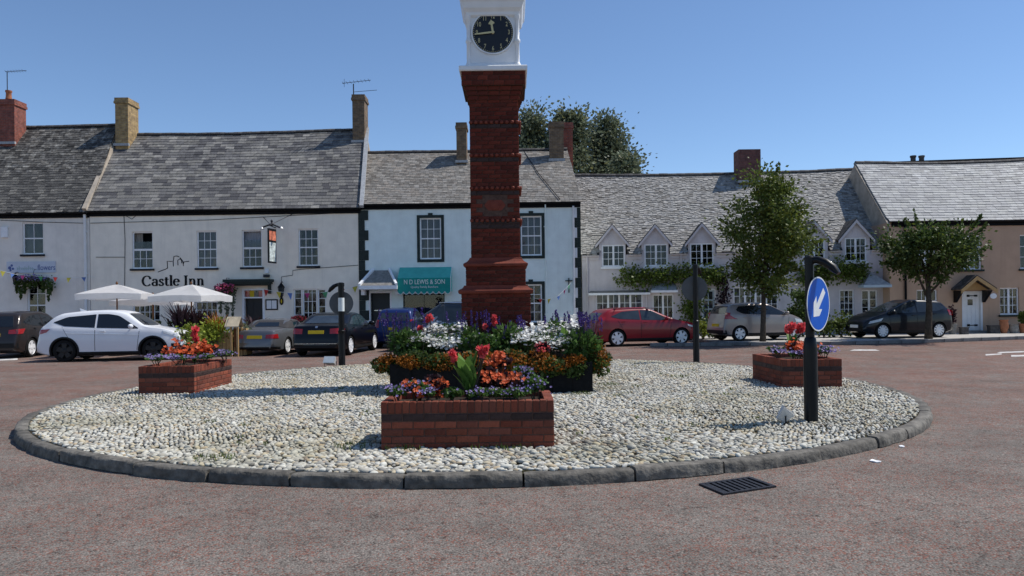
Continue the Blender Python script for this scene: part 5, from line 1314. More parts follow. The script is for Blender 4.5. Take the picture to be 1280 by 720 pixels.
# timber porch hood with slate top
um, va = f5.uv(1217, 345.5, .5); u0, _ = f5.uv(1197, 362, .5); u1, ve = f5.uv(1242, 362, .5); pj = .75
for sg_, uu in ((-1, u0), (1, u1)):
    mb = MB(); e0, a0, e1, a1 = f5.pt(uu, ve, pj), f5.pt(um, va, pj), f5.pt(uu, ve, 0), f5.pt(um, va, 0); th_ = Vector((0, 0, .07))
    mb.add([e0, a0, a1, e1, e0+th_, a0+th_, a1+th_, e1+th_], [(0, 1, 2, 3), (4, 5, 6, 7), (0, 1, 5, 4), (1, 2, 6, 5), (2, 3, 7, 6), (3, 0, 4, 7)], (.7, .7, .7)); ph = mb.build('porch_roof', M['slatedk'], pink)
    mb = MB(); fw_ = Vector((f5.N.x, f5.N.y, 0))*.05; dn = Vector((0, 0, -.16))
    mb.add([e0, a0, a0+dn, e0+dn, e0+fw_, a0+fw_, a0+dn+fw_, e0+dn+fw_], [(0, 1, 2, 3), (4, 5, 6, 7), (0, 1, 5, 4), (1, 2, 6, 5), (2, 3, 7, 6), (3, 0, 4, 7)]); mb.build('bargeboard', M['wood'], ph)
    mb = MB(); ub = uu-sg_*.16; mb.add([f5.pt(ub-.06, ve-.02, 0), f5.pt(ub-.06, ve-.02, .6), f5.pt(ub-.06, ve-.14, .5), f5.pt(ub-.06, ve-.55, .08), f5.pt(ub-.06, ve-.55, 0)]+[f5.pt(ub+.06, ve-.02, 0), f5.pt(ub+.06, ve-.02, .6), f5.pt(ub+.06, ve-.14, .5), f5.pt(ub+.06, ve-.55, .08), f5.pt(ub+.06, ve-.55, 0)], [(0, 1, 2, 3, 4), (9, 8, 7, 6, 5)]+[(i, (i+1) % 5, 5+(i+1) % 5, 5+i) for i in range(5)]); mb.build('bracket', M['blackpaint'], ph)
mb = MB(); mb.add([f5.pt(u0+.12, ve, .3), f5.pt(u1-.12, ve, .3), f5.pt(um, va-.1, .3)], [(0, 1, 2)]); mb.build('porch_boarding', M['wood'], ph, fix=False)
u, v = f5.uv(1241.5, 370); mb = MB(); n = 20
mb.prism([(.15*math.cos(2*math.pi*i/n), .12*math.sin(2*math.pi*i/n)) for i in range(n)], f5.pt(u, v, .003), (f5.U.x, f5.U.y, 0), (0, 0, 1), (f5.N.x*.02, f5.N.y*.02, 0)); o = mb.build('house_plaque', M['whiteold']); tag(o, 'white oval house plaque on the peach wall right of the door', 'plaque')
# ================================================================== CARS
def smooth1(x, y, xs_, win=.10):
    """polyline through (x,y) evaluated at xs_, corners rounded over +-win metres"""
    acc = np.zeros_like(xs_); ks = np.linspace(-win, win, 9); w = 1-np.abs(ks)/win*.8
    for k, ww in zip(ks, w): acc += ww*np.interp(xs_+k, x, y)
    return acc/w.sum()
WHEELS = {}
def wheel_parts(r, w, style, rimmat):
    key = (r, w, style, rimmat)
    if key in WHEELS: return WHEELS[key]
    t = MB(); rr = r*.73
    t.lathe([(rr, -w/2+.01), (r*.9, -w/2), (r*.98, -w/2+.02), (r, -w/2+.05), (r, w/2-.05), (r*.98, w/2-.02), (r*.9, w/2), (rr, w/2-.01)], (0, 0, 0), 28, 'Y'); t.f = t.f[:-2]; t.t = t.t[:-2]; t.m = t.m[:-2]; tm = t.mesh('tyre', M['tyre'], smooth=True)
    tm.set_sharp_from_angle(angle=R(50))
    b = MB(); b.lathe([(rr*1.0, w/2-.012), (rr*.93, w/2-.002), (rr*.9, w/2-.03), (rr*.88, w/2-.09)], (0, 0, 0), 28, 'Y'); b.f = b.f[:-2]; b.t = b.t[:-2]; b.m = b.m[:-2]
    n = {'five': 5, 'six': 6, 'ten': 10}[style]; sw = {'five': .075, 'six': .06, 'ten': .036}[style]*r/.32
    for k in range(n):
        a = 2*math.pi*k/n+.3; c, s = math.cos(a), math.sin(a)
        b.add([Vector((c*q-s*e, yy, s*q+c*e)) for yy in (w/2-.05, w/2-.015) for (q, e) in ((rr*.12, -sw*.7), (rr*.92, -sw), (rr*.92, sw), (rr*.12, sw*.7))], [(4, 5, 6, 7), (0, 1, 5, 4), (2, 3, 7, 6), (3, 2, 1, 0)])
    b.lathe([(rr*.32, w/2-.05), (rr*.32, w/2-.012), (rr*.2, w/2-.004)], (0, 0, 0), 12, 'Y')
    rm = b.mesh('rim', M[rimmat])
    d = MB(); d.lathe([(rr*.9, w/2-.1), (rr*.9, w/2-.085)], (0, 0, 0), 24, 'Y'); dm = d.mesh('brake_disc', M['trim'])
    WHEELS[key] = (tm, rm, dm); return WHEELS[key]

def car(label, group, loc, heading, L, W, H, top, belt, plan, wheels, wr, paint_, glassmat='carglass', rimstyle='five', rimmat='alloy', side=None, clad=False,
        front=None, rear=None, name='parked_car', zb=.19, tumble=.34, mirror=True, roofmat=None, glass_front=None, glass_rear=None, seams=(), handles=(), plate_rear=None, plate_front=None, lamps=(), extras=None, skirt=True):
    """local x forward, y left, z up; profiles are polylines over x"""
    t = thing(name, loc, label, 'car', group, heading)
    ns = 84; xs_ = np.concatenate([np.linspace(-L/2, -L/2+.25, 10)[:-1], np.linspace(-L/2+.25, L/2-.25, ns-20), np.linspace(L/2-.25, L/2, 11)[1:]])
    tx, tz = zip(*top); zt = smooth1(np.array(tx), np.array(tz), xs_, .07)
    bx_, bz = zip(*belt); zbelt = np.minimum(smooth1(np.array(bx_), np.array(bz), xs_, .1), zt-.02)
    px_, pw = zip(*plan); hw = W/2*smooth1(np.array(px_), np.array(pw), xs_, .08)
    zlow = zb+.10*np.clip((np.abs(xs_)-(L/2-.35))/.35, 0, 1)
    secs = []
    for x, a, b_, h, zl in zip(xs_, zt, zbelt, hw, zlow):
        hc = max(0, a-b_); sh = h*.955; e = max(.3*h, sh-tumble*hc*(1 if hc > .12 else .6)); k = min(.07, hc*.35)
        half = [(0, zl), (h*.55, zl), (h*.9, zl+.005), (h*.97, zl+.05), (h*.985, zl+.15), (h, zl+(b_-zl)*.45), (h*.998, zl+(b_-zl)*.62), (h*.985, b_-(b_-zl)*.16), (h*.972, b_-.03), (sh, b_),
                (sh+(e-sh)*.25, b_+(a-k-b_)*.27), (sh+(e-sh)*.5, b_+(a-k-b_)*.53), (sh+(e-sh)*.78, b_+(a-k-b_)*.79), (e, a-k), (e*.93, a-k*.5), (e*.8, a-k*.2), (e*.45, a-k*.03), (0, a)]
        secs.append(half)
    n = len(secs[0]); m_ = 2*n-2; vs = []
    for x, half in zip(xs_, secs):
        for (y, z) in half: vs.append((x, y, z))
        for (y, z) in reversed(half[1:-1]): vs.append((x, -y, z))
    k_ = len(xs_)
    fs = [(i*m_+j, i*m_+(j+1) % m_, (i+1)*m_+(j+1) % m_, (i+1)*m_+j) for i in range(k_-1) for j in range(m_)]
    fs += [tuple(range(m_-1, -1, -1)), tuple(range((k_-1)*m_, k_*m_))]
    body = MB(); body.add(vs, fs)
    me = body.mesh('body', M[paint_], smooth=True); 
    bm = bmesh.new(); bm.from_mesh(me); bmesh.ops.recalc_face_normals(bm, faces=bm.faces); bvh = BVHTree.FromBMesh(bm); bm.to_mesh(me); bm.free()
    # wheel wells
    cut = MB()
    for wx in wheels: cut.lathe([(wr*1.13, -W), (wr*1.13, W)], (wx, 0, wr*.98), 28, 'Y')
    cme = cut.mesh('cut', M['trim']); co = bpy.data.objects.new('cut', cme); C.objects.link(co)
    bo = bpy.data.objects.new('body', me); C.objects.link(bo)
    md = bo.modifiers.new('b', 'BOOLEAN'); md.object = co; md.operation = 'DIFFERENCE'; md.solver = 'EXACT'; md.material_mode = 'TRANSFER'
    bpy.context.view_layer.update()
    me2 = bpy.data.meshes.new_from_object(bo.evaluated_get(bpy.context.evaluated_depsgraph_get())); bo.modifiers.clear(); bo.data = me2; me2.name = 'body'
    bpy.data.objects.remove(co)
    me2.set_sharp_from_angle(angle=R(42)); bo.parent = t
    def cast(o, d):
        h = bvh.ray_cast(Vector(o), Vector(d)); return h[0], h[1]
    def patch(nm, lo, up, axis, mat, off=.006, nx=14, ny=8, parent=bo, mirrored=True, rim=.012):
        """a panel that follows the body: ruled between two polylines drawn in side ('y') or end ('x+','x-') view"""
        def at(pl, s):
            pl = [Vector(p) for p in pl]; ls = [0]
            for a, b in zip(pl, pl[1:]): ls.append(ls[-1]+(b-a).length)
            q = s*ls[-1]
            for i in range(len(pl)-1):
                if q <= ls[i+1]+1e-9: return pl[i].lerp(pl[i+1], (q-ls[i])/max(1e-9, ls[i+1]-ls[i]))
            return pl[-1]
        out = []
        for sg in ((-1, 1) if (axis == 'y' and mirrored) else (-1,) if axis == 'y' else (1,)):
            mb = MB(); vs = []
            for j in range(ny+1):
                for i in range(nx+1):
                    p = at(lo, i/nx).lerp(at(up, i/nx), j/ny)
                    if axis == 'y': h, nr = cast((p.x, sg*3, p.y), (0, -sg, 0)); fb = Vector((p.x, sg*W*.45, p.y)); dflt = Vector((0, sg, 0))
                    elif axis == 'x+': h, nr = cast((4, p.x, p.y), (-1, 0, 0)); fb = Vector((L/2-.05, p.x, p.y)); dflt = Vector((1, 0, 0))
                    else: h, nr = cast((-4, p.x, p.y), (1, 0, 0)); fb = Vector((-L/2+.05, p.x, p.y)); dflt = Vector((-1, 0, 0))
                    if h is None: h, nr = fb, dflt
                    if nr.dot(dflt) < 0: nr = -nr
                    vs.append(h+nr*off)
            mb.add(vs, [(j*(nx+1)+i, j*(nx+1)+i+1, (j+1)*(nx+1)+i+1, (j+1)*(nx+1)+i) for j in range(ny) for i in range(nx)])
            # rim turned down to the body
            bd = [i for i in range(nx+1)]+[(j+1)*(nx+1)-1 for j in range(1, ny+1)]+[ny*(nx+1)+i for i in range(nx-1, -1, -1)]+[j*(nx+1) for j in range(ny-1, 0, -1)]
            ctr = sum((Vector(v) for v in vs), Vector())/len(vs); b0 = mb.n
            mb.add([Vector(vs[i])-dflt*rim for i in bd], [])
            nb = len(bd); mb.f += [(bd[i], bd[(i+1) % nb], b0+(i+1) % nb, b0+i) for i in range(nb)]; mb.t += [(1, 1, 1)]*nb; mb.m += [0]*nb
            out.append(mb.build(nm, M[mat], parent, smooth=True, local=True, sharp=35))
        return out
    for (lo, up) in (side or []): patch('side_window', lo, up, 'y', glassmat)
    if glass_front: patch('windscreen', *glass_front, 'x+', glassmat if not isinstance(glassmat, tuple) else glassmat[0], ny=10)
    if glass_rear: patch('rear_window', *glass_rear, 'x-', glassmat, ny=8)
    if roofmat: 
        for (lo, up) in roofmat[1]: patch('soft_top', lo, up, 'y', roofmat[0], off=.012)
    for (lo, up) in seams: patch('panel_gap', lo, up, 'y', 'trim', off=.0025, nx=2, ny=10)
    for (x, z) in handles:
        for sg in (-1, 1):
            h, nr = cast((x, sg*3, z), (0, -sg, 0))
            if h is None: continue
            mb = MB(); mb.obox(h+nr*.022, (.075, 0, 0), nr*.014, (0, 0, .014)); mb.build('door_handle', M[paint_], bo, local=True)
    for l_ in lamps:
        nm, lo, up, ax, mt = l_[:5]; patch(nm, lo, up, ax, mt, off=.012)
    for pr_, ax, sgn in ((plate_rear, 'x-', -1), (plate_front, 'x+', 1)):
        if pr_:
            y0, y1, z0, z1 = pr_; patch('number_plate', [(y0, z0), (y1, z0)], [(y0, z1), (y1, z1)], ax, 'plate_y' if sgn < 0 else 'plate_w', off=.014, nx=6, ny=4)
    if skirt:
        x0, x1 = wheels[0]+wr*1.16, wheels[1]-wr*1.16
        patch('side_skirt', [(x0, zb+.015), (x1, zb+.015)], [(x0, zb+.115), (x1, zb+.115)], 'y', 'trim', off=.008)
    if clad:     # black plastic round the wheel arches
        for wx in wheels:
            for sg in (-1, 1):
                mb = MB(); n = 20; vs = []
                for i in range(n+1):
                    a = R(-22+224*i/n)
                    for rr in (wr*1.12, wr*1.28):
                        x, z = wx+rr*math.cos(a), wr*.98+rr*math.sin(a); h, nr = cast((x, sg*3, max(z, zb+.03)), (0, -sg, 0))
                        y = h.y if h is not None else sg*W/2*.95
                        vs += [(x, y+sg*.014, z)]
                b = 0
                mb.add(vs, [(2*i, 2*i+1, 2*i+3, 2*i+2) for i in range(n)]); 
                vs2 = [(v[0], v[1]-sg*.05, v[2]) for v in vs]; b0 = mb.n; mb.add(vs2, [])
                mb.f += [(2*i+1, 2*i+3, b0+2*i+3, b0+2*i+1) for i in range(n)]+[(2*i+2, 2*i, b0+2*i, b0+2*i+2) for i in range(n)]; mb.t += [(1, 1, 1)]*(2*n); mb.m += [0]*(2*n)
                mb.build('wheel_arch_trim', M['trim'], bo, local=True, smooth=True, sharp=40)
    if mirror:
        mx, mz = mirror
        for sg in (-1, 1):
            h, nr = cast((mx, sg*3, mz), (0, -sg, 0)); y = h.y if h is not None else sg*W*.45
            mb = MB(); c = Vector((mx+.02, y+sg*.13, mz+.05)); bmz = bmesh.new(); bmesh.ops.create_icosphere(bmz, subdivisions=2, radius=1)
            mb.add([(c.x+v.co.x*.075, c.y+v.co.y*.115, c.z+v.co.z*.075) for v in bmz.verts], [[v.index for v in f.verts] for f in bmz.faces]); bmz.free()
            mb.tube([(mx, y-sg*.02, mz), (mx+.01, y+sg*.08, mz+.03)], .022, 6)
            mb.build('door_mirror', M[paint_], bo, local=True, smooth=True)
    tm, rm, dm = wheel_parts(wr, .21, rimstyle, rimmat)
    for wx in wheels:
        i_ = int(np.argmin(np.abs(xs_-wx))); yy = hw[i_]*.985-.105
        for sg in (-1, 1):
            o = bpy.data.objects.new('wheel', dm); C.objects.link(o); o.parent = t; o.location = (wx, sg*yy, wr); o.rotation_euler = (0, 0 if sg > 0 else 0, 0 if sg > 0 else math.pi)
            for nm_, me_ in (('tyre', tm), ('rim', rm)):
                s = bpy.data.objects.new(nm_, me_); C.objects.link(s); s.parent = o
    ub = MB(); ub.box((-L/2+.35, -W/2+.16, .17), (L/2-.35, W/2-.16, .45)); ub.build('underbody', M['trim'], t, local=True)
    if extras: extras(t, bo, patch, cast)
    return t

PLAN = lambda L, f=.74, r=.8: [(-L/2, r), (-L/2+.12, r+.1), (-L/2+.5, .985), (-L/2+1.0, 1), (L/2-1.2, 1), (L/2-.55, .97), (L/2-.2, .88), (L/2, f)]
CG = 'cars parked round the square'

def hatch_spec(L, H, hood=.98, hoodx=.95, scr=1.0, rearlean=.25, nose=.62, tail=.95, roofpk=.0, bz=(.93, 1.0)):
    x1, x0 = L/2, -L/2
    top = [(x0, .42), (x0+.03, .55), (x0+.05, tail-.1), (x0+.09, tail), (x0+rearlean, H-.11), (x0+rearlean+.14, H-.055), (x0+L*.32, H-.012), (x0+L*.46, H), (x1-hoodx-scr*.95, H-.04), (x1-hoodx-scr*.8, H-.09), (x1-hoodx, hood+.02), (x1-hoodx+.1, hood-.01), (x1-.35, hood-.12), (x1-.1, nose+.1), (x1-.03, nose), (x1, .45)]
    belt = [(x0, .4), (x0+.1, bz[1]-.04), (x0+.4, bz[1]), (x1-hoodx-.1, bz[0]), (x1-hoodx+.1, hood-.04), (x1-.35, hood-.16), (x1-.05, nose-.06), (x1, .4)]
    return top, belt

# ---- white crossover, front towards the right
L, W, H = 4.33, 1.79, 1.60
top = [(-2.165, .5), (-2.13, .62), (-2.11, .9), (-2.04, 1.06), (-1.80, 1.30), (-1.62, 1.44), (-1.45, 1.515), (-.9, 1.575), (-.3, 1.60), (.05, 1.59), (.3, 1.55), (.48, 1.49), (1.05, 1.10), (1.16, 1.055), (1.6, .99), (1.9, .9), (2.03, .8), (2.12, .62), (2.165, .5)]
belt = [(-2.165, .5), (-2.05, 1.0), (-1.75, 1.08), (-1.2, 1.06), (.6, .985), (1.1, .99), (1.3, .98), (1.7, .92), (2.0, .76), (2.165, .5)]
p = G(72, 452); q = G(181.5, 451); hd = math.atan2(q.y-p.y, q.x-p.x)
def offset_car(wb0, wb1, yy, near_side=-1):
    """centre of a car from the ground points of its near rear and near front wheel"""
    return None
def place_by(px, py, d_head, lx, ly, z=0.0, g=None):
    """location so that the local point (lx, ly) stands on the ground at this pixel"""
    gp = g or G(px, py, z); c, s = math.cos(d_head), math.sin(d_head)
    return (gp.x-(lx*c-ly*s), gp.y-(lx*s+ly*c), z)
hd = R(7)
def hrv_x(t, bo, patch, cast):
    patch('grille', [(-.62, .62), (.62, .62)], [(-.60, .80), (.60, .80)], 'x+', 'trim', off=.012, nx=16)
    patch('lower_grille', [(-.7, .32), (.7, .32)], [(-.62, .46), (.62, .46)], 'x+', 'trim', off=.012, nx=16)
    patch('fog_lamp', [(1.83, .40), (2.08, .42)], [(1.83, .52), (2.05, .53)], 'y', 'trim', off=.012)
    mb = MB(); mb.add([(-1.15, -.03, 1.54), (-1.15, .03, 1.54), (-.98, .03, 1.565), (-.98, -.03, 1.565), (-1.2, 0, 1.66)], [(0, 1, 4), (1, 2, 4), (2, 3, 4), (3, 0, 4)]); mb.build('shark_fin_aerial', M['car_white'], bo, local=True)
    patch('side_crease', [(-1.3, .88), (.9, .80)], [(-1.3, .89), (.9, .812)], 'y', 'car_white', off=.014, nx=20, ny=2)
car('white crossover car facing right in front of the inn parasols', CG, place_by(136, 451.6, hd, 0, -W/2), hd, L, W, H, top, belt, PLAN(L, .72, .8), (-1.31, 1.30), .345, 'car_white', rimstyle='five', rimmat='alloydk', clad=True,
    side=[([(-1.63, 1.215), (-1.3, 1.10), (-.42, 1.045)], [(-1.63, 1.235), (-1.25, 1.385), (-.42, 1.46)]), ([(-.36, 1.04), (.86, 1.0)], [(-.36, 1.465), (-.05, 1.465), (.25, 1.41), (.86, 1.02)])],
    glass_front=([(-.72, 1.11), (-.3, 1.085), (.3, 1.085), (.72, 1.11)], [(-.52, 1.46), (-.25, 1.485), (.25, 1.485), (.52, 1.46)]),
    glass_rear=([(-.55, 1.09), (.55, 1.09)], [(-.46, 1.36), (.46, 1.36)]),
    seams=[([(-.415, .33), (-.402, .33)], [(-.415, 1.04), (-.402, 1.04)]), ([(.82, .33), (.832, .33)], [(.9, .98), (.912, .98)]), ([(-1.0, .42), (-.99, .42)], [(-1.38, 1.08), (-1.37, 1.08)])],
    handles=[(-.18, .93)], mirror=(.66, 1.03), plate_front=(-.26, .26, .48, .58),
    lamps=[('headlamp', [(1.62, .86), (2.03, .70)], [(1.58, .93), (2.0, .80)], 'y', 'headlamp'), ('tail_lamp', [(-2.06, .86), (-1.83, .92)], [(-2.05, 1.0), (-1.72, 1.02)], 'y', 'tail')], extras=hrv_x)

# ---- dark brown crossover at the left edge, seen from behind
L, W, H = 4.35, 1.8, 1.6
top, belt = hatch_spec(L, H, 1.0, 1.0, 1.1, .42, .68, 1.02, bz=(.98, 1.08))
hd = R(96)
car('dark brown crossover parked nose to the shop, at the left edge', CG, place_by(37, 447, hd, -L/2+.62, -W/2), hd, L, W, H, top, belt, PLAN(L, .72, .82), (-1.32, 1.32), .335, 'car_dkbrown', clad=True,
    side=[([(-1.75, 1.2), (-1.3, 1.1), (-.5, 1.06)], [(-1.72, 1.23), (-1.2, 1.42), (-.5, 1.49)]), ([(-.44, 1.06), (.8, 1.02)], [(-.44, 1.49), (.1, 1.44), (.78, 1.05)])],
    glass_rear=([(-.64, 1.07), (.64, 1.07)], [(-.52, 1.42), (.52, 1.42)]), glass_front=([(-.7, 1.06), (.7, 1.06)], [(-.5, 1.46), (.5, 1.46)]), mirror=(.62, 1.05), handles=[(-.3, .96), (-1.1, 1.0)],
    plate_rear=(-.26, .26, .74, .85), lamps=[('tail_lamp', [(-2.12, .82), (-1.86, .84)], [(-2.1, .99), (-1.74, 1.0)], 'y', 'tail'), ('rear_lamp_lens', [(-.84, .83), (-.52, .83)], [(-.80, .98), (-.52, .96)], 'x-', 'tail'), ('rear_lamp_lens', [(.52, .83), (.84, .83)], [(.52, .96), (.80, .98)], 'x-', 'tail')],
    extras=lambda t, bo, patch, cast: patch('bumper_trim', [(-.8, .36), (.8, .36)], [(-.8, .52), (.8, .52)], 'x-', 'trim', off=.012, nx=18))

# ---- grey convertible with black soft top, from behind
L, W, H = 3.97, 1.68, 1.22
top = [(-1.985, .4), (-1.95, .55), (-1.93, .78), (-1.86, .86), (-1.2, .90), (-1.08, .93), (-.72, 1.14), (-.5, 1.2), (-.2, 1.22), (.05, 1.2), (.2, 1.15), (.75, .86), (1.2, .8), (1.7, .68), (1.9, .56), (1.985, .42)]
belt = [(-1.985, .38), (-1.9, .76), (-1.2, .84), (-.5, .86), (.6, .82), (.9, .8), (1.6, .66), (1.985, .38)]
hd = R(83)
car('grey metallic convertible with its black soft top up, by the inn door', CG, place_by(361, 443, hd, -1.12, -W/2), hd, L, W, H, top, belt, PLAN(L, .66, .72), (-1.12, 1.14), .295, 'car_grey', rimstyle='five', zb=.16,
    side=[([(-.48, .9), (.52, .86)], [(-.45, 1.09), (.05, 1.12), (.5, .9)])], roofmat=('softtop', [([(-1.12, .905), (-.5, .885)], [(-1.1, .92), (-.75, 1.10), (-.5, 1.16)]), ([(-.46, 1.11), (.04, 1.125)], [(-.46, 1.17), (.04, 1.165)])]),
    glass_rear=([(-.46, .955), (.46, .955)], [(-.36, 1.10), (.36, 1.10)]), glass_front=([(-.62, .88), (.62, .88)], [(-.45, 1.12), (.45, 1.12)]), mirror=(.45, .85), handles=[(-.4, .74)],
    plate_rear=(-.26, .26, .57, .68), lamps=[('tail_lamp', [(-.74, .58), (-.40, .58)], [(-.72, .72), (-.40, .70)], 'x-', 'tail'), ('tail_lamp', [(.40, .58), (.74, .58)], [(.40, .70), (.72, .72)], 'x-', 'tail')],
    extras=lambda t, bo, patch, cast: (patch('soft_top_rear', [(-.60, .935), (.60, .935)], [(-.47, 1.17), (.47, 1.17)], 'x-', 'softtop', off=.003, nx=18, ny=10), patch('bumper_gap', [(-.76, .22), (.76, .22)], [(-.76, .3), (.76, .3)], 'x-', 'trim', off=.012, nx=18)))

# ---- dark saloon, from behind
L, W, H = 4.62, 1.82, 1.43
top = [(-2.31, .45), (-2.28, .6), (-2.25, .92), (-2.19, 1.0), (-1.75, 1.04), (-1.62, 1.06), (-1.0, 1.33), (-.75, 1.395), (-.3, 1.43), (.05, 1.42), (.35, 1.36), (1.0, 1.0), (1.1, .97), (1.9, .84), (2.15, .72), (2.28, .56), (2.31, .45)]
belt = [(-2.31, .42), (-2.2, .92), (-1.7, .98), (-1.0, .96), (.9, .9), (1.2, .89), (1.9, .78), (2.31, .42)]
hd = R(84)
car('black saloon seen from behind, right of the grey convertible', CG, place_by(440, 444, hd, -1.41, -W/2), hd, L, W, H, top, belt, PLAN(L, .7, .78), (-1.41, 1.40), .325, 'car_navy', rimstyle='ten',
    side=[([(-1.35, 1.03), (-.35, .985)], [(-1.3, 1.08), (-.85, 1.27), (-.35, 1.33)]), ([(-.29, .98), (.82, .945)], [(-.29, 1.33), (.25, 1.29), (.8, .97)])],
    glass_rear=([(-.62, 1.075), (.62, 1.075)], [(-.46, 1.325), (.46, 1.325)]), glass_front=([(-.68, 1.01), (.68, 1.01)], [(-.48, 1.31), (.48, 1.31)]), glassmat='carglass2', mirror=(.68, .98), handles=[(-.2, .86), (-1.15, .9)],
    plate_rear=(-.26, .26, .74, .85), lamps=[('tail_lamp', [(-.80, .74), (-.46, .74)], [(-.78, .92), (-.46, .9)], 'x-', 'tail'), ('tail_lamp', [(.46, .74), (.80, .74)], [(.46, .9), (.78, .92)], 'x-', 'tail'), ('tail_lamp_wing', [(-2.22, .75), (-1.98, .76)], [(-2.2, .92), (-1.94, .9)], 'y', 'tail')],
    extras=lambda t, bo, patch, cast: (patch('boot_badge', [(-.04, .93), (.04, .93)], [(-.04, .99), (.04, .99)], 'x-', 'chrome', nx=4, ny=4), patch('chrome_strip', [(-.8, .42), (.8, .42)], [(-.8, .435), (.8, .435)], 'x-', 'chrome', nx=16, ny=2), patch('bumper_trim', [(-.7, .27), (.7, .27)], [(-.7, .37), (.7, .37)], 'x-', 'trim', nx=16)))

# ---- blue hatchback and grey car in front of the awning, half hidden by the flowers
L, W, H = 3.75, 1.66, 1.56
top, belt = hatch_spec(L, H, .98, .85, 1.0, .32, .66, 1.0)
hd = R(88)
car('blue hatchback seen from behind in front of the porch, above the flowers', CG, (*XY(503, 384, 31.0), 0), hd, L, W, H, top, belt, PLAN(L), (-1.18, 1.2), .3, 'car_blue',
    side=[([(-1.5, 1.06), (-.4, 1.0)], [(-1.48, 1.1), (-1.1, 1.36), (-.4, 1.42)]), ([(-.34, 1.0), (.85, .97)], [(-.34, 1.42), (.2, 1.38), (.85, 1.0)])], glass_rear=([(-.60, 1.04), (.60, 1.04)], [(-.5, 1.36), (.5, 1.36)]), glass_front=([(-.66, 1.05), (.66, 1.05)], [(-.5, 1.4), (.5, 1.4)]), glassmat='carglass2', mirror=(.7, 1.0),
    plate_rear=(-.26, .26, .7, .81), lamps=[('tail_lamp', [(-.80, .8), (-.60, .8)], [(-.70, 1.1), (-.60, 1.1)], 'x-', 'tail'), ('tail_lamp', [(.60, .8), (.80, .8)], [(.60, 1.1), (.70, 1.1)], 'x-', 'tail')])
L, W, H = 4.4, 1.82, 1.76
top, belt = hatch_spec(L, H, 1.08, .95, 1.1, .3, .7, 1.05, bz=(1.03, 1.1))
hd = R(172)
car('dark grey people carrier facing left, half hidden behind the tower and flowers', CG, (*XY(566, 384, 27.7), .0), hd, L, W, H, top, belt, PLAN(L), (-1.33, 1.32), .32, 'car_slate',
    side=[([(-1.8, 1.14), (-1.0, 1.11)], [(-1.75, 1.2), (-1.6, 1.50), (-1.0, 1.60)]), ([(-.94, 1.11), (.1, 1.09)], [(-.94, 1.60), (.1, 1.60)]), ([(.16, 1.09), (1.1, 1.07)], [(.16, 1.60), (.42, 1.54), (1.1, 1.1)])], glass_rear=([(-.6, 1.12), (.6, 1.12)], [(-.5, 1.5), (.5, 1.5)]), glass_front=([(-.7, 1.13), (.7, 1.13)], [(-.52, 1.55), (.52, 1.55)]), mirror=(.9, 1.08), glassmat='carglass2',
    extras=lambda t, bo, patch, cast: patch('roof_rail', [(-1.5, 1.68), (.3, 1.68)], [(-1.5, 1.71), (.3, 1.71)], 'y', 'chrome', off=.03, nx=16, ny=2))

# ---- red hatchback, front to the right
L, W, H = 4.37, 1.80, 1.46
top, belt = hatch_spec(L, H, .97, 1.05, 1.15, .5, .66, .98, bz=(.93, 1.03))
hd = R(16)
car('dark red hatchback facing right beside the cottages', CG, place_by(772.5, 433.6, hd, -1.33, -W/2), hd, L, W, H, top, belt, PLAN(L, .7, .8), (-1.33, 1.32), .325, 'car_red', rimstyle='six',
    side=[([(-1.55, 1.11), (-1.2, 1.03), (-.4, .99)], [(-1.53, 1.14), (-1.1, 1.30), (-.4, 1.35)]), ([(-.34, .985), (.84, .955)], [(-.34, 1.355), (.12, 1.33), (.82, .98)])],
    glass_front=([(-.7, 1.0), (.7, 1.0)], [(-.5, 1.34), (.5, 1.34)]), glass_rear=([(-.6, 1.0), (.6, 1.0)], [(-.5, 1.26), (.5, 1.26)]), glassmat='carglass2', mirror=(.62, .98),
    seams=[([(-.375, .32), (-.363, .32)], [(-.375, .98), (-.363, .98)]), ([(.8, .32), (.812, .32)], [(.88, .93), (.892, .93)]), ([(-1.0, .45), (-.99, .45)], [(-1.32, 1.0), (-1.31, 1.0)])], handles=[(-.2, .88), (-1.08, .92)],
    lamps=[('headlamp', [(1.62, .72), (2.05, .62)], [(1.55, .80), (2.02, .70)], 'y', 'headlamp'), ('tail_lamp', [(-2.1, .84), (-1.85, .9)], [(-2.08, 1.02), (-1.75, 1.14)], 'y', 'tail'), ('rear_lamp_lens', [(-.84, .8), (-.6, .8)], [(-.76, 1.0), (-.6, 1.0)], 'x-', 'tail')], clad=False,
    extras=lambda t, bo, patch, cast: (patch('bumper_trim', [(-.8, .3), (.8, .3)], [(-.8, .56), (.8, .56)], 'x-', 'trim', off=.012, nx=16), [patch('roof_rail', [(-1.35, 1.395), (.2, 1.405)], [(-1.35, 1.42), (.2, 1.43)], 'y', 'car_red', off=.03, nx=16, ny=2)]))

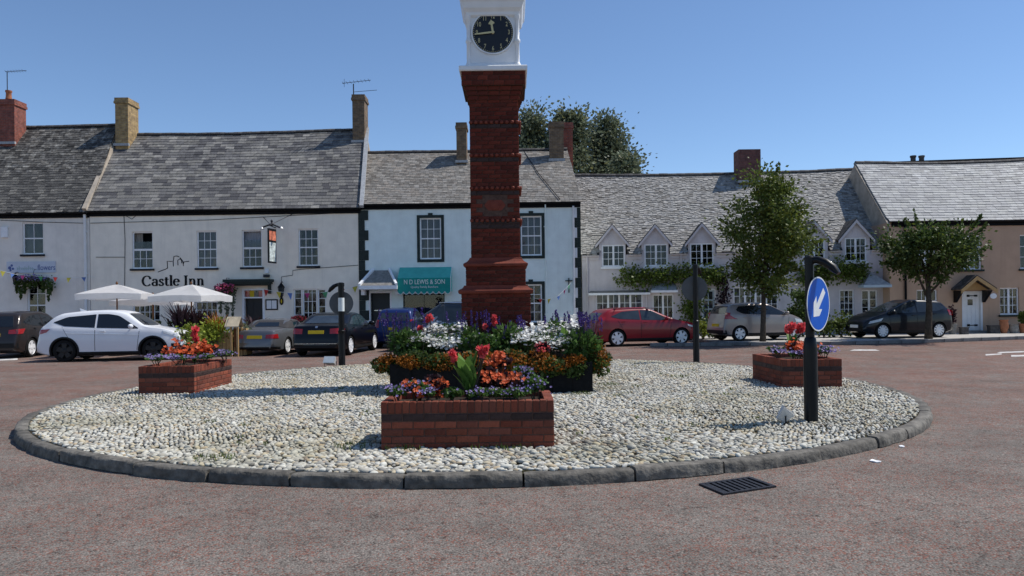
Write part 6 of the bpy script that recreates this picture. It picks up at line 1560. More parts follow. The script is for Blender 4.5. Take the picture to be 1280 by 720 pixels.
# ---- beige small hatchback, front to the right, rear towards us
L, W, H = 3.56, 1.6, 1.47
top, belt = hatch_spec(L, H, .99, .75, .95, .26, .66, .98, bz=(.95, 1.05))
hd = R(14)
car('small beige hatchback facing right behind the street tree trunk', CG, place_by(926, 426.6, hd, -1.15, -W/2, PZ), hd, L, W, H, top, belt, PLAN(L, .7, .82), (-1.15, 1.2), .29, 'car_beige', rimstyle='six',
    side=[([(-1.25, 1.14), (-1.0, 1.03), (-.12, 1.0)], [(-1.27, 1.2), (-1.15, 1.32), (-.12, 1.37)]), ([(-.06, 1.0), (.95, .97)], [(-.06, 1.37), (.2, 1.35), (.93, 1.0)])],
    glass_rear=([(-.60, 1.04), (.60, 1.04)], [(-.5, 1.34), (.5, 1.34)]), glass_front=([(-.64, 1.02), (.64, 1.02)], [(-.48, 1.36), (.48, 1.36)]), mirror=(.78, 1.0), handles=[(0, .86), (-.92, .9)],
    seams=[([(-.095, .32), (-.083, .32)], [(-.095, .99), (-.083, .99)]), ([(.86, .32), (.872, .32)], [(.95, .95), (.962, .95)])], plate_rear=(-.26, .26, .55, .66),
    lamps=[('tail_lamp', [(-.78, .84), (-.62, .84)], [(-.70, 1.08), (-.62, 1.08)], 'x-', 'tail'), ('tail_lamp', [(.62, .84), (.78, .84)], [(.62, 1.08), (.70, 1.08)], 'x-', 'tail'), ('tail_lamp_wing', [(-1.70, .84), (-1.62, .86)], [(-1.66, 1.08), (-1.60, 1.1)], 'y', 'tail'), ('headlamp', [(1.25, .7), (1.6, .66)], [(1.2, .84), (1.55, .76)], 'y', 'headlamp')],
    extras=lambda t, bo, patch, cast: patch('bumper_trim', [(-.7, .28), (.7, .28)], [(-.7, .42), (.7, .42)], 'x-', 'trim', off=.012, nx=16))

# ---- black small hatchback, front to the left
L, W, H = 3.8, 1.7, 1.51
top, belt = hatch_spec(L, H, .97, .8, 1.25, .46, .6, 1.02, bz=(.92, 1.06))
hd = R(180+9)
car('black hatchback facing left in front of the peach cottage', CG, place_by(1105, 423.4, hd, 1.2, W/2, PZ), hd, L, W, H, top, belt, PLAN(L, .68, .82), (-1.2, 1.2), .3, 'car_black', rimstyle='ten',
    side=[([(-1.45, 1.13), (-1.1, 1.04), (-.28, 1.0)], [(-1.45, 1.18), (-1.25, 1.34), (-.28, 1.41)]), ([(-.22, .995), (.98, .955)], [(-.22, 1.41), (.1, 1.38), (.96, .98)])],
    glass_front=([(-.68, 1.03), (.68, 1.03)], [(-.5, 1.4), (.5, 1.4)]), glass_rear=([(-.6, 1.05), (.6, 1.05)], [(-.5, 1.36), (.5, 1.36)]), glassmat='carglass2', mirror=(.8, .98), handles=[(-.1, .88), (-1.0, .93)], plate_front=(-.26, .26, .42, .53),
    seams=[([(-.255, .32), (-.243, .32)], [(-.255, .99), (-.243, .99)]), ([(.86, .32), (.872, .32)], [(.95, .95), (.962, .95)])],
    lamps=[('headlamp', [(1.3, .68), (1.74, .58)], [(1.2, .80), (1.68, .68)], 'y', 'headlamp'), ('tail_lamp', [(-1.84, .86), (-1.66, .88)], [(-1.82, 1.06), (-1.6, 1.1)], 'y', 'tail')],
    extras=lambda t, bo, patch, cast: (patch('grille', [(-.5, .28), (.5, .28)], [(-.42, .40), (.42, .40)], 'x+', 'trim', off=.01, nx=14)))

# ================================================================== STREET FURNITURE ON THE ISLAND
def sign_post(px, py, label, ytop, hood_dir, disc=None, thick=.075, thin=.048, hjoint=1.0, ring=None):
    g = G(px, py, IZ+.01); ztop = P(px, ytop, g.y).z; t = thing('sign_post', (g.x, g.y, IZ-.01), label, 'sign post', 'black sign posts on the island')
    b = IZ-.02; zj = IZ+hjoint
    mb = MB(); mb.lathe([(thick*1.02, 0), (thick, .02), (thick, zj-b-.08), (thick*.95, zj-b-.03), (thin*1.3, zj-b+.04), (thin, zj-b+.06)], (g.x, g.y, b), 20); mb.build('base_column', M['blackpaint'], t, smooth=True, sharp=40)
    mb = MB(); mb.tube([(g.x, g.y, zj), (g.x, g.y, ztop-.01)], thin, 16); mb.lathe([(thin*1.12, -.08), (thin*1.12, 0), (thin*.6, .02)], (g.x, g.y, ztop-.02), 16); mb.build('pole', M['blackpaint'], t, smooth=True, sharp=40)
    hx, hy = math.cos(hood_dir), math.sin(hood_dir); side_ = Vector((-hy, hx, 0)); fw = Vector((hx, hy, 0)); o = Vector((g.x, g.y, ztop-.06))
    # swan-neck hood
    mb = MB(); path = [o+fw*.0, o+fw*.10+Vector((0, 0, .005)), o+fw*.19+Vector((0, 0, -.03)), o+fw*.28+Vector((0, 0, -.10)), o+fw*.34+Vector((0, 0, -.17))]
    vs = []; n = 12
    for i, p in enumerate(path):
        wv, hv = [(.035, .045), (.04, .045), (.058, .05), (.07, .052), (.06, .025)][i]; d = (path[min(i+1, 4)]-path[max(i-1, 0)]).normalized(); up = side_.cross(d) if side_.cross(d).z > 0 else d.cross(side_)
        for k in range(n): a = 2*math.pi*k/n; vs.append(p+side_*wv*math.cos(a)+up*hv*math.sin(a))
    mb.add(vs, [(i*n+k, i*n+(k+1) % n, (i+1)*n+(k+1) % n, (i+1)*n+k) for i in range(4) for k in range(n)]+[tuple(range(n)), tuple(range(4*n, 5*n))]); mb.build('lamp_hood', M['blackpaint'], t, smooth=True, sharp=60)
    return t, g, ztop
def sign_disc(t, c, nrm, r, back_only=False, arrow=True):
    nrm = Vector(nrm).normalized(); ex = Vector((0, 0, 1)).cross(nrm).normalized(); ez = Vector((0, 0, 1)); n = 40
    poly = [(r*math.cos(2*math.pi*i/n), r*math.sin(2*math.pi*i/n)) for i in range(n)]
    mb = MB(); mb.prism(poly, c, ex, ez, nrm*.006); pl = mb.build('sign_plate', M['signback'], t)
    mb = MB(); mb.prism([(x*.999, y*.999) for x, y in poly], Vector(c)+nrm*.0065, ex, ez, nrm*.001); mb.build('white_border', M['white'], pl)
    mb = MB(); mb.prism([(x*.945, y*.945) for x, y in poly], Vector(c)+nrm*.008, ex, ez, nrm*.001); mb.build('blue_face', M['signblue'], pl)
    a = R(225); d = (math.cos(a), math.sin(a)); q = (-d[1], d[0]); k = r*.66
    def pt(l, w): return (d[0]*l*k+q[0]*w*k, d[1]*l*k+q[1]*w*k)
    arrow_ = [pt(-1.05, .2), pt(.25, .2), pt(.25, .62), pt(.62, .62) if False else pt(.28, .66), pt(1.05, 0), pt(.28, -.66), pt(.25, -.2), pt(-1.05, -.2)]
    arrow_ = [pt(-1.08, .19), pt(.2, .19), pt(-.1, .52), pt(.42, .52), pt(1.0, 0), pt(.42, -.52), pt(-.1, -.52), pt(.2, -.19), pt(-1.08, -.19)]
    mb = MB(); mb.prism(arrow_, Vector(c)+nrm*.0095, ex, ez, nrm*.0012); mb.build('white_arrow', M['white'], pl)
    cb = MB()
    for z in (-.15, .15): cb.obox(Vector(c)-nrm*.045+Vector((0, 0, z)), ex*.07, nrm*.044, (0, 0, .02))
    cb.build('clamp', M['signback'], t)
    return pl
t, g, zt = sign_post(1014, 527, 'black post with a round blue arrow sign, right foreground of the island', 319.5, R(-38), thick=.082, thin=.052, hjoint=.98)
nv = Vector((math.cos(R(-44.5)), math.sin(R(-44.5)), 0)); cz = P(1019, 380, g.y).z
sign_disc(t, Vector((g.x, g.y, cz))+nv*.1, nv, .33)
t, g, zt = sign_post(870.5, 453, 'black post with the grey back of a round sign, in front of the red car', 330, R(60), thick=.078, thin=.06)
nv = Vector((.25, .97, 0)); cz = P(870, 360.5, g.y).z; sign_disc(t, Vector((g.x-.03, g.y, cz))+nv*.11, nv, .315)
t, g, zt = sign_post(427.5, 457, 'black post with a pale backed round sign, in front of the black saloon', 353, R(165), thick=.085, thin=.075, hjoint=.85)
nv = Vector((-.2, .98, 0)); cz = P(428, 379, g.y).z; sign_disc(t, Vector((g.x, g.y, cz))+nv*.12, nv, .3)
mb = MB(); mb.lathe([(.079, 0), (.079, .34)], (g.x, g.y, P(428, 389, g.y).z), 16); mb.build('white_label', M['letwhite'], t)

def floodlight(px, py, s, aim, tilt, label):
    g = G(px, py, IZ+.02); t = thing('floodlight', (g.x, g.y, IZ), label, 'floodlight', 'ground floodlights aimed at the tower')
    Rm = Matrix.Rotation(aim, 3, 'Z') @ Matrix.Rotation(-tilt, 3, 'Y'); c = Vector((g.x, g.y, IZ+.15*s))
    f = lambda x, y, z: c+Rm @ Vector((x*s, y*s, z*s))
    mb = MB(); w, h, d = .15, .09, .10
    vs = [f(-d, -w*.75, -h*.7), f(-d, w*.75, -h*.7), f(-d, w*.75, h*.7), f(-d, -w*.75, h*.7), f(.05, -w, -h), f(.05, w, -h), f(.05, w, h), f(.05, -w, h), f(.09, -w*1.05, -h*1.08), f(.09, w*1.05, -h*1.08), f(.09, w*1.05, h*1.08), f(.09, -w*1.05, h*1.08)]
    mb.add(vs, [(0, 1, 2, 3)]+[(a, (a+1) % 4, 4+(a+1) % 4, 4+a) for a in range(4)]+[(4+a, 4+(a+1) % 4, 8+(a+1) % 4, 8+a) for a in range(4)]+[(8, 9, 10, 11)]); mb.build('housing', M['lampgrey'], t)
    mb = MB(); mb.add([f(.092, -w*.9, -h*.9), f(.092, w*.9, -h*.9), f(.092, w*.9, h*.9), f(.092, -w*.9, h*.9)], [(0, 1, 2, 3)]); mb.build('lens', M['lens'], t, fix=False)
    for k in range(5): 
        mb = MB(); z = h*(-.6+.3*k); mb.add([f(-d-.02, -w*.7, z), f(-d-.02, w*.7, z), f(-.02, w*.85, z), f(-.02, -w*.85, z), f(-d-.02, -w*.7, z+.006), f(-d-.02, w*.7, z+.006), f(-.02, w*.85, z+.006), f(-.02, -w*.85, z+.006)], [(0, 1, 2, 3), (4, 5, 6, 7), (0, 1, 5, 4), (1, 2, 6, 5), (2, 3, 7, 6), (3, 0, 4, 7)]); mb.build('cooling_fin', M['lampgrey'], t)
    mb = MB()
    mb.tube([f(0, -w*1.12, 0), Vector((f(0, -w*1.12, 0).x, f(0, -w*1.12, 0).y, IZ+.005)), Vector((f(0, w*1.12, 0).x, f(0, w*1.12, 0).y, IZ+.005)), f(0, w*1.12, 0)], .012*s, 6); mb.build('bracket', M['iron'], t)
floodlight(981, 528, .78, R(-15), R(52), 'pale floodlight box on the cobbles left of the blue arrow sign')
floodlight(413, 457.5, .95, R(-100), R(30), 'silver floodlight on the far cobbles beside the left sign post')

# ================================================================== PUB TERRACE
def parasol(px, apex_y, rim_y, d, w, label, rot=0):
    ap = P(px, apex_y, d); rz_ = P(px, rim_y, d).z; t = thing('parasol', (ap.x, ap.y, 0), label, 'parasol', 'white parasols on the inn terrace')
    h = w/2; n = 8; mb = MB(); pts = []
    corners = [Vector((sx*h, sy*h, 0)) for sx, sy in ((-1, -1), (1, -1), (1, 1), (-1, 1))]
    rm_ = Matrix.Rotation(rot, 3, 'Z'); corners = [rm_ @ c for c in corners]; apex = Vector((ap.x, ap.y, ap.z)); base = Vector((ap.x, ap.y, rz_))
    for i in range(4):
        a, b = corners[i], corners[(i+1) % 4]; N_r = 6; vs = []
        for r_ in range(N_r+1):
            tt = r_/N_r
            for s in range(7):
                u = s/6; e = a.lerp(b, u)*tt; drop = (ap.z-rz_)*(tt**1.12); sagm = .06*math.sin(math.pi*u)*tt*tt
                e = e*(1-.07*math.sin(math.pi*u)*tt)
                vs.append(Vector((ap.x, ap.y, 0))+Vector((e.x, e.y, ap.z-drop+sagm*.6-.05*math.sin(math.pi*tt)*math.sin(math.pi*u))))
        pn = MB(); pn.add(vs, [(r_*7+s, r_*7+s+1, (r_+1)*7+s+1, (r_+1)*7+s) for r_ in range(N_r) for s in range(6)]); pn.build('canopy_panel', M['parasol'], t, smooth=True, fix=False)
        vl = MB(); top_ = vs[-7:]; low = [p+Vector((0, 0, -.20+.02*math.sin(k*2.1)))-(p-base)*.01 for k, p in enumerate(top_)]
        vl.add(top_+low, [(k, k+1, 8+k, 7+k) for k in range(6)]); vl.build('valance', M['parasol'], t, smooth=True, fix=False)
        rb = MB(); rb.tube([apex+Vector((0, 0, -.06)), Vector((ap.x, ap.y, 0))+Vector((a.x*.97, a.y*.97, rz_-.02))], .014, 5); rb.build('rib', M['wooddk'], t)
    pl = MB(); pl.tube([(ap.x, ap.y, .1), (ap.x, ap.y, ap.z+.05)], .026, 10); pl.build('pole', M['wooddk'], t, smooth=True, sharp=50)
    fn = MB(); fn.lathe([(.03, .0), (.045, .04), (.02, .1)], (ap.x, ap.y, ap.z), 8); fn.build('finial', M['wooddk'], t)
    bs = MB(); bs.lathe([(.28, 0), (.28, .07), (.06, .1), (.05, .3), (.03, .32)], (ap.x, ap.y, 0), 14); bs.build('base', M['iron'], t)
parasol(146, 355.5, 368, 26.8, 2.05, 'left white parasol above the white car roof', R(12))
parasol(239, 355.5, 370.5, 26.4, 1.95, 'right white parasol, in front of the Castle Inn lettering', R(-10))
parasol(191, 369, 376, 29.3, 2.3, 'lower white parasol behind the two front ones', R(5))

# slatted timber planters and the little roofed board
def slat_planter(x0, x1, ybase, yt, d, depth, label, roof=None):
    a = P(x0, ybase, d); b = P(x1, ybase, d); zt_ = P((x0+x1)/2, yt, d).z; t = thing('timber_planter', ((a.x+b.x)/2, d, 0), label, 'planter', 'pine planters on the inn terrace')
    n = max(3, round((b.x-a.x)/.11)); w = (b.x-a.x)/n
    for k in range(n):
        mb = MB(); mb.box((a.x+w*k+.006, d, .03), (a.x+w*(k+1)-.006, d+.025, zt_+random.uniform(-.02, .02))); mb.build('slat', M['wood'], t)
    ns = max(3, round(depth/.11))
    for k in range(ns):
        for xx in (a.x-.026, b.x+.001):
            mb = MB(); mb.box((xx, d+depth*k/ns+.006, .03), (xx+.025, d+depth*(k+1)/ns-.006, zt_+random.uniform(-.02, .02))); mb.build('slat', M['wood'], t)
    mb = MB(); mb.box((a.x, d+.03, .0), (b.x, d+depth, zt_-.06)); mb.build('soil_box', M['soil'], t)
    return t, (a.x, b.x, d, zt_)
slat_planter(273.5, 287.5, 440, 416, 25.6, .7, 'pine slatted planter full of lime green foliage, right of the white car')
slat_planter(299.5, 307, 441, 411, 25.8, .6, 'narrow pine planter beside the grey convertible')
a = P(287.5, 440, 25.4); b = P(298, 440, 25.4); zt_ = P(292, 409, 25.4).z; zr = P(292, 397, 25.4).z
t = thing('roofed_notice_box', ((a.x+b.x)/2, 25.4, 0), 'tall pine box with a small pitched board roof, beside the lime foliage', 'notice box')
for x in (a.x, b.x-.06):
    for y in (25.4, 25.75): mb = MB(); mb.box((x, y, 0), (x+.06, y+.06, zt_)); mb.build('post', M['wood'], t)
for k in range(3):
    mb = MB(); z0, z1 = zt_+(zr-zt_)*k/3, zt_+(zr-zt_)*(k+1)/3; y0, y1 = 25.3+.27*k/3, 25.3+.27*(k+1)/3
    mb.add([(a.x-.14, y0, z0), (b.x+.04, y0, z0), (b.x+.04, y1, z1), (a.x-.14, y1, z1), (a.x-.14, y0, z0+.03), (b.x+.04, y0, z0+.03), (b.x+.04, y1, z1+.03), (a.x-.14, y1, z1+.03)], [(0, 1, 2, 3), (4, 5, 6, 7), (0, 1, 5, 4), (1, 2, 6, 5), (2, 3, 7, 6), (3, 0, 4, 7)]); mb.build('roof_board', M['woodpale'], t)
mb = MB(); mb.add([(a.x-.14, 25.57, zr), (b.x+.04, 25.57, zr), (b.x+.04, 25.86, zt_), (a.x-.14, 25.86, zt_)], [(0, 1, 2, 3)]); mb.build('roof_board', M['woodpale'], t, fix=False)
mb = MB(); mb.box((a.x+.065, 25.6, .3), (b.x-.065, 25.64, zt_-.05)); mb.build('back_board', M['wooddk'], t)

# ================================================================== BUNTING
def bunting(pts, label, ncol, size=.3):
    """pts: 3D points of the string"""
    t = thing('bunting', pts[0], label, 'bunting', 'strings of coloured bunting'); mb = MB(); mb.tube(pts, .008, 4); mb.build('string', M['letwhite'], t)
    dens = []
    for a, b in zip(pts, pts[1:]): dens += [a.lerp(b, k/12) for k in range(12)]
    tot = len(dens)
    for k in range(ncol):
        i = int((k+.5)/ncol*(tot-2)); p = dens[i]; d = (dens[i+1]-p).normalized(); c = ('flag_red', 'flag_yellow', 'flag_blue', 'flag_pink', 'flag_green')[k % 5]
        q = p+d*size*.8; tip = (p+q)/2+Vector((random.uniform(-.03, .03), random.uniform(-.1, .1), -size*random.uniform(.8, 1.05)))
        fb = MB(); fb.add([p, q, tip, p+Vector((0, .004, 0)), q+Vector((0, .004, 0)), tip+Vector((0, .004, 0))], [(0, 1, 2), (5, 4, 3), (0, 3, 4, 1), (1, 4, 5, 2), (2, 5, 3, 0)]); fb.build('pennant', M[c], t)
for nm, c in (('red', (.55, .06, .05)), ('yellow', (.62, .55, .10)), ('blue', (.15, .27, .6)), ('pink', (.5, .08, .25)), ('green', (.12, .42, .22))): M['flag_'+nm] = pm('bunting_'+nm, c, .8, .1, 5, trans=.3)
bunting([P(x, y, dd) for x, y, dd in ((-20, 333, 32), (4, 339, 32.4), (22, 343.5, 33), (60, 346, 33.2), (85, 347, 33.3), (118, 346, 33.5))], 'string of coloured bunting across the white shop front at the left', 8, .24)
bunting([P(x, y, dd) for x, y, dd in ((322, 360, 33.4), (345, 364.5, 33.2), (366, 366.5, 33.0), (400, 366, 33.2), (432, 361, 33.4), (452, 356, 33.5))], 'string of coloured bunting over the inn window and door', 7, .3)
bunting([P(x, y, dd) for x, y, dd in ((668, 373, 32.8), (683, 374.5, 32.9), (697, 370.5, 33.1), (708, 360, 33.4), (713, 354, 33.6))], 'string of coloured bunting right of the tower on the blue house', 5, .22)
# ================================================================== PLANTS
def unit(a): return a/np.maximum(1e-9, np.linalg.norm(a, axis=1, keepdims=True))
def leaf_geo(c, ax, size, wr=.45, flatten=None):
    """diamond leaves: base, right, tip, left; ax = direction of each leaf"""
    n = len(c); ax = unit(ax); rnd = rng.normal(size=(n, 3)); side = unit(np.cross(ax, rnd)); size = np.broadcast_to(np.asarray(size), (n,))[:, None]
    nrm = np.cross(ax, side)
    b = c-ax*size*.5; t = c+ax*size*.5-nrm*size*.08; m = c-ax*size*.05+nrm*size*.05
    V = np.stack([b, m+side*size*wr, t, m-side*size*wr], 1).reshape(-1, 3); return V, np.arange(4*n).reshape(-1, 4)
def leaf_obj(name, c, ax, size, mat, parent, wr=.45, tintv=.25, tint=None, local_off=None):
    V, Fc = leaf_geo(np.asarray(c, float), np.asarray(ax, float), size, wr)
    n = len(Fc); tt = rng.uniform(1-tintv, 1+tintv, (n, 1)).repeat(3, 1)
    if tint is not None: tt = tt*np.asarray(tint)
    off = np.array(_w(parent)) if parent is not None else np.zeros(3)
    o = bpy.data.objects.new(name, np_mesh(name, V-off, Fc, mat, tt)); C.objects.link(o)
    if name in ('flowers', 'trailing_stems', 'flower_spikes', 'leaves', 'foliage'): o['kind'] = 'stuff'
    if parent is not None: o.parent = parent; WLOC[o.name] = _w(parent)
    return o
def blob(n, c, r, shell=.5):
    """points spread through an ellipsoid, denser towards its skin"""
    d = unit(rng.normal(size=(n, 3))); rad = rng.random(n)**shell; return np.asarray(c)+d*rad[:, None]*np.asarray(r), d
def crown_points(n, c, r, clumps, spread, shape=None):
    c = np.asarray(c, float); r = np.asarray(r, float)
    d = unit(rng.normal(size=(clumps, 3))); rad = rng.uniform(.25, 1.0, clumps)**.45
    cc = d*rad[:, None]
    if shape is not None: cc = shape(cc)
    cc = c+cc*r; k = rng.integers(0, clumps, n); sp = rng.uniform(.45, 1.6, clumps)*spread
    off = rng.normal(size=(n, 3))*sp[k][:, None]*np.array([1, 1, .75]); 
    tint = rng.uniform(.78, 1.25, clumps)[k]
    return cc[k]+off, off, tint, cc

def tree(name, base, label, crown_c, crown_r, nleaf, lsize, mat, trunk_r, trunk_top, clumps=60, spread=.28, lean=(0, 0), group=None, shape=None, limbs=7, sprigs=0):
    base = Vector(base); t = thing(name, base, label, 'tree', group)
    pts, off, tint, cc = crown_points(nleaf, crown_c, crown_r, clumps, spread, shape)
    if sprigs:      # loose shoots that break the outline
        sel = rng.choice(len(cc), sprigs); ex, eo = [], []
        for i in sel:
            dv = unit((cc[i]-np.asarray(crown_c))[None]/np.asarray(crown_r))[0]+np.array([0, 0, .5]); ln = rng.uniform(.3, .65); q_ = cc[i]+dv*spread*.9
            for j in range(34): ex.append(q_+dv*ln*j/34+rng.normal(size=3)*.035); eo.append(dv*.3+rng.normal(size=3)*.3)
        k_ = len(ex); pts[:k_] = np.array(ex); off[:k_] = np.array(eo)
    ax = off+rng.normal(size=off.shape)*spread*.8+np.array([0, 0, -.1*spread])
    V, Fc = leaf_geo(pts, ax, rng.uniform(.7, 1.3, nleaf)*lsize, .33); tt = (tint*rng.uniform(.8, 1.2, nleaf))[:, None].repeat(3, 1)
    warm = rng.random(nleaf) < .12; tt[warm] *= np.array([1.5, 1.25, .8])
    o = bpy.data.objects.new('crown', np_mesh('crown', V-np.array(base), Fc, mat, tt)); C.objects.link(o); o.parent = t
    mb = MB(); top = Vector(trunk_top)
    path = [base+Vector((0, 0, -.05)), base.lerp(top, .2)+Vector((lean[0]*.1, 0, 0)), base.lerp(top, .55)+Vector((lean[0], lean[1], 0)), top]
    mb.tube(path, [trunk_r*1.25, trunk_r, trunk_r*.9, trunk_r*.6], 12)
    idx = rng.choice(len(cc), min(limbs*3, len(cc)), replace=False)
    for q, i in enumerate(idx):
        e = Vector(cc[i]); s = path[2].lerp(top, random.uniform(.2, 1)) if q < limbs else top.lerp(Vector(crown_c), random.uniform(0, .5)); m_ = s.lerp(e, .5)+Vector((random.uniform(-.1, .1), random.uniform(-.1, .1), .12))
        rr = trunk_r*(.42 if q < limbs else .22); mb.tube([s, m_, e], [rr, rr*.6, rr*.18], 6)
    mb.tube([top, top.lerp(Vector(crown_c), .6), Vector(crown_c)+Vector((0, 0, crown_r[2]*.7))], [trunk_r*.6, trunk_r*.4, trunk_r*.06], 8)
    mb.build('trunk', M['bark'], t, smooth=True, fix=False)
    return t

# ---- the two street trees
d = 28.75; b = P(953.5, 425, d); b = Vector((b.x, b.y, PZ)); cc = P(957, 291, d)
def ovate(q):
    q = q.copy(); k = np.clip((q[:, 2]+1)/2, 0, 1); w = np.where(k < .45, .72+.62*k, 1.0-.75*(k-.45)**1.2*1.15); q[:, 0] *= w; q[:, 1] *= w; return q
tree('street_tree', b, 'tall oval street tree in front of the white cottages', cc, (1.6, 1.55, 2.32), 18000, .125, M['leaf'], .10, P(955, 352, d), 100, .24, group='street trees on the pavement', shape=ovate, sprigs=34)
d = 29.2; b = P(1160.5, 421, d); b = Vector((b.x, b.y, PZ)); cc = P(1160, 318, d)
def spreading(q):
    q = q.copy(); q[:, 2] = np.where(q[:, 2] < 0, q[:, 2]*.75+.12*np.abs(q[:, 0]), q[:, 2]); q[:, 2] -= .25*np.maximum(0, -q[:, 0])**2*0; return q
tree('street_tree', b, 'low spreading street tree in front of the peach cottage', cc, (1.55, 1.45, 1.12), 11500, .13, M['leafdk'], .125, P(1160, 352, d), 60, .22, lean=(.04, 0), group='street trees on the pavement', shape=spreading, sprigs=26)
# ---- tall trees behind the roofs
for (px, yt, yb, w, n, lb) in ((663, 138, 245, 38, 9000, 'leftmost of the tall trees behind the roofs, next to the tower'), (708, 126, 245, 50, 11500, 'middle tall tree behind the red chimney'), (758, 146, 250, 58, 13000, 'rightmost of the tall trees behind the roofs, beside open sky')):
    d = 60+random.uniform(-2, 3); a = P(px, yt, d); z0 = P(px, yb, d).z; zc_ = (a.z+z0)/2; rw = w/2/F*d
    tree('tall_tree', (a.x, d, 0), lb, (a.x, d, zc_), (rw*.92, rw*.95, (a.z-z0)/2*.98), n, .27, M['leafgrey'], .25, (a.x, d, z0+.5), 60, .5, group='tall trees behind the roofs', limbs=5,
         shape=lambda q: q*np.c_[1-.45*np.clip(q[:, 2], 0, 1), 1-.45*np.clip(q[:, 2], 0, 1), np.ones(len(q))])
d = 57; a = P(784, 205, d); tree('tall_tree', (a.x, d, 0), 'small low tree right of the tall trees, behind the cottage ridge', (a.x, d, a.z-.6), (1.0, 1.0, 1.3), 3000, .26, M['leafgrey'], .12, (a.x, d, a.z-2), 30, .35, group='tall trees behind the roofs', limbs=3)

# ---- climbers and shrubs along the cottages
def climber(pts, rads, label, mat='leafdk', n=1500, size=.12, name='climbing_plant', depth=.35, cat='climber'):
    ps = [f4.pt(*f4.uv(x, y, .15), .15) for x, y in pts]; t = thing(name, (ps[0].x, ps[0].y, PZ), label, cat)
    k = rng.integers(0, len(ps), n); c = np.array([p[:] for p in ps])[k]; rr = np.array(rads)[k]
    off = rng.normal(size=(n, 3)); off = off*rr[:, None]*np.array([.55, .4, .5])
    q = c+off; cl = rng.integers(0, 40, n); jit = rng.normal(size=(40, 3))*.12; q = q+jit[cl]
    q[:, 1] = np.minimum(q[:, 1], f4.A.y+.0+(q[:, 0]-f4.A.x)/(f4.B.x-f4.A.x)*(f4.B.y-f4.A.y)-.03)
    leaf_obj('foliage', q, off+np.array([0, -.2, -.15])+rng.normal(size=(n, 3))*.15, rng.uniform(.7, 1.3, n)*size, M[mat], t, .42, .3)
    mb = MB(); mb.tube([p+Vector((0, .1, 0)) for p in ps], .02, 5); mb.build('stem', M['bark'], t); return t
climber([(785, 347), (797, 346), (810, 347), (824, 345), (838, 346), (852, 343), (866, 346), (882, 343), (896, 345)], [.5, .5, .42, .4, .42, .5, .5, .4, .36], 'leafy climber trained in a band under the left cottage dormers', 'leafclimb', 2800)
climber([(870, 355), (868, 365), (864, 376), (862, 388), (866, 400)], [.45, .42, .5, .45, .45], 'climber hanging down beside the blue cottage door', 'leafclimb', 1500)
climber([(903, 352), (905, 366), (903, 378), (906, 392)], [.28, .26, .24, .22], 'dark thin climber left of the wide cottage window', 'leafpurple', 500)
climber([(1006, 345), (1020, 344), (1034, 340), (1048, 338), (1062, 338), (1074, 340)], [.4, .42, .42, .46, .46, .36], 'leafy climber under the right cottage dormers', 'leafclimb', 2000)
def shrub(px, ybase, ytop, w_px, d, label, mat='leafdk', n=900, size=.11, z=PZ, name='shrub', wr=.42, parts=True, cat='shrub'):
    a = P(px, ytop, d); rw = w_px/2/F*d; h = a.z-z; c = np.array((a.x, d, z+h*.52)); t = thing(name, (a.x, d, z), label, cat)
    pts, off, tint, cc = crown_points(n, c, (rw*.85, rw*.8, h*.42), 22, min(.16, rw*.35))
    leaf_obj('foliage', pts, off+rng.normal(size=off.shape)*.1, rng.uniform(.7, 1.3, n)*size, M[mat], t, wr, .3, tint[:, None])
    mb = MB()
    for k in range(5): e = Vector(cc[k]); mb.tube([(a.x+random.uniform(-.06, .06), d, z), e], [.018, .008], 5)
    mb.build('stems', M['bark'], t); return t
shrub(893, 424, 395, 36, 31.6, 'green shrub behind the left of the beige car', 'leaf', 900)
shrub(1000, 420, 362, 38, 32.6, 'large dark shrub beside the wide cottage window', 'leafdk', 1800, .13)
shrub(1052, 419, 394, 34, 31.6, 'bright green shrub left of the black car', 'leaf', 900)
shrub(1030, 421, 400, 22, 31.4, 'low shrub behind the blue arrow sign', 'leaf', 500)
shrub(880, 423, 402, 16, 30.9, 'small bright shrub between the red car and the beige car', 'leaflime', 350, .09)

# ---- pub terrace planting
def spiky(px, ybase, ytop, d, n, label, mat, ln=.9, z=.5, w=.035):
    a = P(px, ytop, d); t = thing('spiky_plant', (a.x, d, 0), label, 'plant'); Vs = []
    H_ = a.z-z
    for k in range(n):
        an = random.uniform(0, 6.283); el = random.uniform(.15, .9); L_ = H_*random.uniform(.75, 1.15); dx, dy = math.cos(an)*el, math.sin(an)*el; sx, sy = -math.sin(an)*w, math.cos(an)*w
        p0 = (a.x+dx*.05, d+dy*.05, z); p1 = (a.x+dx*L_*.5, d+dy*L_*.5, z+L_*.65); p2 = (a.x+dx*L_*.95, d+dy*L_*.95, z+L_*(1-.25*el))
        Vs += [(p0[0]-sx, p0[1]-sy, p0[2]), (p0[0]+sx, p0[1]+sy, p0[2]), (p1[0]+sx, p1[1]+sy, p1[2]), (p1[0]-sx, p1[1]-sy, p1[2])]
        Vs += [(p1[0]-sx, p1[1]-sy, p1[2]), (p1[0]+sx, p1[1]+sy, p1[2]), (p2[0]+sx*.15, p2[1]+sy*.15, p2[2]), (p2[0]-sx*.15, p2[1]-sy*.15, p2[2])]
    V = np.array(Vs); Fc = np.arange(len(V)).reshape(-1, 4)
    o = bpy.data.objects.new('leaves', np_mesh('leaves', V-np.array((a.x, d, 0)), Fc, M[mat], rng.uniform(.7, 1.4, (len(Fc), 1)).repeat(3, 1))); C.objects.link(o); o.parent = t
    mb = MB(); mb.lathe([(.16, 0), (.2, z*.5), (.24, z+.02), (.2, z+.03)], (a.x, d, 0), 14); mb.build('pot', M['potgrey'], t, smooth=True, sharp=40); return t
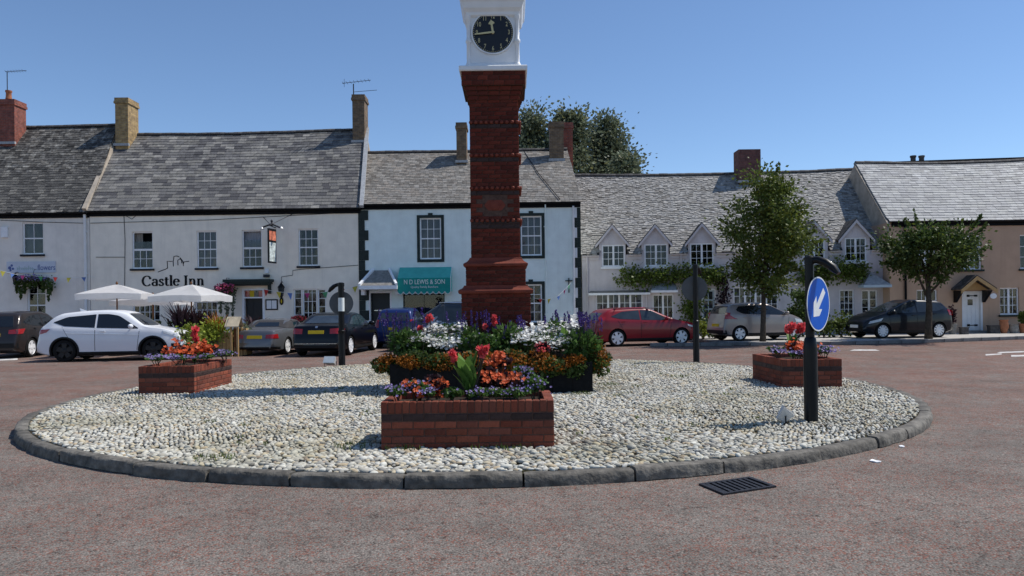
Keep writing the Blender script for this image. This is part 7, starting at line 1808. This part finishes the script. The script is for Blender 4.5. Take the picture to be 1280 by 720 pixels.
spiky(226, 430, 378, 26.0, 60, 'dark spiky plant behind the bonnet of the white car', 'leafpurple')
spiky(246, 430, 384, 26.3, 46, 'second dark spiky plant under the right parasol', 'leafpurple')
spiky(272, 430, 390, 25.9, 60, 'orange brown grassy plant beside the roofed pine box', 'pet_rust', w=.018)
spiky(317, 430, 393, 28.6, 46, 'dark spiky plant in front of the inn door', 'leafpurple')
shrub(240, 440, 402, 30, 24.6, 'lime green bush in front of the dark spiky plants', 'leaflime', 800, .09, 0)
shrub(270, 440, 404, 34, 25.75, 'lime green foliage spilling over the pine planter', 'leaflime', 1100, .10, .35)
shrub(303, 440, 402, 15, 26.0, 'pale foliage in the narrow pine planter', 'leafgrey', 350, .08, .4)
shrub(257, 440, 390, 40, 26.9, 'dark bronze bush under the right parasol', 'leafpurple', 900, .11, .2)
shrub(208, 440, 398, 30, 26.6, 'dark green bush hidden behind the white car', 'leafdk', 700, .11, 0)
def basket(fac, px, py, w_px, h_px, off, label, petal, n=400, trail=None, trailmat='leafgrey', name='hanging_basket'):
    u, v = fac.uv(px, py, off); c = fac.pt(u, v, off); t = thing(name, c, label, 'hanging basket'); rw = w_px/2/F*c.y; rh = h_px/2/F*c.y
    q, dd = blob(n, c, (rw, rw*.5 if rw > .4 else rw, rh), .6); leaf_obj('leaves', q, dd+rng.normal(size=dd.shape)*.4, rng.uniform(.06, .12, n), M['leafdk'], t)
    q, dd = blob(n, c+Vector((0, -.06, rh*.25)), (rw*1.02, rw*.5 if rw > .4 else rw, rh*.9), .35); leaf_obj('flowers', q, dd+rng.normal(size=dd.shape)*.4, rng.uniform(.05, .1, n), M[petal], t, .5)
    if trail:
        for (x, y0, y1) in trail:
            a, b = fac.pt(*fac.uv(x, y0, off), off), fac.pt(*fac.uv(x, y1, off), off); m = 130; tt = rng.random(m)[:, None]; q = np.array(a)*(1-tt)+np.array(b)*tt+rng.normal(size=(m, 3))*.07*(1.2-tt)
            leaf_obj('trailing_stems', q, np.tile((0, -.1, -1.), (m, 1))+rng.normal(size=(m, 3))*.35, rng.uniform(.06, .13, m), M[trailmat], t)
    mb = MB(); mb.tube([c+Vector((0, 0, rh*.8)), fac.pt(u, v+rh+.25, off*.6), fac.pt(u, v+rh+.25, 0)], .012, 5); mb.lathe([(.02, -rh*.9), (min(rw, .22)*.8, -rh*.3), (min(rw, .22), 0)], c, 10); mb.build('bracket', M['iron'], t); return t
basket(f2, 281, 362, 28, 15, .55, 'hanging basket of red and pink flowers left of the inn door', 'pet_pink', 420, [(276, 367, 392), (284, 367, 398), (291, 365, 395)])
basket(f1, 41, 349, 44, 11, .3, 'garland of flowers and trailing foliage over the shop doorway', 'pet_lilac', 260, [(21, 349, 366), (26, 350, 374), (31, 350, 366), (37, 350, 360), (45, 350, 358), (54, 350, 365), (61, 350, 376), (63, 352, 368)], 'leafdk', 'flower_garland')
basket(f2, 374, 399, 20, 9, .3, 'window box of dark red flowers under the inn window', 'pet_red', 260, None, name='window_box')

# ---- pots beside the peach cottage door
def pot(px, ybase, h_px, w_px, d, label, mat, plant=None, prof='round', ph=20):
    a = P(px, ybase, d); w = w_px/2/F*d; h = h_px/F*d; t = thing('flower_pot', (a.x, d, PZ), label, 'flower pot', 'pots along the peach cottage wall'); mb = MB()
    if prof == 'round': mb.lathe([(w*.6, 0), (w*.95, h*.45), (w*.85, h*.9), (w, h*.95), (w, h), (w*.8, h), (w*.75, h*.85)], (a.x, d, PZ), 16); mb.build('pot', M[mat], t, smooth=True, sharp=45)
    elif prof == 'box': mb.box((a.x-w, d-w*.6, PZ), (a.x+w, d+w*.6, PZ+h)); mb.box((a.x-w-.02, d-w*.6-.02, PZ+h), (a.x+w+.02, d+w*.6+.02, PZ+h+.04)); mb.build('pot', M[mat], t)
    else: mb.lathe([(w*.7, 0), (w, h*.92), (w*1.08, h*.93), (w*1.08, h), (w*.85, h), (w*.8, h*.9)], (a.x, d, PZ), 16); mb.build('pot', M[mat], t, smooth=True, sharp=45)
    if plant:
        hh = ph/F*d; n = 260; q, dd = blob(n, (a.x, d, PZ+h+hh*.45), (w*1.2, w*1.1, hh*.55), .6); leaf_obj('foliage', q, dd+rng.normal(size=dd.shape)*.4, rng.uniform(.06, .12, n), M[plant], t)
        mb = MB(); mb.tube([(a.x, d, PZ+h*.8), (a.x, d, PZ+h+hh*.5)], .015, 5); mb.build('stem', M['bark'], t)
pot(1190.5, 418, 13, 10, 32.9, 'grey pot with a tall dark plant left of the white cottage door', 'potgrey', 'leafpurple', 'cone', 25)
pot(1205, 418, 8, 9, 32.7, 'small dark pot at the foot of the white door', 'ridge', None, 'box')
pot(1242, 418, 9, 12, 33.3, 'dark box planter right of the white door', 'ridge', None, 'box')
pot(1255, 418, 17, 11, 33.2, 'tall terracotta urn under the cottage window', 'potterra', None, 'round')
pot(1267, 418, 11, 12, 33.2, 'round grey stone pot right of the terracotta urn', 'potgrey', None, 'round')
pot(1279, 418, 12, 10, 33.2, 'terracotta pot with a leafy plant at the right edge', 'potterra', 'leaf', 'cone', 16)

# ================================================================== FLOWERS ON THE ISLAND
def black_box(x0, x1, y0, y1, label):
    t = thing('black_planter', ((x0+x1)/2, (y0+y1)/2, IZ-.01), label, 'planter', 'black planters round the tower foot'); h = .52
    n = 3; mb = MB(); mb.box((x0+.03, y0+.03, IZ-.01), (x1-.03, y1-.03, IZ+h-.05)); mb.build('soil_box', M['soil'], t)
    for (a, b, horizontal) in (((x0, y0), (x1, y0+.03), True), ((x0, y1-.03), (x1, y1), True), ((x0, y0+.03), (x0+.03, y1-.03), False), ((x1-.03, y0+.03), (x1, y1-.03), False)):
        L_ = (b[0]-a[0]) if horizontal else (b[1]-a[1]); k_ = max(2, round(L_/.36))
        for k in range(k_):
            mb = MB()
            if horizontal: mb.box((a[0]+L_*k/k_+.003, a[1], IZ-.01), (a[0]+L_*(k+1)/k_-.003, b[1], IZ+h))
            else: mb.box((a[0], a[1]+L_*k/k_+.003, IZ-.01), (b[0], a[1]+L_*(k+1)/k_-.003, IZ+h))
            mb.build('board', M['planter_black'], t)
BY0, BY1 = 12.72, 13.55
xl0, xl1 = P(487, 470, BY0).x, P(598, 470, BY0).x; xr0, xr1 = P(640, 470, BY0).x, P(741, 470, BY0).x
black_box(xl0, xl1, BY0, BY1, 'black planter at the front left of the tower foot')
black_box(xr0, xr1, BY0, BY1, 'black planter at the front right of the tower foot')
black_box(xl0, xl1, 15.05, 15.9, 'black planter at the rear left of the tower foot')
black_box(xr0, xr1, 15.05, 15.9, 'black planter at the rear right of the tower foot')

def loc(px, py, y): return np.array(P(px, py, y))
def bedding(px, py, y, w_px, h_px, dep, label, petal, n=700, psize=.035, leaf='leafbed', nleaf=500, group=None, name='bedding_plant', cat='flowers', leafsize=.07, base=None, shell=.4, pfrac=1.0):
    c = loc(px, py, y); rw, rh = w_px/2/F*y, h_px/2/F*y; zb = base if base is not None else c[2]-rh; t = thing(name, (c[0], y, zb), label, cat, group)
    def lump(n_, k=9):
        cc = np.asarray(c)+unit(rng.normal(size=(k, 3)))*np.array((rw, dep, rh))*.62*rng.random((k, 1))**.4
        i = rng.integers(0, k, n_); o = unit(rng.normal(size=(n_, 3)))*np.array((rw, dep, rh))*.52*rng.random((n_, 1))**shell; return cc[i]+o, o
    q, dd = lump(nleaf); leaf_obj('leaves', q, dd+rng.normal(size=dd.shape)*.1, rng.uniform(.7, 1.3, nleaf)*leafsize, M[leaf], t, .4, .3)
    q, dd = lump(n); q[:, 1] -= dep*.12; q[:, 2] += rh*.12; leaf_obj('flowers', q, dd+rng.normal(size=dd.shape)*.15, rng.uniform(.7, 1.3, n)*psize, M[petal], t, .5, .35)
    mb = MB()
    for k in range(6): mb.tube([(c[0]+random.uniform(-.3, .3)*rw, y+random.uniform(-.3, .3)*dep, zb), (c[0]+random.uniform(-.6, .6)*rw, y+random.uniform(-.5, .5)*dep, c[2])], .006, 4)
    mb.build('stems', M['leafbed'] if False else M['bark'], t)
    return t
def heads(c, sx, sy, sz, n, y0, k=7, r=.03):
    """flower positions gathered into heads"""
    hc = [(c[0]+random.gauss(0, sx), y0+random.gauss(0, sy), c[2]+random.gauss(.015, sz)) for _ in range(k)]; out = []
    for _ in range(n): h = random.choice(hc); out.append((h[0]+random.gauss(0, r), h[1]+random.gauss(0, r), h[2]+random.gauss(0, r*.8)))
    return out
def florets(pts, r, mat, parent, name='flowers', up=(0, -.35, 1), n5=5):
    """round flat flowers: fans of petals"""
    Vs, Fs = [], []; k0 = 0; off = np.array(_w(parent))
    for p in pts:
        nr = Vector((random.gauss(up[0], .35), random.gauss(up[1], .35), up[2]+random.uniform(-.2, .3))).normalized(); a = nr.orthogonal().normalized(); b = nr.cross(a); rr = r*random.uniform(.75, 1.25); ph = random.random()*6
        p = Vector(p); 
        for k in range(n5):
            an = ph+2*math.pi*k/n5; da = math.pi/n5*.95
            v = [p-nr*.004, p+(a*math.cos(an-da)+b*math.sin(an-da))*rr*.75, p+(a*math.cos(an)+b*math.sin(an))*rr+nr*rr*.12, p+(a*math.cos(an+da)+b*math.sin(an+da))*rr*.75]
            Vs += [tuple(x) for x in v]
    V = np.array(Vs)-off; Fc = np.arange(len(V)).reshape(-1, 4)
    o = bpy.data.objects.new(name, np_mesh(name, V, Fc, mat, np.repeat(rng.uniform(.55, 1.3, (len(pts), 1)), n5, 0).repeat(3, 1)*rng.uniform(.85, 1.15, (len(Fc), 1)))); C.objects.link(o); o.parent = parent; o['kind'] = 'stuff'; return o
def salvia(px, py_top, py_leaf, w_px, y, n, label, leafy=True, base=.55, n_leaf=500):
    c = loc(px, py_leaf, y); rw = w_px/2/F*y; t = thing('salvia', (c[0], y, base), label, 'flowers', 'blue salvias round the tower'); ztop = P(px, py_top, y).z
    st = MB(); pts, axs = [], []
    for k in range(n):
        x = c[0]+random.uniform(-1, 1)*rw; yy = y+random.uniform(-.22, .22); zt2 = ztop-abs(random.gauss(0, .12)); lx = random.gauss(0, .09)
        st.tube([(x, yy, base+.1), (x+lx*.6, yy, (base+zt2)/2), (x+lx, yy, zt2)], .005, 4)
        L_ = random.uniform(.12, .26); m = 30
        for j in range(m):
            f = j/m; an = random.uniform(0, 6.283); rr = .022*(1-.65*f); z = zt2-L_+L_*f
            pts.append((x+lx*(.8+.2*f)+math.cos(an)*rr, yy+math.sin(an)*rr, z)); axs.append((math.cos(an), math.sin(an), .9))
    st.build('stems', M['leafbed'] if False else M['bark'], t)
    leaf_obj('flower_spikes', pts, axs, rng.uniform(.018, .034, len(pts)), M['pet_purple'], t, .5, .35)
    if leafy:
        m = n_leaf; q, dd = blob(m, c, (rw*1.05, .3, .26), .5); leaf_obj('leaves', q, dd+rng.normal(size=dd.shape)*.4+np.array([0, 0, .3]), rng.uniform(.06, .13, m), M['leafbed'], t, .3, .35)
    return t
def daisies(px, py, w_px, h_px, y, n, label, base=.6):
    c = loc(px, py, y); rw, rh = w_px/2/F*y, h_px/2/F*y; t = thing('white_daisies', (c[0], y, base), label, 'flowers', 'white daisies round the tower')
    pts = [(c[0]+random.uniform(-1, 1)*rw, y+random.uniform(-.32, .25), 0) for k in range(n)]
    pts = [(a, b, c[2]+rh*(b-y)/.3*.8+random.gauss(0, .035)+.05*math.sin(a*7)) for a, b, _ in pts]
    florets(pts, .034, M['pet_white'], t, n5=6)
    m = n*2; q, dd = blob(m, c-np.array((0, -.03, rh*.9)), (rw, .3, rh*1.3), .5); leaf_obj('leaves', q, dd+rng.normal(size=dd.shape)*.5, rng.uniform(.04, .08, m), M['leafbed'], t, .25, .3)
    mb = MB()
    for k in range(40): p = random.choice(pts); mb.tube([(p[0]*.9+c[0]*.1, p[1], base), p], .004, 3)
    mb.build('stems', M['bark'], t); return t
def canna(px, py_leaf, y, base, label, blooms, hleaf=.42, nleaf=9, spread=.34, bloom_mat='pet_red', bs=.05):
    c = loc(px, py_leaf, y); t = thing('canna_lily', (c[0], y, base), label, 'flowers', 'coral cannas on the island'); mb = MB()
    for k in range(nleaf):
        an = k*2.4+random.uniform(-.3, .3); el = random.uniform(.25, .85); L_ = hleaf*random.uniform(.75, 1.1); w = L_*.19; dx, dy = math.cos(an), math.sin(an); z0 = base+random.uniform(.02, .22)
        rows = []
        for i in range(7):
            f = i/6; r_ = spread*el*(f**1.2)*L_/.42; z = z0+L_*(f-.28*el*f*f); ww = w*math.sin(math.pi*(.08+.92*f)**.8)*(1 if i < 6 else .05); x0, y0 = c[0]+dx*r_, y+dy*r_
            rows.append([(x0-dy*ww, y0+dx*ww, z+ww*.25), (x0, y0, z), (x0+dy*ww, y0-dx*ww, z+ww*.25)])
        vs = [p for r_ in rows for p in r_]; lf = MB()
        lf.add(vs, [(3*i+j, 3*i+j+1, 3*i+j+4, 3*i+j+3) for i in range(6) for j in range(2)], (1.0+random.uniform(-.25, .35),)*3); lf.build('leaf', M['leafcanna'], t, smooth=True, fix=False)
    st = MB()
    for (bx, by) in blooms:
        p = P(bx, by, y-.02); st.tube([(c[0], y, base), (c[0]*.4+p.x*.6, y, (base+p.z)/2), p], .009, 5)
        m = 46; q, dd = blob(m, p, (bs*1.1, bs, bs*1.25), .6); leaf_obj('bloom', q, dd+np.array([0, 0, .5])+rng.normal(size=dd.shape)*.3, rng.uniform(.06, .10, m)*bs/.05, M[bloom_mat], t, .45, .35)
    st.build('stem', M['leaf'] if False else M['bark'], t); return t

# rust coloured edging that spills over the black planters
RG = 'rust coloured edging flowers'
for (px, py, w, h, y, lb) in ((484, 456, 36, 34, 12.95, 'rust coloured flowers spilling over the far left corner of the bed'), (513, 453, 44, 36, 12.78, 'rust coloured flowers left of the coral canna, near the bed corner'), (552, 452, 46, 34, 12.78, 'rust coloured flowers behind the left orange begonias'),
                          (596, 448, 44, 34, 12.78, 'orange rust flowers directly behind the coral canna'), (640, 452, 44, 36, 12.78, 'rust coloured flowers behind the right orange begonias'), (678, 455, 46, 38, 12.76, 'rust coloured flowers over the middle of the right black planter'), (715, 458, 40, 32, 12.78, 'rust coloured flowers under the right salvia leaves'), (746, 451, 34, 48, 13.0, 'rust coloured mound overhanging the right end of the bed')):
    bedding(px, py, y, w*1.25, h*.86, .25, lb, 'pet_rust', 1150, .034, 'leafdk', 900, RG, base=.55, shell=.33)
bedding(678, 436, 12.8, 26, 16, .14, 'dark red flowers among the daisies right of the canna', 'pet_red', 120, .04, 'leafpurple', 160, base=.6)
bedding(628, 466, 12.66, 30, 14, .12, 'small orange flowers low behind the right begonias', 'pet_orange', 160, .04, 'leafdk', 120, base=.55)
daisies(545, 420, 66, 20, 13.25, 560, 'left drift of white daisies in front of the grey car')
daisies(560, 406, 46, 12, 13.55, 340, 'upper white daisies left of the tower plinth')
daisies(676, 419, 76, 22, 13.25, 620, 'right drift of white daisies in front of the tower plinth')
daisies(698, 406, 50, 14, 13.6, 360, 'upper white daisies right of the tower plinth')
salvia(508, 385, 428, 46, 13.1, 22, 'blue salvias with green leaves at the left end of the bed', n_leaf=750)
salvia(588, 386, 424, 36, 13.3, 15, 'blue salvias in front of the left side of the tower plinth', n_leaf=350)
salvia(634, 392, 422, 40, 13.3, 15, 'blue salvias in front of the right side of the tower plinth', n_leaf=420)
salvia(727, 388, 430, 52, 13.0, 20, 'blue salvias with broad leaves at the right end of the bed', n_leaf=800)
salvia(695, 387, 412, 30, 13.6, 7, 'thin blue salvias behind the right daisies', n_leaf=80)
bedding(600, 428, 13.0, 70, 28, .2, 'green leafy bedding below the tower plinth', 'pet_lilac', 30, .03, 'leafbed', 900, base=.55, name='green_bedding')
canna(537, 418, 13.3, .6, 'pair of pink cannas at the left, in front of the blue car', [(534, 400), (525, 411), (538, 397)], .4, 5, bs=.045)
canna(612, 420, 13.3, .6, 'pink canna in front of the tower plinth', [(618, 397), (618, 403), (607, 408)], .4, 5, bs=.04)
canna(712, 412, 13.4, .62, 'leafy green canna without blooms right of the tower', [], .58, 9, .3)

# front planter
OG = 'orange begonias in the brick planters'; LG = 'lilac edging flowers in the brick planters'
z0 = .55
for (px, py, w, h, y, lb) in ((545, 482, 36, 28, 8.35, 'orange begonias left of the coral canna in the front planter'), (524, 488, 24, 18, 8.2, 'small orange begonia near the left end of the front planter'), (613, 470, 32, 22, 8.45, 'orange begonias just right of the coral canna in the front planter'), (637, 477, 34, 28, 8.35, 'orange begonias near the right end of the front planter'), (626, 450, 30, 16, 8.66, 'tall orange begonias at the back right of the front planter')):
    t = bedding(px, py, y, w, h, .13, lb, 'pet_orange', 70, .032, 'leafpurple', 210, OG, base=z0)
    c = loc(px, py, y); florets(heads(c, w/4/F*y, .05, h/4/F*y, 64, y-.1, 8, .026), .022, M['pet_orange'], t, 'blooms', (0, -.8, .6))
for (px, py, w, h, y, lb) in ((497, 488, 30, 16, 8.05, 'lilac flowers at the left corner of the front planter'), (520, 484, 28, 22, 8.1, 'lilac flowers beside the small orange begonia'), (535, 489, 26, 14, 8.02, 'lilac and green flowers below the left begonias'), (600, 490, 40, 12, 8.02, 'low lilac flowers below the canna'), (645, 489, 36, 14, 8.02, 'low lilac flowers below the right begonias'), (668, 480, 36, 26, 8.15, 'lilac flowers at the right end of the front planter'), (655, 464, 26, 14, 8.5, 'tall lilac flowers at the back right of the front planter')):
    t = bedding(px, py, y, w, h, .11, lb, 'pet_lilac', 50, .018, 'leafbed', 330, LG, base=z0, leafsize=.05)
    c = loc(px, py, y); florets([(c[0]+random.gauss(0, w/4/F*y), y-.06+random.gauss(0, .06), c[2]+random.gauss(.02, h/4.5/F*y)) for k in range(38)], .0135, M['pet_lilac'], t, 'blooms', (0, -.7, .7))
bedding(563, 490, 8.03, 34, 14, .1, 'fresh green leaves at the front middle of the planter', 'pet_lilac', 12, .02, 'leafbed', 330, base=z0, leafsize=.055, name='green_bedding')
bedding(622, 491, 8.03, 44, 10, .1, 'short green leaves along the front planter edge', 'pet_lilac', 14, .02, 'leafbed', 260, base=z0, leafsize=.04, name='green_bedding')
canna(586, 475, 8.2, z0-.02, 'coral canna with broad green leaves in the front planter', [(565.5, 442), (568, 449), (600, 437), (607, 436), (603, 441)], .40, 16, .30, bs=.034)
# left planter
for (px, py, w, h, y, lb) in ((229, 438, 30, 15, 13.9, 'orange begonias at the left of the left planter'), (256, 436, 28, 16, 14.1, 'orange begonias at the right of the left planter')):
    t = bedding(px, py, y, w, h, .2, lb, 'pet_orange', 130, .055, 'leafpurple', 160, OG, base=z0)
    c = loc(px, py, y); florets(heads(c, w/3.6/F*y, .08, h/4/F*y, 70, y-.15, 9, .04), .034, M['pet_orange'], t, 'blooms', (0, -.7, .7))
for (px, py, w, h, y, lb) in ((197, 447, 30, 8, 13.6, 'lilac flowers at the near left corner of the left planter'), (222, 447, 32, 9, 13.55, 'lilac flowers along the front of the left planter'), (252, 446, 34, 9, 13.9, 'lilac flowers below the right begonias of the left planter'), (281, 441, 26, 10, 14.6, 'lilac flowers along the far side of the left planter')):
    t = bedding(px, py, y, w, h, .2, lb, 'pet_lilac', 60, .03, 'leafbed', 160, LG, base=z0, leafsize=.06)
    c = loc(px, py, y); florets([(c[0]+random.gauss(0, w/4/F*y), y-.1+random.gauss(0, .09), c[2]+random.gauss(.02, h/5/F*y)) for k in range(46)], .022, M['pet_lilac'], t, 'blooms', (0, -.6, .8))
canna(243, 432, 14.1, z0, 'coral canna standing in the left planter', [(244, 412), (243, 418), (245, 424)], .38, 7, .26, bs=.05)
# right planter
for (px, py, w, h, y, lb) in ((992, 433, 28, 14, 13.6, 'orange begonias in the middle of the right planter'), (1010, 436, 18, 12, 13.7, 'orange begonias behind the sign post in the right planter')):
    t = bedding(px, py, y, w, h, .2, lb, 'pet_orange', 120, .055, 'leafpurple', 150, OG, base=z0)
    c = loc(px, py, y); florets(heads(c, w/3.6/F*y, .08, h/4/F*y, 64, y-.15, 9, .04), .034, M['pet_orange'], t, 'blooms', (0, -.7, .7))
for (px, py, w, h, y, lb) in ((972, 438, 26, 11, 13.5, 'lilac flowers at the left end of the right planter'), (1000, 441, 34, 7, 13.4, 'low lilac flowers along the front of the right planter'), (1030, 437, 26, 12, 13.5, 'lilac flowers at the right end of the right planter')):
    t = bedding(px, py, y, w, h, .2, lb, 'pet_lilac', 60, .03, 'leafbed', 160, LG, base=z0, leafsize=.06)
    c = loc(px, py, y); florets([(c[0]+random.gauss(0, w/4/F*y), y-.1+random.gauss(0, .09), c[2]+random.gauss(.02, h/5/F*y)) for k in range(46)], .022, M['pet_lilac'], t, 'blooms', (0, -.6, .8))
canna(991, 428, 13.8, z0, 'coral canna in the right planter beside the blue sign', [(986, 411), (990, 408), (999, 411), (1002, 409)], .4, 8, .26, bs=.06)
